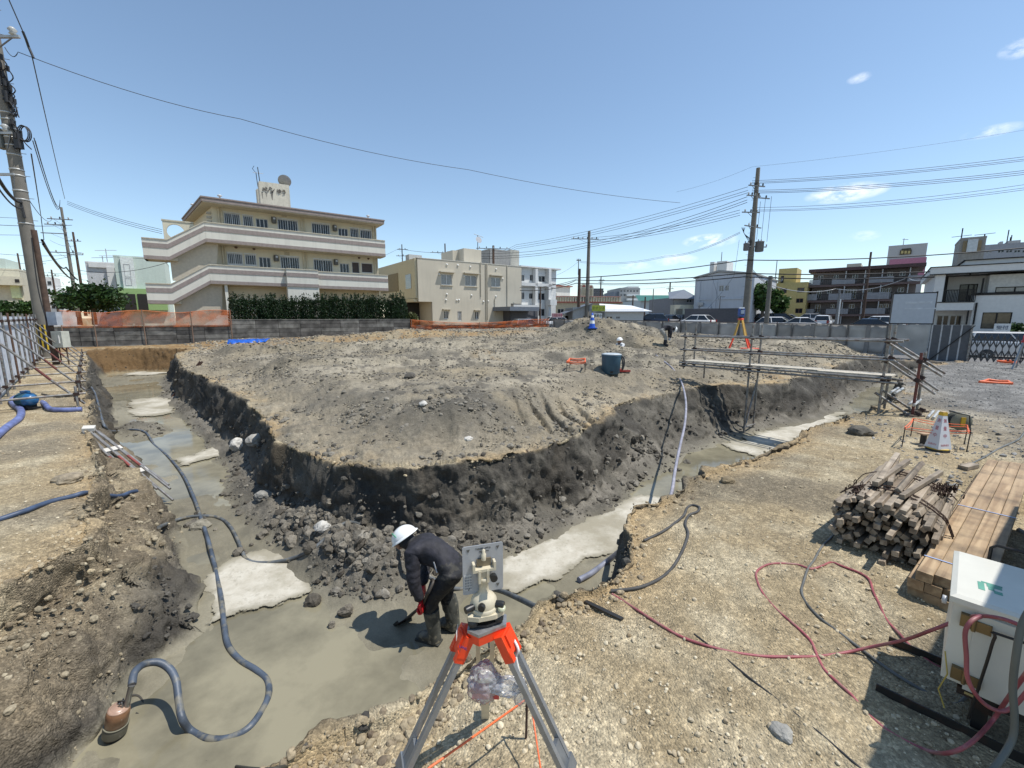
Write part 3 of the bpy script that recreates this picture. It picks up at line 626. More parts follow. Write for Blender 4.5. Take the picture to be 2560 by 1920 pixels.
# ---------------------------------------------------------------- hoses, cables, thin lines
def path(pts, up=.02):
    """picture points laid on the ground; (u, v, depth) gives a point in the air"""
    o = []
    for p in pts:
        if len(p) == 2: o.append(T(p[0], p[1], up))
        else: o.append(W(*p))
    return o
def hose(name, pts, r, m, label, cat, up=None, group=None, n=8):
    P = smooth_path(path(pts, r if up is None else up), 7)
    b = MB(); b.tube([p for p in P], r, m, n)
    return tag(b.build(name), label, cat, group)
m_hose = mat('hose_grey_blue', (.075, .095, .125), .5, var=.35, scale=5, bump=.15, rust=.75, rcol=(.2, .185, .14))
m_hose2 = mat('hose_muddy', (.10, .11, .115), .6, var=.4, scale=7, rust=.85, rcol=(.2, .18, .135))
m_black = mat('cable_black', (.018, .018, .018), .5)
m_grey = mat('cable_grey', (.12, .12, .11), .6, var=.3)
m_red = mat('hose_red', (.30, .075, .085), .5, var=.25, scale=8, rust=.4, rcol=(.3, .2, .16))
m_lilac = mat('hose_lilac', (.30, .29, .33), .5, var=.3)
m_blue = mat('hose_violet_blue', (.13, .16, .33), .5, var=.3)
Yp = 3.02
hose('drain_hose', [(330, 1712, 2.72), (337, 1680, 2.8), (362, 1660, 2.9), (396, 1656, 2.95), (424, 1672, 2.95), (440, 1702, 2.9), (446, 1745, 2.82), (455, 1795, 2.72), (478, 1828), (522, 1848), (572, 1846), (622, 1820), (656, 1775), (672, 1735), (667, 1700), (640, 1675), (600, 1650), (570, 1612), (560, 1560), (553, 1500), (540, 1430), (520, 1350), (503, 1298), (486, 1248), (460, 1192), (430, 1152), (405, 1128), (385, 1112), (372, 1090), (358, 1078), (330, 1074), (290, 1078), (268, 1074), (255, 1050), (247, 1018), (238, 985), (228, 968)], .027, m_hose, 'thick grey-blue drain hose looping from the rusty pump along the flooded trench', 'hose')
hose('drain_hose', [(398, 1318), (430, 1304), (470, 1293), (510, 1290), (545, 1294), (572, 1312), (592, 1345), (606, 1380), (616, 1398), (642, 1407), (690, 1405), (740, 1393), (780, 1374), (815, 1345), (842, 1320), (872, 1306), (902, 1312), (940, 1326), (990, 1346), (1020, 1372, 4.4), (1050, 1415, 4.3), (1085, 1450, 4.2), (1140, 1472), (1200, 1468), (1250, 1477, 3.95), (1300, 1498, 3.45), (1340, 1518, 3.05), (1374, 1537, 2.8)], .024, m_hose2, 'muddy grey hose crossing the other hose and running behind the stooping worker', 'hose')
hose('drain_hose', [(-60, 1318), (0, 1298), (60, 1278), (120, 1256), (180, 1241), (215, 1232), (260, 1238), (300, 1240), (325, 1231), (342, 1228)], .027, mat('hose_blue_dark', (.05, .075, .13), .5, var=.3), 'dark blue hose lying across the left gravel bank', 'hose')
hose('drain_hose', [(1640, 888), (1660, 903), (1682, 922), (1700, 948), (1709, 972, 10.4), (1715, 1010, 9.2), (1712, 1060, 8.0), (1700, 1115, 6.9), (1688, 1175, 5.9), (1681, 1222, 5.2), (1672, 1262, 4.72)], .023, m_lilac, 'pale lilac hose hanging from the plateau across the right trench', 'hose')
hose('drain_hose', [(1447, 1450), (1480, 1432), (1520, 1402), (1560, 1370, 4.5), (1582, 1346, 4.55)], .034, mat('pipe_bluegrey', (.2, .21, .26), .45, var=.3), 'short blue-grey hose with a red end lying on the white concrete', 'hose')
hose('power_cable', [(1527, 1478), (1605, 1467), (1666, 1435), (1700, 1389), (1720, 1337), (1713, 1311), (1722, 1289), (1744, 1279), (1748, 1268), (1731, 1263), (1718, 1270), (1709, 1289), (1683, 1311), (1655, 1330), (1610, 1352)], .013, mat('cable_dusty', (.06, .058, .055), .7, var=.3), 'dusty black cable looping on the edge of the right bank', 'cable')
hose('power_cable', [(2118, 1300), (2088, 1334), (2054, 1368), (2037, 1398), (2020, 1422), (2010, 1452), (2004, 1478), (2016, 1508), (2051, 1546), (2095, 1579), (2162, 1630), (2230, 1680), (2297, 1721), (2348, 1748), (2382, 1761), (2408, 1750), (2428, 1722, 1.950)], .009, m_grey, 'grey cable running from the timber bundle over gravel to the box', 'cable')
hose('power_cable', [(2400, 1172), (2453, 1147), (2500, 1120), (2547, 1098), (2566, 1078), (2620, 1060)], .012, m_grey, 'grey cable on crushed stone behind the plank stack', 'cable')
hose('air_hose', [(1530, 1485), (1570, 1510), (1640, 1555), (1700, 1590), (1760, 1612), (1830, 1630), (1900, 1640), (1965, 1642), (2040, 1641), (2110, 1632), (2180, 1617, 2.220), (2260, 1600, 2.100), (2330, 1575, 1.980), (2400, 1549, 1.905), (2452, 1540, 1.689), (2510, 1548, 1.600), (2570, 1572, 1.549)], .0085, m_red, 'dark red hose rising from the gravel across the front of the box', 'hose')
hose('air_hose', [(2388, 1646), (2365, 1664), (2348, 1668), (2314, 1647), (2280, 1620), (2247, 1583), (2216, 1549), (2196, 1506), (2183, 1479), (2173, 1449), (2149, 1432), (2105, 1415), (2078, 1406), (2054, 1415), (2027, 1422), (1990, 1411), (1932, 1409), (1900, 1421), (1890, 1440), (1905, 1480), (1940, 1522), (1994, 1569), (2027, 1603), (2043, 1640), (2061, 1674), (2095, 1707), (2129, 1738), (2162, 1778), (2213, 1822), (2264, 1853), (2331, 1880), (2382, 1880, 1.580), (2432, 1853, 1.580), (2483, 1799, 1.702), (2520, 1745, 1.626), (2575, 1670, 1.524)], .0085, m_red, 'red hose in a wide loop on the gravel before the plank stack', 'hose')
hose('air_hose', [(2452, 1541, 1.664), (2428, 1553, 1.651), (2413, 1582, 1.651), (2416, 1640, 1.638), (2418, 1690, 1.626), (2434, 1728, 1.613), (2464, 1762, 1.600), (2502, 1778, 1.587), (2535, 1765, 1.575), (2575, 1720, 1.549)], .0085, m_red, 'red hose hanging in a loop down the front of the box', 'hose')
hose('power_cable', [(2590, 1500, 1.524), (2556, 1560, 1.524), (2540, 1640, 1.511), (2532, 1720, 1.511), (2536, 1790, 1.499), (2530, 1850, 1.486), (2490, 1915, 1.460), (2450, 1960, 1.448)], .012, mat('cable_greygreen', (.1, .11, .1), .5), 'thick grey-green cable hanging beside the box at the frame edge', 'cable')
hose('power_cable', [(328, 1738), (348, 1742), (369, 1773), (398, 1806), (451, 1843), (484, 1880), (517, 1904), (590, 1916), (660, 1925), (720, 1915)], .009, mat('cable_brown', (.05, .045, .035), .7), 'thin brown pump cable trailing over the muddy trench floor', 'cable')
hose('power_cable', [(340, 1783), (360, 1790), (396, 1808)], .006, m_black, 'short black cable end beside the rusty pump', 'cable')
hose('power_cable', [(1735, 1585), (1800, 1635), (1880, 1700), (1960, 1762), (2044, 1829), (2142, 1913), (2200, 1960)], .006, m_black, 'thin black line lying straight across the gravel towards the camera', 'cord')  # thin black tube along a straight dark line on the gravel
hose('power_cable', [(105, 985), (150, 992), (200, 983), (228, 972)], .02, m_black, 'black cable running from the left fence to the trench rim', 'cable')
hose('suction_hose', [(-20, 1100), (15, 1070), (48, 1045), (52, 1025), (35, 1012), (30, 1000), (42, 992, 10.4)], .058, m_blue, 'thick violet-blue hose bending left of the blue pump', 'hose', up=.05)
hose('suction_hose', [(98, 1000, 10.7), (112, 1010), (125, 1022), (160, 1025), (205, 1023)], .05, m_blue, 'thick violet-blue hose running from the blue pump to the trench', 'hose', up=.05)
b = MB(); p0, p1 = T(1463, 1503, .012), T(1556, 1548, .012); b.bar(p0, p1, .03, .012, mat('steel_dark', (.06, .055, .05), .5, .7)); tag(b.build('steel_strip'), 'dark steel strip lying on the near edge of the right bank', 'steel strip')
# pipes leaning into the trench
def pipes():
    a = T(228, 1082, .05); e = G(430, 1256, -1.0); m1 = mat('pipe_galv', (.34, .33, .31), .45, .6, rust=.25, var=.25); m2 = mat('pipe_redpaint', (.22, .06, .05), .5, rust=.3, var=.3)
    t = thing('pipe_bundle', 'bundle of galvanised pipes leaning from the left bank into the trench', 'pipe bundle', a)
    d = (e-a); sd = d.cross(Vector((0, 0, 1))).normalized()
    for i in range(6):
        o = sd*(.06*(i-2.5)*.55)+Vector((0, 0, .03*(i % 2)))
        q0 = o*1.2; q1 = d*(.82+.09*((i*37) % 5)/2.2)+o*2.2
        b = MB(); b.tube([q0, q0.lerp(q1, .45)], .019, m1, 8); b.tube([q0.lerp(q1, .45), q0.lerp(q1, .62)], .0205, m2 if i % 2 else m1, 8); b.tube([q0.lerp(q1, .62), q1], .019, m1, 8); b.build('pipe', t)
    for f in (.28, .6):
        b = MB(); b.box(d*f+Vector((0, 0, .03)), (.26, .1, .045), mat('tie_pale', (.55, .52, .46), .7), d.to_track_quat('Y', 'Z').to_matrix()); b.build('clamp', t)
    b = MB(); b.box((-.03, 0, .08), (.16, .14, .06), mat('tie_pale', (.55, .52, .46), .7), (.2, .1, .6)); b.build('end_block', t)
    a = G(430, 993, -1.02); e = T(497, 908, .1); t = thing('steel_pipe', 'rusty steel pipe leaning against the far part of the cut face', 'pipe', a); d = e-a
    for k in (0, .09):
        b = MB(); b.tube([Vector((k, 0, 0)), d*1.05+Vector((k, 0, 0))], .035, mat('pipe_rust', (.1, .06, .045), .6, .4, rust=.5), 8); b.build('pipe', t)
pipes()
# submersible pump standing in the corner of the trench
def pump():
    p = G(286, 1836, FLOOR+.0); t = thing('submersible_pump', 'rust-red submersible pump standing tilted in the muddy corner', 'pump', p, 0); t.scale = (.64, .64, .62)
    mr_ = mat('pump_rust', (.27, .14, .07), .5, var=.35, scale=14, rust=.3, coat=.3); mp_ = mat('pump_pink', (.42, .27, .19), .35, var=.25, scale=8, coat=.4); mo = mat('pump_olive', (.11, .105, .08), .45, var=.3)
    R = Euler((-.05, .24, 0)).to_matrix()
    b = MB(); b.lathe([(.085, .15), (.105, .16), (.108, .3), (.1, .345), (.085, .365), (.0, .37)], mr_, n=28, rot=R); o = b.build('motor_housing', t)
    b = MB(); b.lathe([(.0845, .366), (.1, .347), (.1, .352), (.06, .378), (0, .38)], mp_, n=28, rot=R); b.build('cap', t)
    b = MB(); b.lathe([(.112, .02), (.115, .11), (.11, .15), (.105, .152)], mo, n=28, rot=R); b.lathe([(.113, .14), (.118, .146), (.113, .152)], mat('pump_ring', (.2, .19, .14), .4), n=28, rot=R); b.build('strainer', t)
    b = MB(); b.lathe([(.09, -.03), (.1, .02), (.0, .021)], m_black, n=24, rot=R); b.build('foot_ring', t)
    b = MB(); g = R @ Vector((.03, .02, .37)); ms = mat('steel_worn', (.3, .3, .29), .4, .8, rust=.3)
    for k in range(6):
        a = k*1.05; b.tube([g+Vector((cos(a)*.035, sin(a)*.03, 0)), g+Vector((cos(a)*.03, sin(a)*.03, .05+.01*(k % 3)))], .008, ms, 6)
    b.tube([g+Vector((-.05, 0, .0)), g+Vector((-.05, 0, .06)), g+Vector((.02, 0, .07)), g+Vector((.05, .02, .02))], .009, m_black, 6); b.build('handle', t)
    q = (W(330, 1712, 2.72)-p); q = Vector((q.x/.64, q.y/.64, q.z/.62)); b = MB(); b.tube([R @ Vector((.06, .03, .33)), q*.7+R @ Vector((.05, .02, .34))*.3, q], [.03, .028, .033], ms, 10); b.build('discharge_elbow', t)
pump()
def bluepump():
    p = T(70, 1022); t = thing('electric_pump', 'round blue electric pump on the gravel beneath the fence braces', 'pump', p, radians(-12)); t.scale = (.85, .85, .85); m1 = mat('pump_blue', (.02, .12, .28), .35, var=.15, coat=.3); m2 = mat('pump_teal', (.03, .1, .14), .5)
    RX = Euler((0, pi/2, 0)).to_matrix()
    b = MB(); b.lathe([(0, -.26), (.13, -.24), (.17, -.16), (.17, .12), (.14, .16), (.14, .2), (.1, .25), (0, .26)], m1, (0, 0, .24), 20, RX); b.build('motor', t)
    b = MB()
    for k in range(9): b.lathe([(.176, -.14+k*.03), (.182, -.133+k*.03), (.176, -.126+k*.03)], m2, (0, 0, .24), 20, RX)
    b.build('cooling_fins', t)
    b = MB(); b.box((0, 0, .03), (.5, .26, .04), m_black); b.box((-.15, 0, .08), (.05, .22, .1), m_black); b.box((.12, 0, .08), (.05, .22, .1), m_black); b.build('base', t)
    b = MB(); b.box((0, -.0, .43), (.16, .12, .08), m1); b.build('terminal_box', t)
bluepump()
# ---------------------------------------------------------------- survey tripod with target, nearest thing to the camera
def text(body, size, m, parent, loc, rot, name='lettering', depth=.0006, align='CENTER', sx=1.0):
    c = bpy.data.curves.new(name, 'FONT'); c.body = body; c.size = size; c.align_x = align; c.align_y = 'CENTER'; c.extrude = depth; c.resolution_u = 3
    o = bpy.data.objects.new(name, c); COL.objects.link(o)
    c.materials.append(m); me = bpy.data.meshes.new_from_object(o.evaluated_get(bpy.context.evaluated_depsgraph_get())); bpy.data.objects.remove(o)
    if not me.materials: me.materials.append(m)
    o = link(name, me, parent); o.location = loc; o.rotation_euler = rot; o.scale = (sx, 1, 1); return o
m_alu = mat('leg_aluminium', (.30, .315, .33), .38, .55, var=.12, scale=20); m_alu_d = mat('leg_grey', (.20, .215, .23), .4, .45, var=.15, scale=20)
m_orange = mat('signal_orange', (.75, .055, .012), .38, var=.1, scale=30, coat=.2); m_cream = mat('instrument_cream', (.55, .49, .36), .4, var=.06, scale=30)
m_knob = mat('knob_black', (.015, .015, .015), .4); m_white = mat('white_paint', (.78, .77, .74), .45, var=.05)
def tripod():
    C = W(1213, 1548, 1.5); zt = C.z-.0; root = Vector((C.x, C.y, 0)); hd = zt
    t = thing('survey_tripod', 'orange headed aluminium tripod carrying a cream survey target close by', 'tripod', root)
    hexp = lambda r, o=0: [(r*cos(a+o), r*sin(a+o)) for a in [k*pi/3+(.22 if k % 2 else -.22) for k in range(6)]]
    b = MB(); b.prism(hexp(.088, pi/6), hd-.012, hd, mat('head_metal', (.33, .33, .33), .4, .6, var=.2, scale=40)); b.build('head_plate', t)
    b = MB(); b.prism(hexp(.085, pi/6), hd-.05, hd-.0125, m_orange); b.build('head_body', t)
    feet = [(Vector((-.44, -.17, 0)), pi+.35), (Vector((.45, -.17, 0)), -.35), (Vector((-.03, .36, 0)), pi/2)]
    for i, (ft, an) in enumerate(feet):
        lg = link('leg', None, t)
        u = Vector((ft.x, ft.y, 0)).normalized(); sd = Vector((-u.y, u.x, 0)); top = u*.076+Vector((0, 0, hd-.04)); fz = hz(root.x+ft.x, root.y+ft.y); ft = ft+Vector((0, 0, fz))
        d = (ft-top); dn = d.normalized(); q = Matrix((dn, sd, dn.cross(sd))).transposed()
        b = MB(); b.box(top+dn*.03, (.085, .088, .036), m_orange, q); b.box(top+dn*.075+sd*.031, (.04, .022, .04), m_orange, q); b.box(top+dn*.075-sd*.031, (.04, .022, .04), m_orange, q); b.box(top+dn*.02+dn.cross(sd)*.02, (.05, .05, .012), m_orange, q); b.build('hinge', lg)
        mm = m_alu if i < 2 else m_cream; L = d.length
        for k in (-1, 1):
            b = MB(); b.box(top+dn*(.06+.5*L*.55)+sd*.031*k, (L*.6, .019, .022), mm, q); b.build('rail', lg)
        b = MB(); b.box(top+dn*(L*.76)+sd*0, (L*.46, .04, .019), m_alu_d if i < 2 else m_cream, q)
        b.box(top+dn*(L*.66), (.05, .1, .034), m_alu_d, q); b.build('lower_section', lg)
        b = MB(); b.lathe([(.0, -.02), (.006, -.01), (.018, .09), (.0, .092)], m_knob if i == 2 else m_alu_d, ft, 10); b.box(ft+Vector((0, 0, .06))+u*.03, (.05, .03, .008), m_alu_d); b.build('foot', lg)
    b = MB(); b.box((-.105, -.048, hd-.018), (.001, .05, .03), m_white); o = b.build('label_tag', t)
    text('LANE', .014, mat('ink_blue', (.02, .04, .25), .6), o, (-.078, -.092, hd-.047), (radians(80), 0, radians(-28)))
    # white carrying strap
    b = MB(); b.tube(smooth_path([(.105, -.02, hd-.06), (.13, -.04, hd-.1), (.115, -.03, hd-.16), (.14, -.05, hd-.24), (.12, -.04, hd-.13)]), .006, m_white, 6); b.build('strap', t)
    # tribrach, carrier and target
    k = thing('survey_target', 'cream tribrach with a grey square sighting plate on the tripod', 'survey target', root+Vector((-.004, 0, hd)), radians(16))
    b = MB(); b.prism([(r_*cos(a), r_*sin(a)) for a, r_ in [(x*pi/3+pi/2, .075 if x % 2 == 0 else .05) for x in range(6)]], .0, .012, m_knob)
    for a in (pi/2, pi/2+2.094, pi/2+4.189): b.lathe([(.02, .012), (.021, .034), (.012, .036)], m_knob, (cos(a)*.058, sin(a)*.058, 0), 14)
    b.build('base', k)
    b = MB(); b.prism([(r_*cos(a), r_*sin(a)) for a, r_ in [(x*pi/6+pi/2, (.082, .066, .058, .066)[x % 4]) for x in range(12)]], .036, .054, m_cream); b.lathe([(.055, .054), (.056, .066), (.052, .07)], m_cream, n=28); b.build('tribrach', k)
    b = MB(); b.lathe([(.05, .07), (.05, .09), (.038, .108), (.022, .12), (.019, .13), (.018, .165), (.021, .167), (.021, .185), (0, .186)], m_cream, n=28); b.build('carrier', k)
    for a, z, l in ((-1.95, .09, .05), (-.55, .078, .07), (3.5, .075, .072), (.9, .09, .055)):
        d = Vector((cos(a), sin(a), 0)); b = MB(); b.tube([d*.04+Vector((0, 0, z)), d*l+Vector((0, 0, z)), d*(l+.012)+Vector((0, 0, z))], [.012, .015, .013], m_knob, 14); b.build('knob', k)
    b = MB(); b.lathe([(.014, .0), (.015, .012), (.009, .013), (0, .008)], mat('level_vial', (.5, .5, .35), .1), (.06, -.045, .062), 16); b.build('bubble_level', k)
    b = MB(); b.span((-.045, -.02, .215), (.045, .006, .226), m_cream); b.span((-.045, -.02, .226), (-.036, .006, .25), m_cream); b.span((.036, -.02, .226), (.045, .006, .25), m_cream)
    b.span((-.024, -.022, .17), (-.014, -.004, .222), m_cream); b.span((.008, -.022, .17), (.018, -.004, .222), m_cream); b.span((-.014, -.016, .17), (.008, -.006, .215), mat('cream_shade', (.42, .37, .27), .45)); b.span((-.026, .001, .226), (.03, .008, .258), mat('bronze', (.2, .17, .12), .4, .4)); b.lathe([(.009, .255), (.01, .28), (.006, .284), (.007, .296), (0, .3)], m_cream, (0, -.002, 0), 12); b.build('bracket', k)
    b = MB(); b.tube([(.03, -.03, .2), (.03, -.05, .2)], .014, m_knob, 14); b.build('clamp_knob', k)
    # plate with chamfered corners and three-cornered holes
    m_pl = mat('plate_grey', (.36, .37, .38), .35, .1, var=.05, scale=30)
    b = MB(); x0, x1, z0, z1 = -.08, .08, .112, .312; c = .005
    b.prism([(x0+c, z0), (x1-c, z0), (x1, z0+c), (x1, z1-c), (x1-c, z1), (x0+c, z1), (x0, z1-c), (x0, z0+c)], .009, .012, m_pl, XZ); pl = b.build('target_plate', k)
    for xx, zz in ((-.058, .294), (.058, .294), (.058, .135), (-.058, .135)):
        b = MB(); b.prism([(xx-.007, zz+.006), (xx+.007, zz+.006), (xx, zz-.008)], .0075, .0085, mat('hole_dark', (.1, .095, .085), .8), XZ); b.build('sight_hole', pl)
    text('TARGET  APT1S', .0085, m_knob, pl, (0, .0085, .297), (pi/2, 0, 0)); text('MADE IN JAPAN', .0055, m_knob, pl, (.004, .0085, .285), (pi/2, 0, 0))
    b = MB(); b.span((-.076, .0078, .13), (-.046, .0088, .195), mat('plate_label', (.5, .5, .48), .5)); ch = b.build('scale_label', pl)
    b = MB()
    for i in range(3):
        for j in range(5): b.span((-.0725+i*.0095, .0064, .135+j*.0115), (-.0655+i*.0095, .0074, .142+j*.0115), mat('plate_ink', (.25, .26, .27), .5))
    b.build('scale_marks', pl)
    # crumpled clear bag hanging between the legs
    m, N, K = newmat('clear_plastic'); o = N.new('ShaderNodeOutputMaterial'); g = N.new('ShaderNodeBsdfGlossy'); tr = N.new('ShaderNodeBsdfTransparent'); tl = N.new('ShaderNodeBsdfDiffuse'); mx = N.new('ShaderNodeMixShader'); mx2 = N.new('ShaderNodeMixShader'); fr = N.new('ShaderNodeFresnel'); fr.inputs[0].default_value = 1.5
    g.inputs['Roughness'].default_value = .12; tl.inputs['Color'].default_value = (.8, .8, .82, 1); mx2.inputs[0].default_value = .3; K.new(fr.outputs[0], mx.inputs[0]); K.new(tr.outputs[0], mx2.inputs[1]); K.new(tl.outputs[0], mx2.inputs[2]); K.new(mx2.outputs[0], mx.inputs[1]); K.new(g.outputs[0], mx.inputs[2]); K.new(mx.outputs[0], o.inputs[0])
    bag = thing('plastic_bag', 'crumpled clear plastic bag hanging between the tripod legs', 'plastic bag', root+Vector((.04, -.03, .0)))
    for nm, c, s, sd in (('bag_body', (-.04, -.02, .585), (.062, .04, .075), 1), ('bag_tail', (.04, -.03, .58), (.06, .03, .035), 2), ('bag_flap', (.1, -.01, .54), (.03, .02, .055), 3)):
        q = bmesh.new(); bmesh.ops.create_icosphere(q, subdivisions=5, radius=1); co = np.array([v.co for v in q.verts])
        n1 = fbm(co[:, 0], co[:, 1], co[:, 2], o=3, s=.6, seed=400+sd); n2 = 1-np.abs(fbm(co[:, 0], co[:, 1], co[:, 2], o=3, s=.35, seed=410+sd))*2
        for i, v in enumerate(q.verts): v.co = Vector([v.co[j]*s[j]*(1+.38*n1[i]+.14*n2[i]) for j in range(3)])+Vector(c)
        me = bpy.data.meshes.new(nm); q.to_mesh(me); q.free(); me.materials.append(m); me.polygons.foreach_set('use_smooth', [True]*len(me.polygons)); link(nm, me, bag)
    b = MB(); b.span((-.09, -.03, .52), (.015, .02, .545), mat('red_box', (.5, .06, .05), .5)); b.build('red_case', bag)
tripod()
def cordline(name, pts, r, m, label, cat):
    b = MB(); b.tube(pts, r, m, 6); return tag(b.build(name), label, cat)
m_string = mat('string_orange', (.85, .16, .05), .5, var=.1)
pin = T(1314, 1848); ptop = W(1318, 1738, pin.y)
b = MB(); b.tube([pin-Vector((0, 0, .1)), ptop+Vector((0, 0, .01))], .006, mat('rebar_rust', (.07, .04, .03), .8, .3), 7); b.build('rod')
pinr = bpy.data.objects['rod']; pinr.name = 'steel_pin'; tag(pinr, 'rusty steel pin with orange string behind the right tripod leg', 'steel pin')
cordline('string', [ptop, ptop+Vector((.01, 0, -.012)), W(1075, 1918, 1.38), W(1000, 1990, 1.3)], .0045, m_string, 'orange string stretched from the pin past the tripod to the lower left', 'string')
cordline('string', [ptop, W(1332, 1790, 1.66), W(1352, 1925, 1.5), W(1356, 1990, 1.45)], .004, m_string, 'orange string running from the pin down behind the right tripod leg', 'string')
# ---------------------------------------------------------------- people
def person(name, label, loc, rz, J, Ed, Rd, region, mats, scale=1.0):
    t = thing(name, label, 'person', loc, rz)
    names = list(J); me = bpy.data.meshes.new('sk'); me.from_pydata([J[n] for n in names], [(names.index(a), names.index(b)) for a, b in Ed], [])
    o = link('sk', me); md = o.modifiers.new('skin', 'SKIN'); md.use_smooth_shade = True; su = o.modifiers.new('sub', 'SUBSURF'); su.levels = 3; su.render_levels = 3
    sv = me.skin_vertices[0].data
    for i, n in enumerate(names):
        r = Rd[n]; sv[i].radius = r if isinstance(r, tuple) else (r, r); sv[i].use_root = (i == 0)
    dg = bpy.context.evaluated_depsgraph_get(); nm = bpy.data.meshes.new_from_object(o.evaluated_get(dg)); bpy.data.objects.remove(o)
    keys = sorted(set(region.values())); nm.materials.clear()
    for k in keys: nm.materials.append(mats[k])
    segs = [(Vector(J[a]), Vector(J[b]), region.get((a, b), 'cloth')) for a, b in Ed]
    for p in nm.polygons:
        c = p.center; best = None
        for a, b_, r in segs:
            d = b_-a; tt = max(0, min(1, (c-a).dot(d)/d.length_squared)); q = (c-(a+d*tt)).length
            if best is None or q < best[0]: best = (q, r)
        p.material_index = keys.index(best[1]); p.use_smooth = True
    co = np.array([v.co for v in nm.vertices]); no = np.array([v.normal for v in nm.vertices]); wr = 1-2*np.abs(fbm(co[:, 0]*1.5+co[:, 2]*.8, co[:, 1]*.8, co[:, 2]*1.6, o=3, s=.11, seed=501)); wr2 = fbm(co[:, 0], co[:, 1], co[:, 2], o=3, s=.05, seed=505)
    co = co+no*(.011*wr+.004*wr2)[:, None]; nm.vertices.foreach_set('co', co.astype(np.float32).ravel()); nm.update()
    link('body', nm, t); t.scale = (scale,)*3
    return t
def helmet(t, c, d, r=.125, m=None, logo=None):
    """hard hat; d is the way up through the crown"""
    R = Vector(d).normalized().to_track_quat('Z', 'X').to_matrix()
    b = MB(); pr = [(r*1.0, 0)]+[(r*cos(a)*1.0, r*.92*sin(a)) for a in [k*pi/18 for k in range(1, 10)]]; pr[-1] = (.0005, pr[-1][1])
    m = m or mat('helmet_white', (.8, .8, .77), .25, var=.04, coat=.4)
    b.lathe(pr, m, c, 24, R, sx=1.12); b.lathe([(r*1.0, .012), (r*1.13, -.004), (r*1.13, -.01), (r*.98, .0)], m, c, 24, R, sx=1.14); b.build('helmet', t)
def gripping_hand(t, wrist, axis, out, m, s=1.0, side=1):
    """palm, four fingers curled round a bar along axis, thumb closing from the side"""
    ax = Vector(axis).normalized(); o = Vector(out).normalized(); n = ax.cross(o).normalized(); w = Vector(wrist); b = MB()
    pm = w+o*.045*s
    b.box(pm, (.075*s, .085*s, .03*s), m, Matrix((ax, o, n)).transposed())
    for i in range(4):
        l = (.9, 1.0, .95, .78)[i]; q = pm+ax*(.029-.0195*i)*s+o*.042*s
        b.tube(smooth_path([q, q+o*.028*l*s+n*.01*s, q+o*.034*l*s+n*.036*s, q+o*.01*s+n*.05*l*s, q-o*.008*s+n*.045*s], 4), [.0105*s]*17, m, 7)
    q = pm+ax*.036*s-o*.02*s; b.tube(smooth_path([q, q+ax*.02*s+n*.012*s+o*.012*s, q+ax*.012*s+n*.034*s+o*.032*s, q+n*.046*s+o*.045*s], 4), .012*s, m, 7)
    b.build('glove', t)
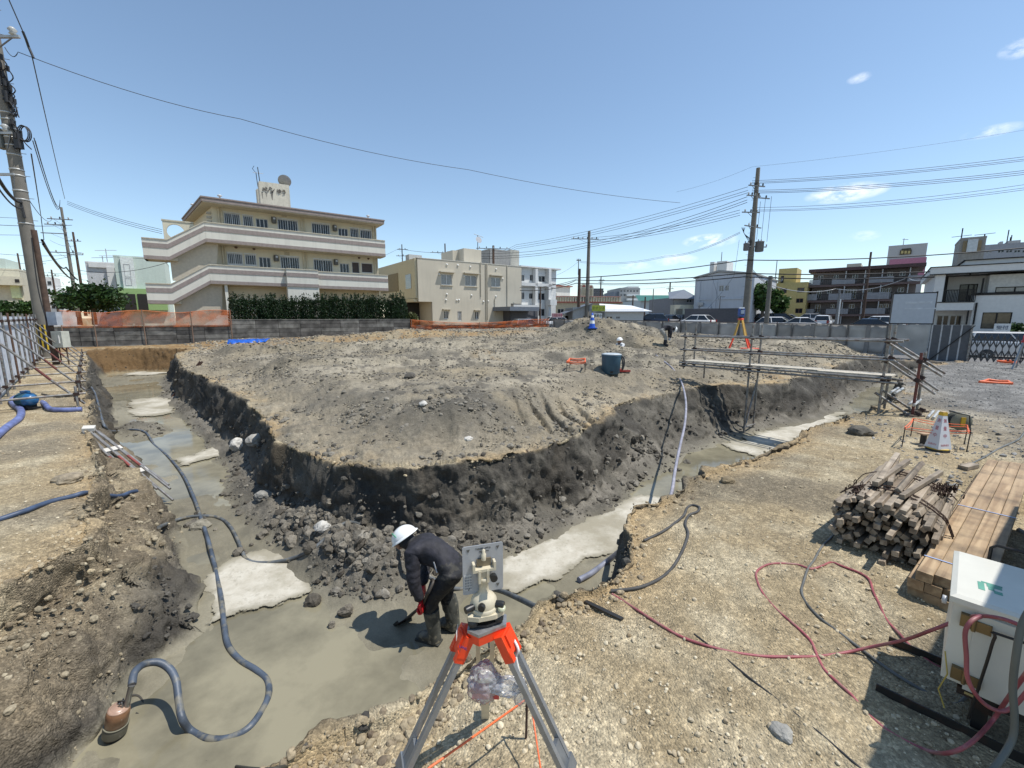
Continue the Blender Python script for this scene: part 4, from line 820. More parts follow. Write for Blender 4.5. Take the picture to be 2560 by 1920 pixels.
def workers():
    mats = {'cloth': mat('jacket_black', (.022, .021, .027), .75, var=.35, scale=18, bump=.35, bscale=22), 'trousers': mat('trousers_black', (.016, .016, .018), .8, var=.3, scale=9, rust=.35, rcol=(.11, .1, .075), bump=.35, bscale=22), 'boot': mat('boots_muddy', (.07, .073, .064), .6, var=.4, scale=12, rust=.8, rcol=(.2, .18, .13)), 'skin': mat('skin', (.33, .19, .13), .55), 'white': mat('shirt_white', (.6, .6, .6), .8, var=.1), 'head': mat('hood_black', (.02, .02, .022), .8)}
    ft = G(1100, 1582, FLOOR); ft.z = FLOOR-.02
    J = {'pelvis': (-.2, 0, .83), 'waist': (-.05, 0, .9), 'chest': (.1, 0, .94), 'upper': (.2, 0, .95), 'neck': (.29, 0, .97), 'skull': (.36, 0, .99), 'crown': (.42, 0, 1.0),
         'hipL': (-.19, .09, .78), 'kneeL': (.03, .11, .46), 'shinL': (.03, .11, .33), 'ankL': (0, .11, .09), 'toeL': (.15, .12, .045),
         'hipR': (-.19, -.09, .78), 'kneeR': (-.02, -.1, .46), 'shinR': (-.05, -.1, .33), 'ankR': (-.1, -.1, .09), 'toeR': (.06, -.11, .045),
         'shL': (.2, .15, .94), 'elL': (.15, .215, .68), 'wrL': (.09, .2, .5), 'shR': (.21, -.15, .93), 'elR': (.25, -.19, .68), 'wrR': (.2, -.02, .5)}
    Ed = [('pelvis', 'waist'), ('waist', 'chest'), ('chest', 'upper'), ('upper', 'neck'), ('neck', 'skull'), ('skull', 'crown'), ('pelvis', 'hipL'), ('hipL', 'kneeL'), ('kneeL', 'shinL'), ('shinL', 'ankL'), ('ankL', 'toeL'), ('pelvis', 'hipR'), ('hipR', 'kneeR'), ('kneeR', 'shinR'), ('shinR', 'ankR'), ('ankR', 'toeR'), ('upper', 'shL'), ('shL', 'elL'), ('elL', 'wrL'), ('upper', 'shR'), ('shR', 'elR'), ('elR', 'wrR')]
    Rd = {'pelvis': (.14, .15), 'waist': (.125, .135), 'chest': (.135, .15), 'upper': (.12, .13), 'neck': .06, 'skull': .09, 'crown': .08}
    for s in 'LR': Rd.update({'hip'+s: .1, 'knee'+s: .072, 'shin'+s: .072, 'ank'+s: .062, 'toe'+s: (.045, .05), 'sh'+s: .078, 'el'+s: .058, 'wr'+s: .042})
    reg = {e: 'cloth' for e in Ed}
    for s in 'LR': reg.update({('pelvis', 'hip'+s): 'trousers', ('hip'+s, 'knee'+s): 'trousers', ('knee'+s, 'shin'+s): 'trousers', ('shin'+s, 'ank'+s): 'boot', ('ank'+s, 'toe'+s): 'boot'})
    reg[('upper', 'neck')] = 'head'; reg[('neck', 'skull')] = 'head'; reg[('skull', 'crown')] = 'head'
    yaw = atan2(.34, -.94)
    t = person('person', 'stooping worker in black clothes, white helmet and red gloves in the muddy trench', ft, yaw, J, Ed, Rd, reg, mats, .94)
    helmet(t, (.385, 0, 1.02), (.62, .0, .8), .128)
    b = MB(); R = Vector((.62, 0, .8)).normalized().to_track_quat('Z', 'X').to_matrix(); b.box(Vector((.385, 0, 1.02))+R @ Vector((0, 0, .075))+Vector((0, .108, .0)), (.07, .006, .022), mat('logo_green', (.03, .3, .16), .5), Euler((-.6, -.65, 0)).to_matrix()); b.build('helmet_sticker', t)
    face = MB(); face.lathe([(0, -.075), (.05, -.06), (.072, -.01), (.07, .04), (0, .06)], mats['skin'], (.445, 0, .955), 16, Euler((0, .5, 0)).to_matrix(), sx=.8); face.tube([(.5, 0, .955), (.515, 0, .94), (.5, 0, .925)], .011, mats['skin'], 6)
    for s in (-1, 1): face.lathe([(0, -.008), (.008, 0), (0, .008)], mats['head'], (.497, .028*s, .968), 8); face.tube([(.4, .077*s, .97), (.405, .082*s, .945), (.41, .076*s, .93)], .01, mats['skin'], 6)
    face.box((.497, 0, .905), (.008, .045, .008), mat('lips', (.25, .1, .08), .6)); face.build('face', t)
    for s, x in ((1, 0.0), (-1, -.1)):
        b = MB(); b.tube([(x+.03 if s > 0 else x+.05, .11*s, .36), (x+.02, .11*s, .28), (x, .11*s, .12), (x, .11*s, .03)], [.083, .078, .066, .07], mats['boot'], 14); b.tube([(x-.04, .11*s, .045), (x+.06, .112*s, .05), (x+.15, .12*s, .04), (x+.19, .122*s, .03)], [.055, .056, .048, .025], mats['boot'], 12); b.box((x+.065, .114*s, .008), (.27, .1, .03), mat('sole', (.05, .052, .045), .7)); b.build('boot', t)
    rg = mat('glove_red', (.55, .015, .02), .55, var=.12, scale=30); wr = mat('stripe_white', (.6, .6, .6), .6)
    ax = Vector((.1, -.55, .35))
    gripping_hand(t, (.09, .2, .5), ax, (-.1, -.25, -1), rg, 1.1); gripping_hand(t, (.2, -.02, .5), ax, (-.1, .1, -1), rg, 1.1)
    b = MB(); b.box((-.055, .143, .86), (.012, .004, .11), wr, (0, .3, 0)); b.build('reflective_strip', t)
    # shovel in his hands
    s = thing('shovel', 'dark shovel held by the stooping worker over the mud', 'shovel', ft, yaw); s.scale = (.94, .94, .94); md = mat('shovel_steel', (.05, .045, .04), .5, .6, rust=.4); mw = mat('shovel_shaft', (.06, .05, .04), .6)
    h0 = Vector((.09, .16, .43)); h1 = Vector((.21, -.03, .44)); e = Vector((.33, -.38, .02)); top = Vector((.05, .3, .5))
    e = Vector((.42, .0, .06))
    b = MB(); b.tube([Vector((.0, .2, .62)), h0, e], .016, mw, 8); b.build('shaft', s)
    b = MB(); b.tube(smooth_path([Vector((.0, .2, .62)), (-.04, .26, .66), (-.06, .2, .74), (.0, .13, .7), Vector((.0, .2, .62))], 5), .014, mw, 7); b.build('grip', s)
    d = (e-h0).normalized(); q = d.to_track_quat('X', 'Z').to_matrix(); b = MB(); b.box(e+d*.08, (.26, .2, .008), md, q); b.box(e+d*.08+q @ Vector((0, .1, .012)), (.26, .006, .03), md, q); b.box(e+d*.08+q @ Vector((0, -.1, .012)), (.26, .006, .03), md, q); b.build('blade', s)
    # stooping worker by the far fence
    p = T(1662, 866); k = 1.0
    J2 = {kk: v for kk, v in J.items()}; J2.update({'skull': (.4, 0, .86), 'crown': (.45, 0, .84), 'neck': (.33, 0, .89), 'wrL': (.2, .12, .42), 'wrR': (.22, -.12, .42), 'elL': (.2, .18, .66), 'elR': (.22, -.18, .66), 'ankR': (0, -.1, .09), 'toeR': (.15, -.11, .045), 'shinR': (.0, -.1, .33), 'kneeR': (.0, -.1, .46)})
    sc = (p-Vector((0, 0, H))).length*38/1055/1.0
    t2 = person('person', 'distant worker in dark clothes bending down by the grey sheet fence', p, radians(-8), J2, Ed, Rd, reg, {**mats, 'trousers': mat('trousers_grey', (.3, .29, .26), .8), 'boot': mats['cloth']}, max(.9, min(1.1, sc)))
    helmet(t2, (.42, 0, .83), (.8, 0, -.3), .135)
    for s in (-1, 1): gripping_hand(t2, (.21, .12*s, .42), (0, 1, 0), (0, 0, -1), mats['white'], 1.0)
    # crouching worker hidden behind the drink cooler
    p = Vector((PIT[0], PIT[1], hz(*PIT)-.02)); Js = {'pelvis': (-.1, 0, .25), 'waist': (-.02, 0, .4), 'chest': (.06, 0, .56), 'upper': (.1, 0, .66), 'neck': (.13, 0, .74), 'skull': (.15, 0, .8), 'crown': (.16, 0, .88), 'hipL': (-.05, .1, .24), 'kneeL': (.3, .16, .42), 'shinL': (.26, .16, .3), 'ankL': (.12, .14, .07), 'toeL': (.3, .15, .04), 'hipR': (-.05, -.1, .24), 'kneeR': (.3, -.16, .42), 'shinR': (.26, -.16, .3), 'ankR': (.12, -.14, .07), 'toeR': (.3, -.15, .04), 'shL': (.1, .17, .64), 'elL': (.25, .22, .45), 'wrL': (.42, .14, .36), 'shR': (.1, -.17, .64), 'elR': (.25, -.22, .45), 'wrR': (.42, -.14, .36)}
    rg2 = dict(reg); rg2[('neck', 'skull')] = 'skin'; rg2[('skull', 'crown')] = 'skin'
    t3 = person('person', 'crouching worker with a white helmet half hidden behind the blue drink cooler', p, radians(215), Js, Ed, Rd, rg2, {**mats, 'cloth': mats['white']}, .95)
    helmet(t3, (.15, 0, .87), (.1, 0, 1), .13)
    for s in (-1, 1): gripping_hand(t3, (.42, .14*s, .36), (0, 1, 0), (.5, 0, -1), mats['white'], 1.0)
workers()
# ---------------------------------------------------------------- scaffold footbridge and its stair
m_galv = mat('scaffold_galv', (.27, .26, .24), .5, .5, rust=.45, var=.3, scale=9); m_rpipe = mat('scaffold_red', (.16, .05, .04), .6, .2, rust=.4, var=.3); m_rust = mat('coupler_rust', (.06, .035, .028), .7, .4, var=.3); m_deck = mat('deck_board', (.50, .45, .36), .75, var=.2, scale=12)
def bridge():
    ax = Vector((.6, -.8, 0)); nn = Vector((.76, .65, 0)).normalized(); C0 = G(1859, 1083, FLOOR)
    A = C0-ax*1.85; E = C0+ax*2.68; bk = nn*.62
    t = thing('scaffold_bridge', 'rusty pipe scaffold footbridge with handrails spanning the right trench', 'footbridge', (A.x, A.y, 0)); o = Vector((A.x, A.y, 0))
    P = lambda q, z: Vector((q.x, q.y, z))-o
    def pipe(a, b_, nm='pipe', m=None, r=.0245):
        b = MB(); b.tube([a, b_], r, m or m_galv, 8); return b.build(nm, t)
    def coupler(p):
        b = MB(); b.box(p, (.09, .085, .08), m_rust, (.3, .2, .5)); b.tube([p+Vector((-.06, 0, 0)), p+Vector((.06, 0, .02))], .014, m_rust, 6); b.build('coupler', t)
    for q, z0, z1 in ((A, .5, 1.84), (A+bk, .5, 1.8), (C0, FLOOR, 1.84), (C0+bk, FLOOR, 1.8), (E, -.05, 1.86), (E+bk, .0, 1.84)): pipe(P(q, z0), P(q, z1), 'post')
    for off in (Vector(), bk):
        s = -1 if off.length == 0 else 1; k = nn*(.045*s)
        for z0, z1, x in ((1.45, 1.52, .1), (1.06, 1.12, 0), (.68, .74, 0), (.6, .66, .1)):
            a, e = A+off+k-ax*.12, E+off+k+ax*(.14+x); pipe(P(a, z0), P(e, z1), 'rail')
            for f in (A, C0, E): coupler(P(f+off, z0+(z1-z0)*((f-A).length/4.53)))
    pipe(P(C0, FLOOR+.05), P(C0+bk, .35), 'brace'); pipe(P(C0-nn*.08, FLOOR+.16), P(C0+bk+nn*.08, FLOOR+.14), 'tie_pipe'); pipe(P(A+bk+ax*.35, .2), P(A+bk+ax*.35, .78), 'post')
    for i, f in enumerate((.03, .37, .52, .68, .97)): a = A+(E-A)*f; pipe(P(a-nn*.12, .66+.07*f), P(a+bk+nn*.12, .66+.07*f), 'transom')
    for j in range(2):                       # two rows of boards, lapped
        for f0, f1, up in ((0.0, .74, .018), (.7, 1.03, .0)):
            a, e = A+(E-A)*f0+nn*(.09+.26*j), A+(E-A)*f1+nn*(.09+.26*j)
            b = MB(); b.bar(P(a+nn*.05, .71+up+.07*f0), P(e+nn*.05, .71+up+.07*f1), .24, .035, m_deck); b.build('plank', t)
    # stair down to the right bank
    sx = Vector((.72, -.69, 0)).normalized(); 
    for off in (Vector(), bk):
        g = E+sx*.52+off; pipe(P(g, -.05), P(g, 1.3 if off.length == 0 else 1.28), 'post', m_rpipe if off.length == 0 else None)
        pipe(P(E+off-sx*.03, 1.5), P(E+off+sx*.86, .86), 'handrail'); pipe(P(E+off-sx*.03, 1.13), P(E+off+sx*.8, .5), 'handrail'); pipe(P(E+off-sx*.1, .42), P(E+off+sx*.62, -.08), 'stringer')
        for z, f in ((1.12, .52), (.74, .52), (1.5, 0), (1.1, 0), (.06, .6)): coupler(P(E+off+sx*f, z))
        b = MB(); b.box(P(g, -.0)+Vector((0, 0, .02)), (.34, .2, .05), mat('sole_plate', (.1, .075, .055), .8)); b.build('base_plate', t)
    for i in range(3):
        c = E+sx*(.16+.3*i); z = .46-.21*i
        for k in (0, .075):
            b = MB(); b.tube([P(c+sx*k-nn*.16, z+.01), P(c+sx*k+bk+nn*.18, z)], .026, mat('tread_pipe', (.5, .49, .46), .45, .5, rust=.25), 8); b.build('tread_pipe', t)
bridge()
# ---------------------------------------------------------------- white cone, cable reel, string enclosures
def cone_sq():
    p = T(2343, 1126); t = thing('survey_cone', 'white square survey cone with red lettering and a yellow cap', 'cone', p, radians(2)); t.scale = (.6, .6, .75); mw = mat('cone_white', (.62, .63, .66), .5, var=.06); my = mat('cone_yellow', (.62, .40, .03), .5); mr_ = mat('cone_red', (.42, .03, .05), .5)
    hb = .175; ht = .055; z0, z1 = .06, .73
    b = MB(); vs = [(s*hb, q*hb, z0) for s, q in ((-1, -1), (1, -1), (1, 1), (-1, 1))]+[(s*ht, q*ht, z1) for s, q in ((-1, -1), (1, -1), (1, 1), (-1, 1))]
    b.add(vs, [(0, 1, 5, 4), (1, 2, 6, 5), (2, 3, 7, 6), (3, 0, 4, 7), (4, 5, 6, 7)], mw); b.build('shell', t)
    b = MB(); b.span((-.058, -.058, z1-.005), (.058, .058, z1+.06), my); b.span((-.045, -.045, z1+.06), (.045, .045, z1+.075), mat('cone_cap_top', (.5, .36, .2), .6)); b.build('cap', t)
    b = MB(); b.prism([(.24*cos(a)*1.0, .24*sin(a)) for a in [k*pi/4+pi/8 for k in range(8)]], 0, .045, mat('cone_base', (.03, .03, .03), .7)); b.build('base', t)
    b = MB(); b.prism([(.215*cos(a), .215*sin(a)) for a in [k*pi/12 for k in range(24)]], .045, .062, my); b.build('base_ring', t)
    tilt = math.atan((hb-ht)/(z1-z0))
    for face in (0, 1, 3, 2):
        rz = face*pi/2
        for ch, z, sz in (('測', .62, .085), ('量', .47, .09), ('中', .32, .095), ('SURVEY', .14, .058)):
            y = -(hb+(ht-hb)*(z-z0)/(z1-z0))-.002; l = Vector((0, y, z)); l.rotate(Euler((0, 0, rz)))
            text(ch, sz, mr_, t, l, Euler((pi/2-tilt, 0, rz)), depth=.0005)
    # reel behind it
    p = T(2392, 1078); t = thing('cable_reel', 'grey cable reel with a yellow hub standing behind the white cone', 'cable reel', p, radians(-18)); t.scale = (.74, .74, .74); RX = Euler((pi/2, 0, 0)).to_matrix(); mg = mat('reel_grey', (.17, .165, .12), .5)
    for y in (-.1, .1): b = MB(); b.lathe([(0, -.008), (.2, -.008), (.205, 0), (.2, .008), (0, .008)], mg, (0, y, .25), 28, RX); b.build('flange', t)
    b = MB(); b.lathe([(.15, -.09), (.15, .09)], m_black, (0, 0, .25), 20, RX); b.build('wound_cable', t)
    b = MB(); b.box((0.02, -.118, .26), (.08, .03, .2), mat('reel_yellow', (.55, .34, .02), .5)); b.build('hub_plate', t)
    b = MB(); b.tube([(.17, -.15, 0), (.1, -.15, .42), (-.12, -.15, .46), (-.12, .15, .46), (.1, .15, .42), (.17, .15, 0), (.2, -.15, .01)], .014, m_black, 7); b.build('frame', t)
cone_sq()
def enclosure(pts, label, hgt=.3, rods=True, r=.008):
    """orange survey string round a few iron rods"""
    P = [T(u, v) for u, v in pts]; t = thing('string_enclosure', label, 'string line', P[0]); o = P[0]
    for p in P:
        if rods: b = MB(); b.tube([p-o-Vector((0, 0, .05)), p-o+Vector((.01, 0, hgt))], .008, m_black, 6); b.build('rod', t)
    for i in range(len(P)):
        a, c = P[i]-o, P[(i+1) % len(P)]-o
        b = MB()
        for k in range(2): 
            z = hgt-.03*k; mid = (a+c)/2+Vector((.01*k, 0, z-.02-.015*k)); b.tube(smooth_path([a+Vector((0, 0, z)), mid, c+Vector((0, 0, z))], 5), r*.7, m_string, 5)
        b.build('string', t)
enclosure([(2254, 1118), (2276, 1092), (2410, 1112), (2416, 1130)], 'orange string stretched round rods beside the white cone', .32)
enclosure([(1416, 929), (1424, 921), (1462, 921), (1462, 931)], 'orange string round a stake left of the blue drink cooler', .28, r=.022)
enclosure([(2448, 958), (2470, 953), (2520, 957), (2530, 962)], 'orange string lying low on the grey yard below the gate', .06, r=.04)
enclosure([(2492, 908), (2520, 906), (2545, 909), (2530, 912)], 'orange string on rods near the gate tripod', .12, r=.035)
0 and enclosure([(788, 838), (800, 837), (812, 837), (806, 839)], 'small orange string bundle on the brown rear bank below the hedge wall', .2, r=.05)
0 and enclosure([(1160, 832), (1168, 831), (1172, 831), (1168, 833)], 'small orange string bundle before the orange net', .2, r=.05)
p = T(2306, 1112); t = thing('marker_post', 'short black marker post with a wooden cap inside the string', 'marker post', p)
b = MB(); b.tube([(0, 0, -.05), (0, 0, .17)], .04, m_black, 10); b.build('post', t); b = MB(); b.box((.02, 0, .18), (.17, .12, .02), mat('ply', (.36, .24, .14), .7)); b.build('cap', t)
# ---------------------------------------------------------------- drink cooler and things beside it
def cooler():
    p = T(1527, 934); t = thing('drink_cooler', 'blue drink cooler with a white lid rim standing on the plateau', 'cooler', p, radians(-8)); mb = mat('cooler_blue', (.035, .085, .125), .5, var=.12); ml = mat('cooler_lid', (.42, .46, .48), .5)
    b = MB(); b.lathe([(.2, 0), (.225, .03), (.25, .44), (.25, .47)], mb, n=24, sx=1.05); b.build('tub', t)
    b = MB(); b.lathe([(.255, .47), (.26, .49), (.255, .53), (.2, .55), (0, .555)], mb, n=24, sx=1.05); b.build('lid', t)
    b = MB(); b.lathe([(.258, .525), (.262, .535), (.2, .556)], ml, n=24, sx=1.05); b.build('lid_rim', t)
    b = MB(); b.tube(smooth_path([(.265, .0, .5), (.33, -.03, .42), (.34, -.06, .25), (.29, -.1, .12), (.3, -.08, .3), (.265, 0, .48)]), .02, m_black, 7); b.build('handle', t)
    b = MB(); b.box((0, -.245, .07), (.07, .05, .05), m_knob); b.build('tap', t)
    p = T(1558, 931); b = MB(); b.box((0, 0, .04), (.4, .05, .05), mat('tool_red', (.35, .03, .02), .5)); b.box((-.1, 0, .06), (.14, .09, .07), mat('tool_red', (.35, .03, .02), .5)); o = b.build('red_tool'); o.location = p; o.rotation_euler = (0, 0, .1); tag(o, 'small red hand tool lying beside the blue drink cooler', 'tool')
cooler()
def station():
    p = T(1846, 872); t = thing('total_station', 'blue survey instrument on an orange and yellow tripod before the sheet fence', 'survey instrument', p); m1 = mat('tripod_yellow', (.5, .3, .06), .5); m2 = mat('ts_blue', (.02, .08, .3), .4)
    k = 1.0
    for a in (3.6, 4.9, .2):
        ft = Vector((cos(a)*.62, sin(a)*.62, 0)); b = MB(); b.bar((cos(a)*.08, sin(a)*.08, 1.25), ft*.55+Vector((0, 0, .55)), .07, .05, m1); b.bar(ft*.55+Vector((0, 0, .56)), ft, .055, .045, m_orange); b.build('leg', t)
    b = MB(); b.lathe([(.11, 1.22), (.12, 1.3), (.09, 1.31)], m_orange, n=14); b.build('head', t)
    b = MB(); b.lathe([(.08, 1.31), (.09, 1.36), (.07, 1.38)], m_knob, n=12); b.span((-.1, -.08, 1.38), (.1, .08, 1.46), m2); b.span((-.12, -.07, 1.44), (-.075, .07, 1.72), m2); b.span((.075, -.07, 1.44), (.12, .07, 1.72), m2); b.span((-.07, -.11, 1.5), (.07, .11, 1.66), mat('ts_pale', (.3, .36, .45), .4)); b.span((-.11, -.02, 1.72), (.11, .02, 1.78), m_white); b.build('instrument', t)
    b = MB(); b.prism([(.45*cos(a), .3*sin(a)) for a in [i*pi/5 for i in range(10)]], .01, .03, mat('tape_heap', (.6, .1, .05), .6)); o = b.build('orange_sheet'); o.location = p+Vector((.35, -.3, .02)); tag(o, 'orange sheet crumpled on the ground at the far tripod foot', 'sheet')
    p = T(2548, 922); t = thing('survey_tripod', 'small red and grey tripod standing at the frame edge by the gate', 'tripod', p); 
    for a in (3.4, 5.0, .9): 
        ft = Vector((cos(a)*.42, sin(a)*.42, 0)); b = MB(); b.bar((cos(a)*.05, sin(a)*.05, 1.05), ft, .045, .04, m_alu); b.build('leg', t)
    b = MB(); b.lathe([(.08, 1.02), (.09, 1.1), (.05, 1.12), (.05, 1.3), (0, 1.31)], mat('tripod_red', (.45, .03, .03), .4), n=12); b.build('head', t)
station()
def roundcone(p, label):
    t = thing('traffic_cone', label, 'traffic cone', p); mb = mat('cone_blue', (.02, .1, .5), .5)
    b = MB(); b.span((-.2, -.2, 0), (.2, .2, .04), mb); b.build('base', t)
    b = MB(); b.lathe([(.15, .04), (.12, .22)], mb, n=16); b.lathe([(.1, .36), (.075, .5)], mb, n=16); b.lathe([(.052, .6), (.03, .7), (0, .71)], mb, n=16); b.build('shell', t)
    b = MB(); b.lathe([(.12, .22), (.1, .36)], m_white, n=16); b.lathe([(.075, .5), (.052, .6)], m_white, n=16); b.build('reflective_band', t)
roundcone(T(1480, 821), 'blue and white traffic cone on top of the right earth heap')
def tarp():
    p0, p1, p2 = T(572, 861), T(670, 855), T(630, 862); a = W(570, 849, p0.y+.5); b_ = W(672, 846, p1.y+.5)
    n = 24; b = MB(); vs = []; fs = []
    for i in range(n):
        f = i/(n-1); top = a.lerp(b_, f)+Vector((0, .12*sin(i*1.7), .03*sin(i*2.3))); bot = p0.lerp(p1, f)+Vector((0, -.15+.1*sin(i*1.3), .02)); vs += [top, top.lerp(bot, .5)+Vector((0, .08*sin(i*2.9), 0)), bot]
    for i in range(n-1):
        for j in range(2): fs.append((i*3+j, i*3+j+1, i*3+j+4, i*3+j+3))
    b.add(vs, fs, mat('tarp_blue', (.01, .11, .52), .4, var=.15), True); o = b.build('blue_tarp'); s = o.modifiers.new('thick', 'SOLIDIFY'); s.thickness = .01; tag(o, 'bright blue tarpaulin spread at the far left foot of the block wall', 'tarpaulin')
tarp()
# ---------------------------------------------------------------- timber
def wood(name, c1, c2, sc=1.0):
    if name in MATS: return MATS[name]
    m, N, L = newmat(name); o = N.new('ShaderNodeOutputMaterial'); p = N.new('ShaderNodeBsdfPrincipled'); L.new(p.outputs[0], o.inputs[0])
    tcn = N.new('ShaderNodeTexCoord'); oi = N.new('ShaderNodeObjectInfo'); mpn = N.new('ShaderNodeMapping'); mpn.inputs['Scale'].default_value = (1.2*sc, 22*sc, 22*sc); L.new(tcn.outputs['Object'], mpn.inputs[0]); 
    ad = N.new('ShaderNodeVectorMath'); ad.operation = 'ADD'; L.new(mpn.outputs[0], ad.inputs[0]); mr = N.new('ShaderNodeMath'); mr.operation = 'MULTIPLY'; mr.inputs[1].default_value = 90; L.new(oi.outputs['Random'], mr.inputs[0]); L.new(mr.outputs[0], ad.inputs[1])
    n = N.new('ShaderNodeTexNoise'); n.inputs['Scale'].default_value = 1; n.inputs['Detail'].default_value = 6; n.inputs['Distortion'].default_value = .6; L.new(ad.outputs[0], n.inputs['Vector'])
    r = N.new('ShaderNodeValToRGB'); r.color_ramp.elements[0].position = .36; r.color_ramp.elements[0].color = (*c1, 1); r.color_ramp.elements[1].position = .64; r.color_ramp.elements[1].color = (*c2, 1); L.new(n.outputs['Fac'], r.inputs[0])
    hs = N.new('ShaderNodeHueSaturation'); v = N.new('ShaderNodeMapRange'); v.inputs[3].default_value = .72; v.inputs[4].default_value = 1.25; L.new(oi.outputs['Random'], v.inputs[0]); L.new(v.outputs[0], hs.inputs['Value']); L.new(r.outputs[0], hs.inputs['Color'])
    n2 = N.new('ShaderNodeTexNoise'); n2.inputs['Scale'].default_value = 5; n2.inputs['Detail'].default_value = 5; L.new(ad.outputs[0], n2.inputs['Vector']); n3 = N.new('ShaderNodeTexNoise'); n3.inputs['Scale'].default_value = 7; L.new(tcn.outputs['Object'], n3.inputs['Vector'])
    m3 = N.new('ShaderNodeMapRange'); m3.inputs[1].default_value = .45; m3.inputs[2].default_value = .7; m3.inputs[3].default_value = 1.05; m3.inputs[4].default_value = .62; L.new(n3.outputs['Fac'], m3.inputs[0]); h2 = N.new('ShaderNodeHueSaturation'); L.new(hs.outputs[0], h2.inputs['Color']); L.new(m3.outputs[0], h2.inputs['Value'])
    L.new(h2.outputs[0], p.inputs['Base Color']); p.inputs['Roughness'].default_value = .75; b = N.new('ShaderNodeBump'); b.inputs['Strength'].default_value = .25; b.inputs['Distance'].default_value = .01; L.new(n.outputs['Fac'], b.inputs['Height']); L.new(b.outputs[0], p.inputs['Normal'])
    MATS[name] = m; return m
w_new = wood('timber_fresh', (.235, .155, .085), (.37, .265, .155)); w_old = wood('timber_weathered', (.2, .155, .11), (.36, .3, .225), .8)
def beam_mesh(L, w, h, m, c=.004):
    b = MB(); b.prism([(-w/2+c, -h/2), (w/2-c, -h/2), (w/2, -h/2+c), (w/2, h/2-c), (w/2-c, h/2), (-w/2+c, h/2), (-w/2, h/2-c), (-w/2, -h/2+c)], -L/2, L/2, m, Matrix(((0, 0, 1, 0), (1, 0, 0, 0), (0, 1, 0, 0), (0, 0, 0, 1)))); return b.mesh('beam')
def planks():
    o = G(2276, 1497, 0); zz = min(hz(o.x, o.y), .02); L = 3.95; d = Vector((.8, .6)); an = atan2(.6, .8); g = np.random.default_rng(3)
    t = thing('timber_stack', 'long stack of fresh sawn timbers strapped with pale blue tape', 'timber stack', (o.x, o.y, zz), an); me = beam_mesh(L, .086, .068, w_new)
    for j in range(3):
        for i in range(4):
            x = L/2+g.normal(0, .012)+(0.0 if j < 2 else (.0 if i < 1 else .08 if i > 1 else .03))
            b = link('timber', me, t); b.location = (x, -.045-i*.0885+(.03 if j < 2 else 0)*1, .035+j*.0705+g.normal(0, .0008)); b.rotation_euler = (0, 0, g.normal(0, .0012))
    ms = mat('strap_blue', (.35, .42, .62), .4)
    for x in (.3, 1.75):
        b = MB(); b.box((x, -.18, .2145), (.014, .36, .0015), ms, (0, 0, .04)); b.build('strap', t)
    # second, lower stack with stickers laid across
    s2 = thing('timber_stack', 'lower timber stack with dark cross battens beside the long stack', 'timber stack', (o.x+.36*.6+.5, o.y-.36*.8+.38, zz), an); g2 = beam_mesh(3.7, .1, .07, w_new)
    for j in range(2):
        for i in range(6): b = link('timber', g2, s2); b.location = (2.0+g.normal(0, .02), -.2-i*.104, .036+j*.072); b.rotation_euler = (0, 0, g.normal(0, .002))
    st = beam_mesh(.72, .035, .03, mat('sticker_dark', (.10, .055, .03), .8))
    for x in (.6, 1.15, 1.75, 2.35, 2.95, 3.5): b = link('cross_batten', st, s2); b.location = (x, -.47, .161); b.rotation_euler = (0, 0, pi/2+.02)
planks()
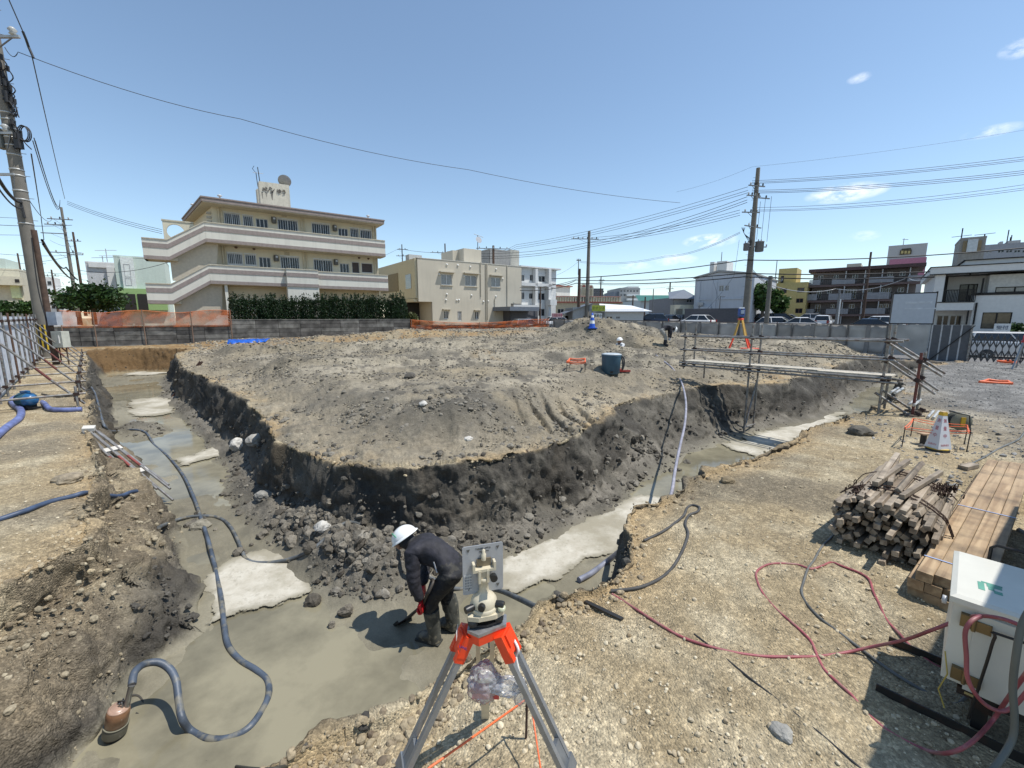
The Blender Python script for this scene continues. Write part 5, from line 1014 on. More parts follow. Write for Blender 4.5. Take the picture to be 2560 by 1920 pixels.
def bundle():
    c = T(2200, 1378); c = Vector((c.x, c.y, hz(c.x+.3, c.y+.3))); an = atan2(.62, .78); t = thing('timber_bundle', 'round heap of weathered square battens bound with rusty chains', 'timber bundle', c, an); t.scale = (.88, .88, .86); g = np.random.default_rng(8)
    mes = [beam_mesh(L, w, w, w_old, .003) for L in (1.15, 1.3, 1.4, 1.5) for w in (.044, .05)]
    HW, HH = .4, .56; n = 0
    for r in range(11):
        z = .03+r*.0475; half = HW*sqrt(max(.05, 1-((z-.24)/.33)**2)) if z > .24 else HW*(.84+.66*z)
        k = max(2, int(2*half/.054))
        for i in range(k):
            y = -half+(i+.5)*2*half/k+g.normal(0, .008); b = link('batten', mes[int(g.integers(0, 8))], t)
            b.location = (.62+g.normal(0, .085)-.25*(z < .2)*0, y+.02, z+g.normal(0, .006)); b.rotation_euler = (g.normal(0, .3), g.normal(0, .012), g.normal(0, .025)); n += 1
    for k in range(5): b = link('batten', mes[k], t); b.location = (.75+.1*k, .8*(-.2, .12, -.05, .2, .16)[k]+.02, .565+.03*(k % 2)); b.rotation_euler = (g.normal(0, .3), .02*(k-2)*.4, .06*(k-2))
    mc = mat('chain_rust', (.05, .028, .02), .75, .5)
    def chain(ys, xf, nm, extra=None):
        pts = []
        for q in ys: z = .19+.335*sqrt(max(0, 1-(q/(HW+.07))**2)); pts.append(Vector((xf(q), q+.02, z+.03)))
        if extra: pts += extra
        P = smooth_path(pts, 6); acc = 0; links = []
        for a, e in zip(P, P[1:]):
            acc += (e-a).length
            if acc > .034: links.append((e, (e-a).normalized())); acc = 0
        b = MB()
        for i, (p, d) in enumerate(links):
            up = Vector((0, 0, 1)) if i % 2 else d.cross(Vector((0, 0, 1))).normalized(); sd = d.cross(up).normalized() if i % 2 else up
            R = [p+d*(.026*cos(a))+sd*(.013*sin(a)) for a in [j*pi/4 for j in range(9)]]; b.tube(R, .0045, mc, 5, False)
        b.build(nm, t)
    ys = list(np.linspace(-.475, .42, 14))
    chain(ys, lambda q: .3+.05*sin(q*4), 'chain'); chain(ys, lambda q: .36+.06*sin(q*5+1), 'chain'); chain(list(np.linspace(-.25, .475, 9)), lambda q: .95+.1*sin(q*4), 'chain'); chain(list(np.linspace(-.42, .2, 9)), lambda q: 1.05+.05*sin(q*6), 'chain')
    for c0, s in (((.2, .24, .5), 5), ((.95, -.3, .5), 9)):
        rr = np.random.default_rng(s); b = MB()
        for i in range(60):
            p = Vector(c0)+Vector((rr.normal(0, .09), rr.normal(0, .05), rr.uniform(-.05, .04))); q = Euler((rr.uniform(0, 6), rr.uniform(0, 6), 0)).to_matrix(); b.tube([p+q @ Vector((.026*cos(a), .013*sin(a), 0)) for a in [j*pi/4 for j in range(9)]], .0045, mc, 5, False)
        b.build('chain_heap', t)['kind'] = 'stuff'
bundle()
p = T(2420, 1172); b = link('offcut', beam_mesh(.3, .1, .06, w_old)); b.location = p+Vector((0, 0, .03)); b.rotation_euler = (0, 0, .4); tag(b, 'short pale offcut of timber at the far end of the long stack', 'offcut')
# ---------------------------------------------------------------- distribution box on its stand
def dbox():
    A = W(2388, 1482, 1.84); dd = Vector((.325, .3, 0)).normalized(); fx = Vector((dd.y, -dd.x, 0)); an = atan2(fx.y, fx.x); zt = A.z
    t = thing('distribution_box', 'cream metal power distribution box on a black steel stand', 'power box', (A.x, A.y, 0), an); mc = mat('box_cream', (.60, .58, .50), .45, var=.06, scale=5, stain=.12, rust=.0); mi = mat('box_door', (.52, .50, .43), .45, var=.06, stain=.1); mb = mat('brass', (.22, .16, .08), .45, .7); mk = mat('stand_black', (.022, .02, .018), .5, .3, rust=.2)
    Wd, Dp, Hh = .62, .54, .45
    b = MB(); b.prism([(-.015, -.02), (Wd+.02, -.02), (Wd+.02, Dp+.02), (-.015, Dp+.02)], zt-.04, zt-.012, mc); b.add([(-.015, -.02, zt-.012), (Wd+.02, -.02, zt-.012), (Wd+.02, Dp+.02, zt-.012), (-.015, Dp+.02, zt-.012), (.005, 0, zt), (Wd, 0, zt), (Wd, Dp, zt), (.005, Dp, zt)], [(0, 1, 5, 4), (1, 2, 6, 5), (2, 3, 7, 6), (3, 0, 4, 7), (4, 5, 6, 7)], mc); lid = b.build('lid', t)
    b = MB(); g = np.random.default_rng(4); mg = mat('sticker_green', (.10, .30, .22), .6, var=.2)
    for x, y, w_, h_ in ((.085, .17, .022, .085), (.128, .2, .05, .03), (.118, .168, .02, .03), (.14, .145, .028, .03), (.12, .222, .07, .014)): b.box((x, y, zt+.0009), (w_, h_, .001), mg, (0, 0, .04))
    b.build('worn_sticker', lid)
    b = MB(); b.box((.25, .13, zt+.0007), (.035, .05, .0008), mat('sticker_old', (.40, .38, .33), .7)); b.build('old_mark', lid)
    b = MB(); b.span((0, 0, zt-Hh), (Wd, Dp, zt-.041), mc); b.build('cabinet', t)
    b = MB(); b.span((.075, -.022, zt-Hh-.005), (Wd, -.001, zt-.06), mi); d = b.build('door', t)
    for z in (zt-.11, zt-Hh+.06):
        b = MB(); b.span((.03, -.028, z-.03), (.07, -.001, z+.03), mb); b.span((.078, -.03, z-.03), (.13, -.023, z+.02), mb); b.tube([(.074, -.033, z-.032), (.074, -.033, z+.034)], .008, mb, 8); b.build('hinge', t)
    b = MB(); b.lathe([(.0, -.01), (.02, -.008), (.02, .008), (0, .01)], mat('eyelet', (.5, .5, .5), .4), (-.03, .02, zt-.06), 14, Euler((0, pi/2, 0)).to_matrix()); b.build('eyelet', t)
    b = MB(); b.tube(smooth_path([(.11, -.045, .12), (.13, -.06, zt-.25), (.14, -.055, zt-.12), (.17, -.055, zt-.1), (Wd, -.055, zt-.09)], 4), .006, mk, 7); b.tube([(.12, Dp+.07, zt-.3), (.12, Dp+.07, zt+.045), (.14, Dp+.07, zt+.065), (.4, Dp+.07, zt+.065), (.42, Dp+.07, zt+.045), (.42, Dp+.07, zt-.3)], .008, mk, 7); b.build('guard_bar', t)
    for x in (.15, .44):
        b = MB(); b.span((x-.025, .05, .02), (x+.025, .1, zt-Hh), mk); b.span((x-.035, .04, zt-Hh-.12), (x+.035, .11, zt-Hh+.06), mk); b.build('post', t)
    b = MB(); b.span((.06, -.002, zt-Hh-.05), (Wd, .04, zt-Hh-.012), mk); b.box((.1, .02, zt-Hh-.03), (.03, .05, .012), mat('nut_yellow', (.4, .3, .12), .6)); b.build('bracket', t)
    for y in (.0, .5): b = MB(); b.span((-.22, y-.03, .0), (.62, y+.03, .008), mk); b.span((-.22, y-.03, .008), (.62, y-.022, .06), mk); b.build('foot_angle', t)
    b = MB(); b.tube([(-.0, -.03, .4), (.02, -.05, .3), (.0, -.045, .2), (.03, -.05, .12)], .003, mat('wire_yellow', (.4, .3, .06), .5), 5); b.build('loose_wire', t)
dbox()
# ---------------------------------------------------------------- unseen hut, added right of the view to shade the box and the ground
def hut():
    d = Vector((.82, .58, 0)).normalized(); n = Vector((d.y, -d.x, 0)); o = Vector((3.62, 2.02, 0))-d*.95; an = atan2(d.y, d.x)
    t = thing('shade_hut', 'grey panelled hut added outside the frame to shade the box', 'shade hut', o, an); mw = mat('hut_wall', (.45, .45, .43), .6, var=.08); L = 3.7
    b = MB(); b.span((0, -2.4, .12), (L, -.02, 2.45), mw); b.build('walls', t)
    for i in range(4): b = MB(); b.span((i*.98, -.02, .12), (i*.98+.05, .0, 2.45), mat('hut_trim', (.3, .3, .3), .5)); b.build('panel_joint', t)
    b = MB(); b.span((-.05, -2.5, 2.45), (L+.03, .03, 2.6), mat('hut_roof', (.35, .36, .38), .5)); b.build('roof', t)
    for x in (1.4,): b = MB(); b.span((x, .0, 1.0), (x+1.4, .02, 1.9), mat('glass_dark', (.02, .025, .03), .08)); b.build('window', t)
hut()
# ---------------------------------------------------------------- walls and fences round the site
class Face:
    """an upright face of a building through two picture columns: turns picture points into (along, height)"""
    def __init__(s, u, v, Y, d, zb=0.0):
        p = W(u, v, Y); s.o = Vector((p.x, p.y, zb)); s.d = Vector((d[0], d[1], 0)).normalized(); s.n = Vector((-s.d.y, s.d.x, 0)); s.rz = atan2(s.d.y, s.d.x)
    def __call__(s, u, v):
        a, y, k = ray(u, v)                     # t*(a,y) = o + x*d
        det = a*(-s.d.y)+y*s.d.x
        t = (s.o.x*(-s.d.y)+s.o.y*s.d.x)/det
        x = (Vector((a*t, y*t, 0))-Vector((s.o.x, s.o.y, 0))).dot(s.d)
        return x, H+k*t-s.o.z
    def x(s, u, v=790): return s(u, v)[0]
    def z(s, u, v): return s(u, v)[1]
D1 = (.814, .581); D2 = (.75, -.66)
m_block = mat('block_wall', (.075, .072, .066), .9, var=.5, scale=1.6, stain=.5, bump=.3); m_glass = mat('window_glass', (.02, .023, .028), .08, spec=.4); m_glass2 = mat('window_curtain', (.2, .2, .2), .15, var=.2, spec=.8); m_frame = mat('window_frame', (.42, .42, .42), .4, .3); m_dark = mat('dark_interior', (.02, .018, .016), .8); m_bar = mat('window_bar', (.55, .56, .57), .4, .3)
BW = Face(580, 850, 29.5, D1, .3)
def blockwall():
    f = BW; an = f.rz
    rr = np.random.default_rng(2)
    for nm, u0, u1, zt, lab in (('block_wall', 100, 574, 1.12, 'dark stained low block wall carrying the long orange net'), ('block_wall', 576, 1024, 1.5, 'dark mould-stained block wall below the clipped hedge'), ('block_wall', 1026, 1374, .95, 'low block wall behind the sagging orange net')):
        x0, x1 = f.x(u0), f.x(u1); t = thing(nm, lab, 'wall', f.o+f.d*x0, an); L = x1-x0; ch = zt/(5 if zt > 1.2 else 4 if zt > 1 else 3); n = max(2, int(L/1.3)); bl = L/n
        b = MB(); b.span((0, .03, -.6), (L, .14, zt-.01), m_dark); b.build('core', t)
        tones = [mat('block_tone_%d' % i, c, .92, var=.45, scale=2.2, stain=s_, bump=.4) for i, (c, s_) in enumerate((((.13, .125, .115), .3), ((.10, .095, .088), .5), ((.17, .165, .15), .4), ((.08, .076, .07), .2)))]
        mes = {}
        for r in range(round(zt/ch)):
            for i in range(n):
                k = int(rr.integers(0, 4))
                if k not in mes: q = MB(); q.box((0, 0, 0), (bl-.02, .1, ch-.02), tones[k]); mes[k] = q.mesh('block')
                o = link('block', mes[k], t); o.location = ((i+.5)*bl, .0+rr.uniform(0, .012), ch*(r+.5))
        b = MB(); b.span((0, -.07, zt), (L, .16, zt+.05), tones[2]); b.build('coping', t); b = MB(); b.span((0, -.1, -.6), (L, .03, 0), tones[2]); b.build('footing', t)
blockwall()
def net(name, u0, u1, vt, vb, sag, posts, label, gather=0):
    m = MATS.get('net_orange')
    if not m:
        m, N, L = newmat('net_orange'); MATS['net_orange'] = m; o = N.new('ShaderNodeOutputMaterial'); d = N.new('ShaderNodeBsdfDiffuse'); tl = N.new('ShaderNodeBsdfTranslucent'); tr = N.new('ShaderNodeBsdfTransparent'); a = N.new('ShaderNodeMixShader'); b = N.new('ShaderNodeMixShader'); a.inputs[0].default_value = .45; d.inputs[0].default_value = (.62, .17, .06, 1); tl.inputs[0].default_value = (.62, .17, .06, 1); L.new(d.outputs[0], a.inputs[1]); L.new(tl.outputs[0], a.inputs[2])
        geo = N.new('ShaderNodeNewGeometry'); nz = N.new('ShaderNodeTexNoise'); nz.inputs['Scale'].default_value = 1.4; L.new(geo.outputs['Position'], nz.inputs['Vector']); mr = N.new('ShaderNodeMapRange'); mr.inputs[1].default_value = .35; mr.inputs[2].default_value = .65; mr.inputs[3].default_value = .3; mr.inputs[4].default_value = .7; L.new(nz.outputs['Fac'], mr.inputs[0]); L.new(mr.outputs[0], b.inputs[0]); L.new(tr.outputs[0], b.inputs[1]); L.new(a.outputs[0], b.inputs[2]); L.new(b.outputs[0], o.inputs[0])
    f = BW; x0, x1 = f.x(u0), f.x(u1); t = thing(name, label, 'net', f.o+f.d*x0, f.rz); n = 160; zt, zb = [], []
    b = MB(); vs = []; fs = []; R = 7; g = np.random.default_rng(6)
    for i in range(n):
        q = i/(n-1); u = u0+(u1-u0)*q; top = f.z(u, vt(q)); bot = f.z(u, vb(q)); x = f.x(u, vt(q))-x0
        for j in range(R):
            s_ = j/(R-1); vs.append((x, -.16+.05*sin(i*.55+j)*sin(pi*s_)+.04*sin(i*.21+2*j)+(.09*sin(j*4+i*.12) if gather else 0), top+(bot-top)*s_))
    for i in range(n-1):
        for j in range(R-1): fs.append((i*R+j, (i+1)*R+j, (i+1)*R+j+1, i*R+j+1))
    b.add(vs, fs, m, True); b.build('mesh_sheet', t)
    for u in posts:
        x = f.x(u)-x0; b = MB(); b.tube([(x, -.2, -.5), (x, -.2, f.z(u, vt((u-u0)/(u1-u0)))+.05)], .03, mat('net_post', (.2, .13, .09), .7), 6); b.build('post', t)
    b = MB(); b.tube([Vector(vs[i*R])+Vector((0, -.005, 0)) for i in range(n)], .02, mat('net_edge', (.7, .2, .07), .6), 4); b.build('edge_rope', t)
net('orange_net', 150, 576, lambda q: 777+6*sin(pi*q*2.2)**2-2*q, lambda q: 820-4*q, 0, (152, 234, 357, 477, 575), 'long orange safety net on posts above the low block wall')
net('orange_net', 1024, 1370, lambda q: 799+8*sin(pi*min(1, q*1.15))+(0 if q < .8 else -8*(q-.8)), lambda q: 828-6*q+(0 if q < .75 else -26*(q-.75)), 0, (1026, 1196, 1366), 'bunched orange net sagging before the beige house', 1)
def leftfence():
    a = G(0, 1003); e = G(114, 893); a = Vector((a.x, a.y, 0)); e = Vector((e.x, e.y, 0)); d = (e-a).normalized(); a = a-d*3; L = (e-a).length; an = atan2(d.y, d.x)
    t = thing('hoarding', 'white corrugated hoarding braced with scaffold pipes on the left', 'fence', a, an); ms = mat('hoarding_white', (.50, .53, .58), .5, var=.12, stain=.1)
    n = int(L/.9)
    for i in range(n):                            # pressed sheets, one after another
        w_ = L/n; b = MB(); x = 0; prof = []
        k = 6
        for j in range(k): q = w_/k; prof += [(j*q, 0), (j*q+q*.35, 0), (j*q+q*.5, .035), (j*q+q*.85, .035)]
        prof.append((w_-.008, 0)); back = [(x_, y_+.012) for x_, y_ in prof[::-1]]
        b.prism(prof+back, .05, 2.02, ms); o = b.build('sheet', t); o.location = (i*w_, 0, 0)
    for z in (.25, 1.9): b = MB(); b.tube([(0, -.06, z), (L, -.06, z)], .0245, m_galv, 8); b.build('ledger', t)
    for i in range(int(L/1.32)):
        x = .7+i*1.32; b = MB(); b.tube([(x, -.11, .0), (x, -.11, 2.12)], .0245, m_galv if i % 4 else mat('pipe_brown', (.14, .085, .06), .6, .3, rust=.4), 8); b.build('post', t)
        b = MB(); b.box((x, -.09, 1.9), (.09, .09, .07), m_rust); b.box((x, -.09, .3), (.09, .09, .07), m_rust); b.build('coupler', t)
        if i % 2 == 0:
            st = -1.35; b = MB(); b.tube([(x+.04, -.14, 1.78), (x+.04, -.8, .93)], .0245, m_galv, 8); b.tube([(x+.04, -.8, .93), (x+.04, -1.0, .65)], .0246, m_rpipe, 8); b.tube([(x+.04, -1.0, .65), (x+.04, -1.46, .06)], .0245, m_galv, 8); b.build('brace', t)
            b = MB(); b.tube([(x-.02, st, -.1), (x-.02, st, .48)], .0245, m_galv, 8); b.build('stake', t)
            b = MB(); b.tube([(x+.02, -.02, .3), (x+.02, -1.5, .3)], .0245, m_galv, 8); b.build('tie_pipe', t); b = MB(); b.box((x, st, .3), (.1, .1, .07), m_rust); b.box((x+.02, st, .17), (.1, .1, .07), m_rust); b.build('coupler', t)
leftfence()
FR0 = W(1386, 835, 46); FR1 = W(2232, 885, 24.5)
FRd = Vector((FR1.x-FR0.x, FR1.y-FR0.y, 0)).normalized(); RF = Face(1386, 835, 46, (FRd.x, FRd.y), 0)
def clothmat(name, c):
    m, N, L = newmat(name); MATS[name] = m; o = N.new('ShaderNodeOutputMaterial'); d = N.new('ShaderNodeBsdfDiffuse'); tl = N.new('ShaderNodeBsdfTranslucent'); a = N.new('ShaderNodeMixShader'); a.inputs[0].default_value = .3
    geo = N.new('ShaderNodeNewGeometry'); nz = N.new('ShaderNodeTexNoise'); nz.inputs['Scale'].default_value = 1.1; nz.inputs['Detail'].default_value = 6; L.new(geo.outputs['Position'], nz.inputs['Vector']); mr = N.new('ShaderNodeMapRange'); mr.inputs[1].default_value = .3; mr.inputs[2].default_value = .7; mr.inputs[3].default_value = .72; mr.inputs[4].default_value = 1.15; L.new(nz.outputs['Fac'], mr.inputs[0]); h = N.new('ShaderNodeHueSaturation'); h.inputs['Color'].default_value = (*c, 1); L.new(mr.outputs[0], h.inputs['Value'])
    L.new(h.outputs[0], d.inputs[0]); L.new(h.outputs[0], tl.inputs[0]); L.new(d.outputs[0], a.inputs[1]); L.new(tl.outputs[0], a.inputs[2]); L.new(a.outputs[0], o.inputs[0]); return m
def rightfence():
    f = RF; sh = []
    for i, c in enumerate(((.27, .265, .255), (.30, .295, .285), (.24, .235, .225), (.32, .32, .31))):
        sh.append(clothmat('sheet_tone_%d' % i, tuple(1.55*q for q in c)))
    us = [1386, 1412, 1448, 1484, 1522, 1566, 1612, 1658, 1704, 1752, 1800, 1850, 1898, 1946, 1984, 2036, 2080, 2124, 2176, 2226]
    t = thing('sheet_fence', 'long grey sheet fence on pipe posts along the far right side', 'fence', f.o, f.rz)
    X = [f.x(u) for u in us]; g = np.random.default_rng(12)
    top = lambda x: f.z(1386, 798)+(f.z(2226, 813)-f.z(1386, 798))*x/X[-1]
    low = lambda x: .05-.25*x/X[-1]
    for i in range(len(us)-1):
        x0, x1 = X[i], X[i+1]; b = MB(); n = 9; R = 6; vs = []; fs = []
        for a in range(n):
            for r in range(R):
                q = a/(n-1); s_ = r/(R-1); vs.append((x0+.03+(x1-x0-.06)*q, -.04-.035*sin(q*9+r*1.9+i)*sin(pi*s_)*sin(pi*q)-.02*sin(r*5+i*3), top(x0+(x1-x0)*q)-.04-(top(x0)-low(x0)-.1)*s_))
        for a in range(n-1):
            for r in range(R-1): fs.append((a*R+r, a*R+r+1, (a+1)*R+r+1, (a+1)*R+r))
        b.add(vs, fs, sh[int(g.integers(0, 4))], True); o = b.build('sheet', t); o.modifiers.new('thick', 'SOLIDIFY').thickness = .008
    for i, x in enumerate(X):
        b = MB(); w_ = .06 if i % 3 else .2; b.span((x-w_/2, -.12, low(x)-.4), (x+w_/2, -.05, top(x)+.02), mat('fence_post', (.12, .115, .11), .6) if i % 3 else mat('fence_post_pale', (.2, .195, .19), .6)); b.build('post', t)
        if i % 2: b = MB(); b.bar((x, -.1, low(x)+1.0), (x, -.85, low(x)), .05, .05, mat('fence_post', (.12, .115, .11), .6)); b.build('stay', t)
    b = MB(); b.bar((X[0], -.1, top(X[0])), (X[-1], -.1, top(X[-1])), .06, .06, mat('fence_rail', (.1, .08, .07), .6)); b.build('top_rail', t)
    b = MB(); b.bar((X[0], -.3, low(X[0])), (X[-1], -.3, low(X[-1])), .3, .14, mat('kerb_concrete', (.3, .29, .27), .8)); b.build('ground_rail', t)
    # sign board above the fence
    s = thing('sign_board', 'tall pale blue-grey notice board rising above the sheet fence', 'sign board', f.o+f.d*X[-1], f.rz); x1 = f.x(2334)-X[-1]; zt = f.z(2270, 735); zb = f.z(2270, 808); z0 = -.45
    b = MB(); b.span((.05, -.1, zb), (x1, -.05, zt), mat('board_pale', (.43, .47, .52), .6, var=.04)); bd = b.build('board', s)
    b = MB(); b.span((0, -.06, zt-.02), (x1+.05, .0, zt+.06), m_dark); b.span((0, -.06, zb-.06), (x1+.05, .0, zb), m_dark); b.build('frame', s)
    for x in (.0, x1): b = MB(); b.span((x-.03, -.04, z0), (x+.05, .02, zt+.1), mat('fence_post', (.12, .115, .11), .6)); b.build('post', s)
    b = MB(); b.span((.1, -.09, z0+.3), (x1-.05, -.05, zb-.08), sh[3]); b.build('lower_sheet', s)
    b = MB(); xm = x1*.32; b.span((xm, -.104, zt-.55), (xm+1.1, -.101, zt-.43), mat('board_print', (.50, .54, .58), .6)); b.span((xm, -.104, zt-.85), (xm+1.3, -.101, zt-.78), mat('board_print', (.50, .54, .58), .6)); b.build('faint_print', bd)
    # dark panels and folding gate
    x2, x3 = f.x(2336)-0, f.x(2436); t = thing('panel_fence', 'dark grey flat panel fence with pale joints between board and gate', 'fence', f.o+f.d*x2, f.rz); L = x3-x2; zt = f.z(2380, 813)
    for i in range(4): b = MB(); b.span((i*L/4+.03, -.06, -.5), ((i+1)*L/4-.03, -.02, zt), mat('panel_dark', (.085, .09, .1), .5, var=.12)); b.build('panel', t)
    for i in range(5): b = MB(); b.span((i*L/4-.03, -.07, -.5), (i*L/4+.03, -.0, zt+.02), mat('panel_joint', (.45, .45, .45), .5)); b.build('joint_strip', t)
    b = MB(); b.bar((.1, -.12, -.3), (L+.1, -.12, zt), .05, .04, m_dark); b.build('diagonal_stay', t); b = MB(); b.span((L-.03, -.14, -.8), (L+.04, -.08, zt+.05), m_galv); b.build('end_post', t)
    b = MB(); b.span((0, -.15, -1.2), (L, .1, -.5), mat('wall_dark', (.06, .058, .05), .9)); b.build('footing', t)
    x4 = f.x(2640); t = thing('folding_gate', 'dark folding lattice gate across the yard entrance', 'gate', f.o+f.d*(x3+.06), f.rz); L = x4-x3; n = 12; mg = mat('gate_metal', (.07, .072, .075), .45, .4); zb = -.34; zt = f.z(2480, 838)
    for i in range(n+1): x = i*L/n; b = MB(); b.span((x-.018, -.02, zb), (x+.018, .02, zt), mg); b.build('upright', t); b = MB(); b.lathe([(.02, zt), (.0, zt+.08)], mg, (x, 0, 0), 6); b.build('finial', t)
    for i in range(n):
        for k in (0, 1):
            h0 = zb+.1+k*(zt-zb)/2; h1 = h0+(zt-zb)/2-.15; x = i*L/n; x1 = (i+1)*L/n
            b = MB(); b.bar((x, -.03, h0), (x1, -.03, h1), .02, .05, mg); b.bar((x, .03, h1), (x1, .03, h0), .02, .05, mg); b.build('lattice_bar', t)
rightfence()
# ---------------------------------------------------------------- buildings
def holed(b, x0, x1, z0, z1, holes, m, y=0.0, dep=.14, mr=None):
    """a wall sheet with real openings and their reveals"""
    holes = [(max(a, x0), max(c, z0), min(e, x1), min(g, z1)) for a, c, e, g in holes if e > x0 and a < x1 and g > z0 and c < z1]
    xs = sorted({x0, x1, *[h[0] for h in holes], *[h[2] for h in holes]}); zs = sorted({z0, z1, *[h[1] for h in holes], *[h[3] for h in holes]})
    for i in range(len(xs)-1):
        for j in range(len(zs)-1):
            cx, cz = (xs[i]+xs[i+1])/2, (zs[j]+zs[j+1])/2
            if any(h[0] < cx < h[2] and h[1] < cz < h[3] for h in holes): continue
            b.add([(xs[i], y, zs[j]), (xs[i+1], y, zs[j]), (xs[i+1], y, zs[j+1]), (xs[i], y, zs[j+1])], [(0, 1, 2, 3)], m)
    mr = mr or m
    for a, c, e, g in holes:
        b.add([(a, y, c), (e, y, c), (e, y, g), (a, y, g), (a, y+dep, c), (e, y+dep, c), (e, y+dep, g), (a, y+dep, g)], [(0, 1, 5, 4), (1, 2, 6, 5), (2, 3, 7, 6), (3, 0, 4, 7)], mr)
_wm = {}
def window(t, h, kind='slide', y=0.0, fm=None, gm=None):
    """frame with pane (and bars) set back in an opening"""
    a, c, e, g = h; fm = fm or m_frame; gm = gm or m_glass
    b = MB(); f = .05
    b.span((a, y+.06, c), (e, y+.12, c+f), fm); b.span((a, y+.06, g-f), (e, y+.12, g), fm); b.span((a, y+.06, c+f), (a+f, y+.12, g-f), fm); b.span((e-f, y+.06, c+f), (e, y+.12, g-f), fm)
    if kind in ('slide', 'bars'): b.span(((a+e)/2-.035, y+.055, c+f), ((a+e)/2+.035, y+.12, g-f), fm)
    if kind == 'triple':
        for k in (1, 2): b.span((a+(e-a)*k/3-.03, y+.055, c+f), (a+(e-a)*k/3+.03, y+.12, g-f), fm)
    o = b.build('window', t)
    p = MB(); p.span((a+f*.5, y+.1, c+f*.5), (e-f*.5, y+.11, g-f*.5), gm); p.build('pane', o)
    if kind in ('bars', 'bars2', 'bars3'):
        k = {'bars': 8, 'bars2': 6, 'bars3': 5}[kind]; q = MB()
        for i in range(k+1): x = a+(e-a)*i/k; q.span((x-.014, y-.05, c-.06), (x+.014, y-.02, g+.06), m_bar)
        q.span((a-.05, y-.055, c-.09), (e+.05, y-.01, c-.04), m_bar); q.span((a-.05, y-.055, g+.04), (e+.05, y-.01, g+.09), m_bar); r = q.build('security_bars', o); r['kind'] = 'stuff'
    return o
def hole(f, u0, v0, u1, v1):
    uc, vc = (u0+u1)/2, (v0+v1)/2; return (f.x(u0, vc), f.z(uc, v1), f.x(u1, vc), f.z(uc, v0))
m_cw = mat('apartment_cream', (.60, .555, .43), .85, var=.06, scale=.5, stain=.16); m_pw = mat('parapet_cream', (.62, .60, .525), .85, var=.06, scale=.6, stain=.2); m_band = mat('band_mauve', (.27, .225, .205), .8, var=.12, stain=.15); m_soff = mat('soffit', (.5, .46, .36), .85)
def apartment():
    zb = .4; A = Face(515.3, 600, 33, D1, zb); t = thing('apartment_building', 'three storey cream apartment block with banded balconies and outside stair', 'building', A.o, A.rz)
    xr = A.x(962.5, 605); z = lambda v: A.z(515.3, v); bk = 1.35
    zr1, zr0 = z(490.7), z(503); zu1, zu0 = z(556), z(604.6); zl1, zl0 = z(661.6), z(709)
    Wl = Face(515.3, 600, 33, D1, zb); Wl.o = A.o+A.n*bk
    WD = dict(up=[(561, 534, 600, 563, 'bars'), (608, 540, 632, 566, 'bars3'), (640, 547, 670, 571, 'triple'), (695, 550, 744, 579, 'bars'), (780, 560, 824, 588, 'bars'), (846, 571, 870, 594, 'triple'), (876, 572, 896, 596, 'bars3'), (901, 576, 928, 599, 'bars2')],
              lo=[(569, 634, 606, 660, 'bars'), (613, 637, 640, 662, 'bars3'), (648, 643, 677, 670, 'triple'), (702, 643, 748, 672, 'bars'), (785, 650, 831, 680, 'bars'), (850, 659, 873, 682, 'triple'), (880, 655, 899, 683, 'plain'), (904, 658, 932, 682, 'plain')])
    hu = [hole(Wl, *w[:4]) for w in WD['up']]; hl = [hole(Wl, *w[:4]) for w in WD['lo']]
    xw1 = Wl.x(942, 600)
    b = MB(); holed(b, .55, xw1, zu0, zr0, hu, m_cw, bk, .14); holed(b, .55, xw1, zl0, zu0, hl, m_cw, bk, .14); b.prism([(.55, bk+.15), (xw1, bk+.15), (xw1, bk+8.5), (-.75, bk+8.0)], 0, zr0-.07, m_cw); b.span((.9, bk+.4, -.4), (xw1, bk+.7, zl0), m_cw); b.build('wall', t)
    for w, h in zip(WD['up']+WD['lo'], hu+hl): window(t, h, w[4], bk, gm=m_glass if w[4] != 'plain' else mat('shutter_brown', (.05, .035, .03), .6))
    b = MB(); b.prism([(-.02, -.02), (xr, -.02), (xr, bk+9), (-1.5, bk+8.6)], zr0, zr1-.12, m_band); b.prism([(-.06, -.06), (xr+.05, -.06), (xr+.05, bk+9.05), (-1.56, bk+8.65)], zr1-.1, zr1, mat('roof_edge', (.27, .22, .2), .8)); b.prism([(.05, .02), (xr-.05, .02), (xr-.05, bk+8.9), (-1.4, bk+8.5)], zr0-.06, zr0-.01, m_soff); b.build('roof', t)
    def parapet(poly_top, hh, nm, y=0.0, th=.16, floor=True):
        """parapet along a polyline of (x, z at the top), with two dark bands proud of it"""
        P = poly_top
        q = MB(); q.prism([(x, zz) for x, zz in P]+[(x, zz-hh) for x, zz in P[::-1]], y, y+th, m_pw, XZ); o = q.build(nm, t)
        for nmb, d0, d1 in (('upper_band', .2, .42), ('lower_band', .82, 1.0)):
            q = MB(); q.prism([(x, zz-hh*d0) for x, zz in P]+[(x, zz-hh*d1) for x, zz in P[::-1]], y-.03, y-.002, m_band, XZ); q.build(nmb, o)
        q = MB(); q.prism([(x, zz+.06) for x, zz in P]+[(x, zz) for x, zz in P[::-1]], y-.05, y+th+.03, m_soff, XZ); q.build('coping', o)
        return o
    xs1, xs0 = A.x(418, 600), A.x(353, 597); hp = zu1-zu0
    zls = A.z(418, 600)
    parapet([(0.0, zu1), (xr, zu1)], hp, 'balcony_parapet'); parapet([(xs0, zls), (xs1, zls), (-.01, zu1)], hp, 'stair_parapet')
    xb0, xb1 = A.x(715, 690), A.x(794, 700); zl2 = zl1
    parapet([(0, zl1), (xb0, zl1)], zl1-zl0, 'balcony_parapet'); parapet([(xb1, zl1-.05), (xr+.12, zl1-.05)], zl1-zl0, 'balcony_parapet')
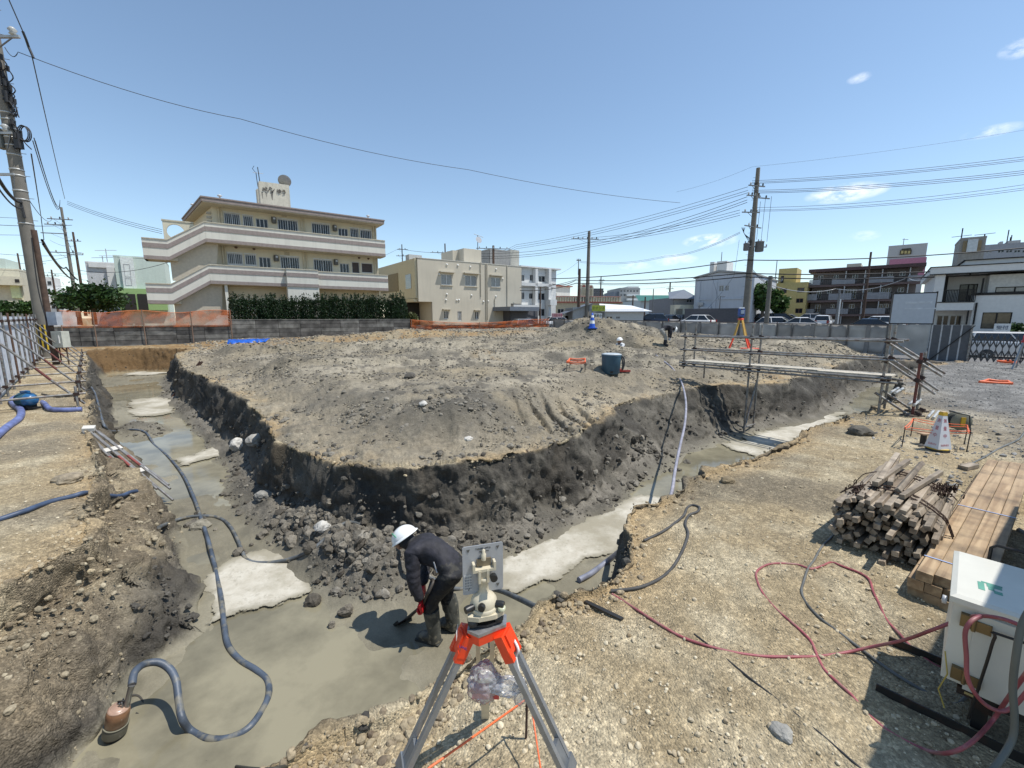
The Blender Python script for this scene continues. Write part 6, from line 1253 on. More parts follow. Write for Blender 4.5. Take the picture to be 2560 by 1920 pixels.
    o = parapet([(xb0, zl1-.0), (xb1, zl1-.0)], (zl1-zl0)*1.0, 'stair_block', -.4, .55); q = MB(); q.span((xb0, -.36, 0), (xb1, .3, zl0), m_pw); q.build('shaft', o)
    zl3 = A.z(426, 711); xt0 = A.x(363, 708); xt1 = A.x(428, 711)
    parapet([(xt0, zl3), (xt1, zl3), (-.01, zl1)], zl1-zl0, 'stair_parapet')
    for zz, x0 in ((zu0, 0), (zl0, 0)): b = MB(); b.span((x0, .17, zz-.02), (xr, bk+.2, zz+.2), m_soff); b.build('balcony_slab', t)
    for zz, x0 in ((zls-hp, xs0), (zl3-(zl1-zl0), xt0)):
        b = MB(); b.span((x0, .17, zz), (x0+1.9, bk+.4, zz+.2), m_soff); b.span((x0, .17, zz), (x0+.16, bk+.4, zz+hp), m_pw); b.span((x0-.02, .17, zz+hp*.58), (x0-.001, bk+.4, zz+hp*.8), m_band); b.build('landing', t)
    ms = mat('stair_wall', (.47, .42, .33), .85, var=.08, stain=.12)
    for xa, za, zb_, zt_ in ((xs1, zls-hp, A.z(426, 700), zu0), (xt1, zl3-(zl1-zl0), -.3, zl0)):
        b = MB(); b.prism([(xa, za+.3), (0.0, zt_+.3), (.75, zt_-.02), (.3, zb_), (xa, zb_)], .5, .7, ms, XZ); b.build('stair_wall', t)
        b = MB()
        for i in range(9): f0 = i/9; b.span((xa+(0-xa)*f0, .7, za+(zt_-za)*f0+.1), (xa+(0-xa)*(f0+.112), 1.3, za+(zt_-za)*(f0+.112)+.25), m_soff)
        b.build('stair_steps', t)
    # pierced end wall with the round opening
    q = Face(515.3, 600, 33, D1, zb); q.o = A.o+A.n*1.7; cx, cz = q(439, 579); r = .53; xl, zl_ = q.x(406, 560), q.z(406, 551); zlow = q.z(406, 612); xr_ = q.x(484, 560)
    n = 24; ring = [(cx+r*cos(a), cz+r*sin(a)) for a in [i*2*pi/n for i in range(n)]]; b = MB()
    out = []
    for i in range(n):
        a = i*2*pi/n; c_, s_ = cos(a), sin(a); k = min([v for v in (((xr_-cx)/c_) if c_ > 1e-6 else ((xl-cx)/c_) if c_ < -1e-6 else 1e9, ((zl_-cz)/s_) if s_ > 1e-6 else ((zlow-cz)/s_) if s_ < -1e-6 else 1e9)]); out.append((cx+k*c_, cz+k*s_))
    for yy in (1.7, 1.9):
        for i in range(n):
            j = (i+1) % n; b.add([(ring[i][0], yy, ring[i][1]), (ring[j][0], yy, ring[j][1]), (out[j][0], yy, out[j][1]), (out[i][0], yy, out[i][1])], [(0, 1, 2, 3)], m_cw)
    for i in range(n):
        j = (i+1) % n; b.add([(ring[i][0], 1.7, ring[i][1]), (ring[j][0], 1.7, ring[j][1]), (ring[j][0], 1.9, ring[j][1]), (ring[i][0], 1.9, ring[i][1])], [(0, 1, 2, 3)], m_cw)
    b.span((xl-.05, 1.66, zl_), (xr_, 1.94, zl_+.1), m_soff); b.span((xl, 1.7, zl_-.01), (xl+.01, 1.9, zlow), m_cw); b.build('round_window_wall', t)
    b = MB(); b.tube([(.95, .25, -.3), (.95, .25, zl0)], .14, m_pw, 4, smooth=False); b.span((.3, 1.5, 0), (.5, 1.7, zu0), m_cw); b.build('column', t)
    # ground floor: shutters, garage openings, low stair
    for u0, u1 in ((600, 700), (800, 880), (884, 930)): x0, x1 = Wl.x(u0, 730), Wl.x(u1, 730); b = MB(); b.span((x0, bk+.3, 0), (x1, bk+.38, 2.2), mat('garage_dark', (.06, .075, .07), .5)); b.build('garage_shutter', t)
    b = MB(); x0 = A.x(505, 760); b.prism([(x0-1.3, -.3), (x0+1.9, -.3), (x0+1.9, 1.75), (x0+1.0, 1.75), (x0-1.2, .2)], -.5, -.3, m_pw, XZ); b.build('entry_parapet', t)
    mp_ = mat('downpipe', (.54, .48, .35), .6)
    for u in (549, 556, 752, 760, 931, 937): x = Wl.x(u, 560); b = MB(); b.tube([(x, bk-.12, .3), (x, bk-.12, zr0)], .05, mp_, 6); b.build('downpipe', t)
    for u, v in ((684, 551), (836, 571), (690, 646), (839, 656)):
        x, zz = Wl(u, v); b = MB(); b.lathe([(.17, 0), (.19, .08), (.19, .42), (.17, .5)], mat('gas_meter', (.09, .09, .085), .5), (x, bk-.14, zz-.25), 10); b.box((x+.02, bk-.31, zz+.1), (.16, .05, .14), m_frame); b.build('gas_meter', t)
    for u, v in ((573, 513), (625, 520), (891, 556), (913, 558), (589, 618), (633, 622), (894, 644), (917, 646)):
        x, zz = Wl(u, v); b = MB(); b.lathe([(.0, 0), (.1, -.02), (.12, -.1), (.06, -.16), (0, -.17)], mat('lamp_brown', (.07, .035, .025), .5), (x, bk-.5, zz), 10); b.build('ceiling_lamp', t)
    for u, v in ((710, 538), (717, 634)): x, zz = Wl(u, v); b = MB(); b.span((x-.2, bk-.03, zz-.14), (x+.2, bk-.002, zz+.14), mat('vent_grille', (.4, .36, .27), .7)); b.build('vent', t)
    # left end wall details and roof things
    b = MB()
    for i in range(3): b.span((.2, bk+.3, zr0-.55-.33*i), (.5, bk+.55, zr0-.4-.33*i), mat('rung_grey', (.45, .43, .38), .6))
    b.build('wall_blocks', t)
    for u, v in ((551, 486), (483, 527), (933, 540)): x, zz = A(u, v); b = MB(); b.lathe([(.06, 0), (.06, .5), (.16, .52), (.16, .6), (0, .66)], mat('roof_vent', (.55, .57, .58), .4), (x, 1.5 if u > 500 else 6, zr1-.05), 10); b.build('roof_vent', t)
    Tf = Face(515.3, 600, 33, D1, zb); Tf.o = A.o+A.n*4.2; xa, xb = Tf.x(649, 480), Tf.x(724, 480); zt = Tf.z(649, 453); zt2 = Tf.z(724, 463); mt = mat('tower_cream', (.54, .51, .42), .85, var=.08, stain=.35)
    b = MB(); b.prism([(xa, zr1-.1), (xb, zr1-.1), (xb, zt2), (xa, zt)], 4.2, 4.5, mt, XZ); b.prism([(xa, zr1-.1), (xb, zr1-.1), (xb, zt2-.1), (xa, zt-.1)], 6.8, 7.1, mt, XZ); b.span((xa, 4.5, zr1), (xa+.3, 5.2, zt), mt); b.span((xa, 6.0, zr1), (xa+.3, 6.8, zt-.2), mt); b.span((xb-.3, 4.5, zr1), (xb, 6.8, zt2-.05), mt); b.span((xa+.35, 5, zr1), (xb-.35, 6.5, zr1+1.2), mt); tw = b.build('water_tower', t)
    x, zz = Tf(693, 508); b = MB(); b.prism([(x-.35, zr1), (x+.05, zr1), (x+.05, zr1+.45)], 4.15, 4.19, m_dark, XZ); b.build('vent_opening', tw)
    ml = mat('letter_bronze', (.10, .085, .075), .6)
    for ch, u, v in (('メ', 660.5, 473), ('ゾ', 671, 474), ('ン', 681, 475), ('ゆ', 698, 479), ('う', 710, 481)): x, zz = Tf(u, v); text(ch, .44, ml, tw, (x, 4.16, zz), (pi/2, 0, 0), depth=.03)
    b = MB(); ms2 = mat('streak', (.16, .15, .13), .9)
    for u, v0, v1, w_ in ((655, 480, 497, .05), (665, 480, 493, .05), (679, 480, 500, .1), (681, 478, 488, .06)): x, z1 = Tf(u, v0); _, z0 = Tf(u, v1); b.add([(x-w_, 4.195, z1), (x+w_, 4.195, z1), (x+w_*.3, 4.195, z0), (x-w_*.2, 4.195, z0)], [(3, 2, 1, 0)], ms2)
    b.build('rain_streak', tw)
    b = MB(); R = Euler((-.9, .3, 0)).to_matrix(); x, zz = Tf(713, 450); b.lathe([(0, -.12), (.3, -.08), (.52, .04), (.54, .05)], mat('dish_grey', (.3, .3, .29), .5), (x, 4.6, zz), 24, R); b.tube([(x, 4.7, zz), (x-.05, 4.7, zt2-.1)], .04, m_frame, 6); b.build('satellite_dish', tw)
    b = MB(); x, zz = Tf(650, 410); x2 = Tf.x(646, 440); b.tube([(x, 5.2, zt-.2), (x-.1, 5.2, zz)], .035, m_dark, 5); b.tube([(x2, 5.3, zt-.2), (x2-.05, 5.3, zt+1.0)], .03, m_dark, 5); b.tube([(x-.5, 5.2, zt+.9), (x+.3, 5.2, zt+.95)], .02, m_frame, 4); b.tube([(x2-.1, 5.3, zt+1.0), (x2-.3, 5.3, zt+1.25), (x2-.15, 5.3, zt+1.5)], .025, m_dark, 4); b.build('antenna', tw)
apartment()
def beige():
    zb = .2; A = Face(1044.7, 700, 45, D1, zb); t = thing('beige_house', 'two storey beige house with awninged windows and many vent hoods', 'building', A.o, A.rz); m = mat('beige_wall', (.50, .455, .365), .85, var=.07, scale=.4, stain=.14, bump=.1); mc = mat('beige_side', (.58, .52, .36), .85, var=.06, stain=.1)
    xr = A.x(1303.6, 720); zt = A.z(1044.7, 645); zmid = A.z(1060, 754); xa = A.x(1081, 780); xl2 = A.x(1277, 780)
    win = [(1103, 686, 1130, 712), (1163, 689, 1192, 715), (1228, 694, 1251, 717)]; sm = [(1110, 777, 1121, 797), (1188, 779, 1197, 798), (1144, 778, 1154, 802)]
    hs = [hole(A, *w) for w in win]; h2 = [hole(A, *w) for w in sm]
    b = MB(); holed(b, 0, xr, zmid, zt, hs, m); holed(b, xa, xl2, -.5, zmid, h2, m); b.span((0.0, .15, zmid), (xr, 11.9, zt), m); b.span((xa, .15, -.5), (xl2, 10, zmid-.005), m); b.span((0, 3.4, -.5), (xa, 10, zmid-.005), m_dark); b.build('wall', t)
    for h in hs:
        o = window(t, h, 'slide', gm=m_glass2, fm=mat('frame_white', (.62, .62, .6), .4)); q = MB(); q.span((h[0]-.25, -.42, h[3]+.18), (h[2]+.25, -.002, h[3]+.28), m); q.build('awning', o); q = MB(); q.span((h[0]-.08, -.12, h[1]-.1), (h[2]+.08, -.002, h[1]-.02), m); q.build('sill', o)
    for i, h in enumerate(h2):
        o = window(t, h, 'slide' if i < 2 else 'triple', gm=m_glass, fm=mat('frame_white', (.62, .62, .6), .4))
        if i < 2: q = MB(); q.span((h[0]-.2, -.36, h[3]+.12), (h[2]+.25, -.002, h[3]+.2), m); q.build('awning', o)
    sc = .2893
    for x_, y_ in ((750, 352), (845, 358), (953, 373), (1175, 392), (1232, 475), (750, 608), (743, 658), (836, 660), (855, 658), (963, 617), (1173, 626), (1066, 672), (1107, 668), (685, 437), (900, 452)):
        x, zz = A(900+x_*sc, 560+y_*sc); b = MB(); b.lathe([(.12, -.3), (.125, -.02), (.09, .06), (0, .1)], mat('vent_hood', (.60, .59, .55), .4), (x, -.02, zz), 10, Euler((pi/2+.5, 0, 0)).to_matrix()); b.build('vent_hood', t)
    for x_, y0, y1 in ((1040, 330, 630), (1085, 345, 830), (1270, 360, 840), (1097, 345, 830), (1163, 640, 800)):
        x, z1 = A(900+x_*sc, 560+y0*sc); z0 = A.z(900+x_*sc, 560+y1*sc); b = MB(); b.tube([(x, -.07, z0), (x, -.07, z1)], .045, m, 6); b.build('downpipe', t)
    b = MB(); b.span((-.04, -.04, zt), (xr+.04, 11.9, zt+.06), mat('coping_pale', (.55, .53, .47), .8)); b.build('parapet_cap', t)
    # left side and its open gallery
    b = MB(); b.span((-.2, .2, zmid+.35), (-.002, 11.9, zt-.01), mc); b.span((-.35, .4, zmid-.02), (.0, 11.9, zmid+.3), mc); b.build('side_wall', t)
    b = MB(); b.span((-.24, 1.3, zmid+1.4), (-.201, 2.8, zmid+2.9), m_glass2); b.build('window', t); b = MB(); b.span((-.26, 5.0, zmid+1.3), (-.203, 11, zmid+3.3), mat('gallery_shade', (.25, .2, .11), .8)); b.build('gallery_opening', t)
    for u0, u1, v, y0 in ((1135, 1162, 627, 3.5), (1162, 1205, 623, 2.2)):
        x0, x1 = A.x(u0, 640), A.x(u1, 640); q = Face(1044.7, 700, 45, D1, zb); q.o = A.o+A.n*y0; b = MB(); b.span((q.x(u0), y0, zt), (q.x(u1), y0+3, q.z((u0+u1)/2, v)), m); b.build('penthouse', t)
    q = Face(1044.7, 700, 45, D1, zb); q.o = A.o+A.n*2.5; x, z1 = q(1195, 588); b = MB(); zz = q.z(1195, 622); b.tube([(x, 2.6, zz-.3), (x, 2.6, z1)], .04, m_dark, 5); b.tube([(x-.5, 2.6, z1+.1), (x+.8, 2.6, z1-.15)], .03, m_frame, 4); b.lathe([(0, 0), (.35, .06), (.4, .1)], m_frame, (x+.05, 2.5, zz+1.0), 14, Euler((1.3, 0, 0)).to_matrix()); b.build('antenna', t)
    x, zz = A(1062, 640); b = MB(); b.span((x-.5, 3, zt), (x+1.0, 4, zt+.75), mat('ac_grey', (.4, .4, .38), .6)); b.build('roof_unit', t)
beige()
def block(name, label, u, v, Y, d, u1, vt, depth, m, rows=(), zb=.4, gm=None, fm=None, roof=None, over=0.0, low=None, cat='building'):
    """a plain building: front face with real window openings (picture rectangles), body and roof slab"""
    A = Face(u, v, Y, d, zb); t = thing(name, label, cat, A.o, A.rz); xr = A.x(u1, v); zt = A.z(u, vt); hs = [hole(A, *r[:4]) for r in rows]; hs = [h for h in hs if h[2]-h[0] > .1 and h[3]-h[1] > .1]
    b = MB(); holed(b, 0, xr, -1.0 if low is None else low, zt, hs, m); b.span((0.004, .15, -1), (xr-.004, depth, zt-.004), m); b.build('wall', t)
    for h in hs: window(t, h, 'slide', gm=gm, fm=fm)
    b = MB(); b.span((-over-.02, -over-.02, zt), (xr+over+.02, depth+over, zt+.18), roof or m); b.build('roof', t)
    return t, A, xr, zt
def extra(t, A, u0, v0, u1, v1, y0, y1, m, name, base=None):
    q = Face(0, 0, 1, (1, 0)); q.d = A.d; q.o = A.o+A.n*y0; q.rz = A.rz; uc = (u0+u1)/2
    x0, x1 = q.x(u0, v1), q.x(u1, v1); z1, z0 = q.z(uc, v0), q.z(uc, v1) if base is None else base
    b = MB(); b.span((x0, y0, z0), (x1, y1, z1), m); return b.build(name, t)
w_white = mat('wall_white', (.62, .62, .60), .85, var=.06, scale=.4, stain=.18); w_cream = mat('wall_cream', (.58, .54, .42), .85, var=.07, stain=.15); w_grey = mat('wall_grey', (.36, .36, .35), .85, var=.08, stain=.2); w_mint = mat('wall_mint', (.50, .58, .52), .85, var=.05, stain=.1); w_green = mat('wall_leaf_green', (.28, .42, .17), .85, var=.05); w_yel = mat('wall_yellow', (.50, .40, .16), .85, var=.07, stain=.15); w_brown = mat('wall_taupe', (.21, .18, .165), .85, var=.08, stain=.1); w_dk = mat('wall_charcoal', (.09, .09, .1), .8, var=.1)
def houses():
    # far left
    t, A, xr, zt = block('stepped_house', 'cream house with teal roof parapet cut by the left frame edge', -60, 700, 50, D1, 52, 672, 8, w_cream, [(5, 760, 22, 772)]); extra(t, A, -40, 645, 16, 672, .5, 5, w_mint, 'parapet'); extra(t, A, -60, 690, 57, 712, -1.2, -.05, w_cream, 'balcony'); extra(t, A, 38, 698, 49, 706, -1.24, -1.21, m_dark, 'pierced_block'); extra(t, A, 20, 752, 66, 775, -1.2, -.05, w_cream, 'garden_wall'); extra(t, A, 50, 758, 60, 768, -1.24, -1.21, m_dark, 'pierced_block'); extra(t, A, 30, 712, 52, 745, -.6, -.04, mat('wall_lime', (.6, .64, .36), .8), 'bay')
    t, A, xr, zt = block('white_house', 'small white two storey house seen between the leaning pole and its neighbour', 54, 740, 75, D1, 165, 726, 8, w_white, [(75, 727, 92, 740), (128, 731, 146, 741), (128, 760, 148, 772)]); extra(t, A, 118, 693, 140, 726, 1, 5, w_white, 'stair_tower'); extra(t, A, 120, 703, 129, 712, .95, .99, m_glass, 'window'); extra(t, A, 140, 735, 162, 757, -.8, -.05, w_white, 'balcony')
    t, A, xr, zt = block('white_green_house', 'white and pale green house with a leaf green porch behind the netting', 222, 720, 52, D1, 301, 657, 9, mat('wall_pale', (.50, .51, .52), .85, var=.1, stain=.3), [], roof=w_white); extra(t, A, 222, 657, 292, 669, -.2, -.03, w_white, 'parapet'); extra(t, A, 281, 668, 300, 775, -.35, -.03, w_white, 'pilaster')
    t2, A2, xr2, z2 = block('mint_house', 'pale mint house with a tall narrow window and green ground floor', 294, 720, 50, D1, 418, 642, 9, w_mint, [(311, 662, 326, 693), (315, 696, 330, 714)]); extra(t2, A2, 302, 722, 420, 775, -.5, -.03, w_green, 'green_porch'); extra(t2, A2, 313, 735, 343, 775, -.56, -.51, m_dark, 'opening'); extra(t2, A2, 348, 735, 372, 775, -.56, -.51, m_dark, 'opening'); extra(t2, A2, 310, 644, 342, 722, -.25, -.03, mat('trim_white', (.66, .7, .67), .7), 'bay'); window(t2, hole(A2, 311, 661, 327, 693), 'plain', -.33); window(t2, hole(A2, 314, 696, 330, 714), 'plain', -.33, gm=m_glass2)
    for u, v0, v1 in ((268, 622, 657), (257, 640, 658)):
        q = Face(u, 650, 54, D1, .4); b = MB(); z1, z0 = q.z(u, v0), q.z(u, v1)-.5; b.tube([(0, 0, z0), (0, 0, z1)], .05, m_frame, 5); b.tube([(-1.0, 0, z1-.3), (1.0, 0, z1-.1)], .04, m_frame, 4); b.tube([(-.7, 0, z1-.9), (.8, 0, z1-.8)], .04, m_frame, 4); o = b.build('tv_antenna'); o.location = q.o; o.rotation_euler = (0, 0, q.rz); tag(o, 'thin white television antenna on the house left of the apartment block' if v0 == 622 else 'shorter roof antenna beside the taller one left of the apartment block', 'antenna')
    # centre
    t, A, xr, zt = block('white_flats', 'white three bay apartment house behind the beige house', 1304, 720, 60, D1, 1390, 668, 10, w_white, [(1304, 687, 1311, 703), (1325, 687, 1334, 702), (1347, 690, 1363, 705), (1304, 731, 1311, 748), (1323, 733, 1333, 747), (1346, 733, 1362, 750), (1346, 772, 1362, 790)], over=.5)
    for u in (1341, 1374): extra(t, A, u-3, 672, u+3, 800, -.7, -.04, w_white, 'column', -1)
    extra(t, A, 1304, 708, 1390, 716, -.7, -.05, w_white, 'ledge'); extra(t, A, 1284, 762, 1350, 768, -1.0, -.05, w_white, 'ledge'); extra(t, A, 1376, 749, 1392, 763, -1.2, -.1, w_white, 'balcony')
    t, A, xr, zt = block('grey_tower', 'grey concrete roof tank tower behind the beige house', 1225, 650, 58, D1, 1276, 625, 6, mat('tower_grey', (.30, .295, .28), .85, var=.1, stain=.4), []); extra(t, A, 1276, 625, 1298, 664, .2, 6, mat('tower_pale', (.42, .41, .36), .85, var=.1), 'side'); 
    t, A, xr, zt = block('awning_shed', 'grey sheet roofed carport beside the beige house', 1276, 770, 50, D1, 1345, 772, 5, w_dk, []); extra(t, A, 1275, 767, 1348, 777, -2, 5, mat('roof_slate', (.13, .15, .18), .6), 'roof_sheet')
    t, A, xr, zt = block('red_roof_house', 'white house with a brick red roof edge behind the flats', 1376, 740, 75, D1, 1425, 715, 9, w_white, [(1380, 733, 1391, 743)], roof=mat('roof_red', (.30, .10, .07), .8), over=.3)
    t, A, xr, zt = block('balustrade_house', 'long cream house with a balustraded roof and arched dormers', 1372, 770, 66, (1, .12), 1557, 757, 12, mat('cream_house', (.52, .45, .31), .85, var=.07, stain=.1), [(1394, 772, 1410, 787), (1421, 771, 1430, 781), (1436, 777, 1444, 783)])
    extra(t, A, 1372, 754, 1556, 757, -.3, .1, mat('trim_red', (.28, .08, .06), .7), 'lower_trim'); extra(t, A, 1372, 740, 1552, 742.5, -.3, .1, mat('trim_pinkred', (.45, .25, .2), .7), 'upper_rail')
    for i in range(28): u = 1374+i*6.4; extra(t, A, u, 742.5, u+2.6, 754, -.25, .0, w_cream, 'baluster')
    extra(t, A, 1372, 742.5, 1552, 754, .2, .3, w_cream, 'parapet')
    for u, hw, v0 in ((1459, 8, 709), (1477, 6.5, 712)):
        q = Face(u, 730, 66.5, (1, .12), .4); r_ = q.x(u+hw, 730); z0, z1 = q.z(u, 742), q.z(u, v0)-r_; b = MB(); b.prism([(-r_, z0), (r_, z0), (r_, z1)]+[(r_*cos(a), z1+r_*sin(a)) for a in [k*pi/10 for k in range(1, 10)]]+[(-r_, z1)], 0, 1.2, w_cream, XZ); o = b.build('arched_dormer', t); o.matrix_world = Matrix.Translation(q.o) @ Matrix.Rotation(q.rz, 4, 'Z'); o.location = Matrix.Rotation(-A.rz, 3, 'Z') @ (q.o-A.o); o.rotation_euler = (0, 0, q.rz-A.rz)
        b = MB(); b.prism([(-r_*.5, z1)]+[(-r_*.5*cos(a), z1+r_*.6*sin(a)) for a in [k*pi/8 for k in range(1, 8)]]+[(r_*.5, z1)], -.06, -.003, mat('trim_red', (.28, .08, .06), .7), XZ); b.build('fanlight', o)
        b = MB(); [b.span((x-.06, -.05, z0+.2), (x+.06, -.003, z1-.2), mat('dormer_slot', (.35, .3, .2), .8)) for x in (-r_*.45, 0, r_*.45)]; b.build('slot', o)
    t, A, xr, zt = block('site_shed', 'low white prefabricated shed with a bright sheet roof behind the fence', 1513, 780, 52, (1, -.12), 1609, 778, 6, mat('shed_white', (.50, .50, .48), .6, var=.06), [(1516, 791, 1531, 797), (1540, 791, 1550, 797)]); b = MB(); b.add([(-.5, -.5, zt), (xr+.9, -.5, zt), (xr-1, 3, zt+.75), (-.5, 3, zt+1.0), (-.5, 6.5, zt), (xr+.9, 6.5, zt), (-.5, -.5, zt-.08), (xr+.9, -.5, zt-.08)], [(0, 1, 2, 3), (3, 2, 5, 4), (6, 7, 1, 0)], mat('sheet_roof', (.72, .73, .74), .4, var=.05)); b.build('sheet_roof', t)
    t, A, xr, zt = block('grey_lean_to', 'grey lean-to building left of the white shed', 1432, 780, 54, (1, .05), 1513, 772, 6, w_grey, [(1458, 789, 1480, 796)]); b = MB(); b.add([(-1.2, -.4, zt-.6), (xr*.6, -.4, zt+.7), (xr*.6, 5, zt+.7), (-1.2, 5, zt-.6)], [(0, 1, 2, 3)], mat('roof_slate', (.13, .15, .18), .6)); b.add([(0, -.01, zt-.05), (xr*.6, -.01, zt-.05), (xr*.6, -.01, zt+.68)], [(0, 1, 2)], w_grey); b.build('pitched_roof', t)
    t, A, xr, zt = block('dark_tower_block', 'dark distant apartment tower left of the second pole', 1481, 740, 190, (1, .1), 1508, 722, 14, w_dk, [(1484+7*i, 727+9*j, 1489+7*i, 731+9*j) for i in range(4) for j in range(2)], fm=w_grey)
    t, A, xr, zt = block('grey_mid_rise', 'grey distant mid rise building with white balconies', 1549, 730, 130, (1, .05), 1600, 721, 14, w_grey, [(1551+8*i, 725+10*j, 1556+8*i, 730+10*j) for i in range(6) for j in range(2)]); extra(t, A, 1533, 729, 1549, 765, 1, 12, mat('wall_bluegrey', (.2, .22, .25), .85), 'low_wing'); extra(t, A, 1570, 716, 1597, 721, 2, 10, w_white, 'roof_storey')
    for j in range(3): extra(t, A, 1568, 735+11*j, 1600, 740+11*j, -1.5, -.1, w_white, 'balcony')
    t, A, xr, zt = block('green_hall', 'long pale hall with a dark green roof in the distance', 1602, 770, 110, (1, .02), 1735, 752, 20, mat('hall_pale', (.50, .53, .52), .8), [(1632, 758, 1644, 766), (1646, 758, 1658, 766)]); b = MB(); b.add([(-1, -1, zt), (xr+1, -1, zt), (xr+1, 10, zt+1.9), (1.5, 10, zt+1.9)], [(0, 1, 2, 3)], mat('roof_green', (.02, .12, .085), .5)); b.build('green_roof', t)
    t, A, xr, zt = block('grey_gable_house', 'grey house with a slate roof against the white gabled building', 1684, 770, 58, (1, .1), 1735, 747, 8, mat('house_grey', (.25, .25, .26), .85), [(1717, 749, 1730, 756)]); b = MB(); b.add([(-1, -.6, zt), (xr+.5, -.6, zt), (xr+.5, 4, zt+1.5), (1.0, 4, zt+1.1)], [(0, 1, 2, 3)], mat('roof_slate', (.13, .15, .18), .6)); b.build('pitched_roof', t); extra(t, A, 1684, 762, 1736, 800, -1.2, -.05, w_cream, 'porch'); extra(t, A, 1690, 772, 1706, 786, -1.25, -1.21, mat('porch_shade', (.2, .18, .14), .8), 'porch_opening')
    mg = mat('gable_white', (.52, .54, .57), .85, var=.05, scale=.4, stain=.14); A = Face(1736, 740, 56, D2, .4); t = thing('gabled_building', 'tall white building with a low gable and rooftop tank', 'building', A.o, A.rz); xr = A.x(1882, 740); ze = A.z(1736, 699); xp = A.x(1797, 700); zp = A.z(1797, 680); h = [hole(A, 1798, 714, 1809, 728), hole(A, 1813, 714, 1822, 727)]
    b = MB(); holed(b, 0, xr, -1, ze, h, mg); b.prism([(0, ze+.003), (xr, ze+.003), (xr, ze+.2), (xp, zp), (0, ze+.1)], .0, 14, mg, XZ); b.span((.005, .15, -1), (xr-.005, 14, ze), mg); b.build('wall', t); [window(t, q, 'slide', gm=m_glass2) for q in h]
    b = MB(); b.prism([(-.2, ze+.1), (xp, zp+.02), (xr+.1, ze+.22), (xr+.1, ze+.4), (xp, zp+.22), (-.2, ze+.3)], -.25, 14.2, mat('gable_roof', (.36, .35, .33), .8), XZ); b.build('roof', t)
    for u in (1741, 1782): extra(t, A, u-4, 704, u+4, 790, -.14, -.01, mg, 'pilaster', -1)
    extra(t, A, 1740, 746, 1870, 749, -.1, -.01, mg, 'string_course'); extra(t, A, 1750, 767, 1775, 772, -.5, -.02, mg, 'canopy'); extra(t, A, 1744, 756, 1757, 764, -.4, -.05, m_frame, 'air_conditioner'); extra(t, A, 1773, 655, 1783, 690, 4, 6, w_white, 'tank_screen'); extra(t, A, 1790, 653, 1815, 690, 3, 6, w_white, 'tank_room'); extra(t, A, 1783, 666, 1790, 682, 5, 6, mat('tank_tan', (.35, .28, .2), .7), 'tank')
    extra(t, A, 1792, 772, 1832, 780, -.06, -.01, m_glass, 'low_window')
    t, A, xr, zt = block('dark_wall', 'long dark boundary wall below the white gabled building', 1711, 790, 50, D2, 1856, 776, .4, w_dk, [], cat='wall')
    t, A, xr, zt = block('yellow_flats', 'ochre yellow apartment house with brown windows and a stair tower', 1926, 740, 62, D2, 2016, 712, 9, w_yel, [(1929+0*i, 720, 1943, 733) for i in range(1)]+[(1950, 721, 1967, 733), (1993, 719, 2011, 731), (1948, 747, 1965, 758), (1990, 746, 2008, 757), (1946, 771, 1963, 783), (1988, 771, 2006, 783)], fm=mat('frame_brown', (.16, .08, .05), .6)); extra(t, A, 1944, 671, 1989, 712, 1, 5, w_yel, 'stair_tower'); extra(t, A, 1951, 690, 1958, 711, .94, .98, m_dark, 'tower_opening')
    # dark balconied apartments
    A = Face(2018, 740, 60, D2, .4); t = thing('balcony_apartments', 'long taupe apartment house with three rows of slatted balconies', 'building', A.o, A.rz); xr = A.x(2296, 740); zt = A.z(2018, 681); sc = .27125; cv = lambda a, b_: (1960+a*sc, 540+b_*sc)
    hs = []
    for (x0, y0, x1, y1) in ((312, 548, 360, 610), (458, 540, 503, 578), (628, 532, 680, 600), (738, 525, 785, 566), (952, 515, 1003, 556), (1065, 510, 1120, 552), (300, 685, 345, 760), (398, 682, 440, 716), (562, 672, 610, 760), (612, 672, 664, 760), (722, 670, 768, 706), (772, 668, 815, 706), (886, 664, 935, 703), (940, 662, 985, 750), (1046, 660, 1106, 700), (285, 818, 335, 890), (430, 815, 466, 850), (598, 812, 650, 852), (706, 812, 750, 852), (866, 810, 912, 850), (918, 810, 965, 850)):
        q = Face(2018, 740, 60, D2, .4); q.o = A.o+A.n*1.4; hs.append(hole(q, *cv(x0, y0), *cv(x1, y1)))
    b = MB(); holed(b, .3, xr-.3, -1, zt, hs, w_brown, 1.4); b.span((.31, 1.55, -1), (xr-.3, 10, zt), w_brown); b.build('wall', t); [window(t, h, 'slide', 1.4, fm=m_bar) for h in hs]
    b = MB(); b.span((-.1, -.2, zt-.05), (xr+.3, 10, zt+.35), mat('roof_maroon', (.09, .05, .045), .7)); b.build('roof', t); msl = mat('balcony_slat', (.33, .33, .34), .7, var=.06)
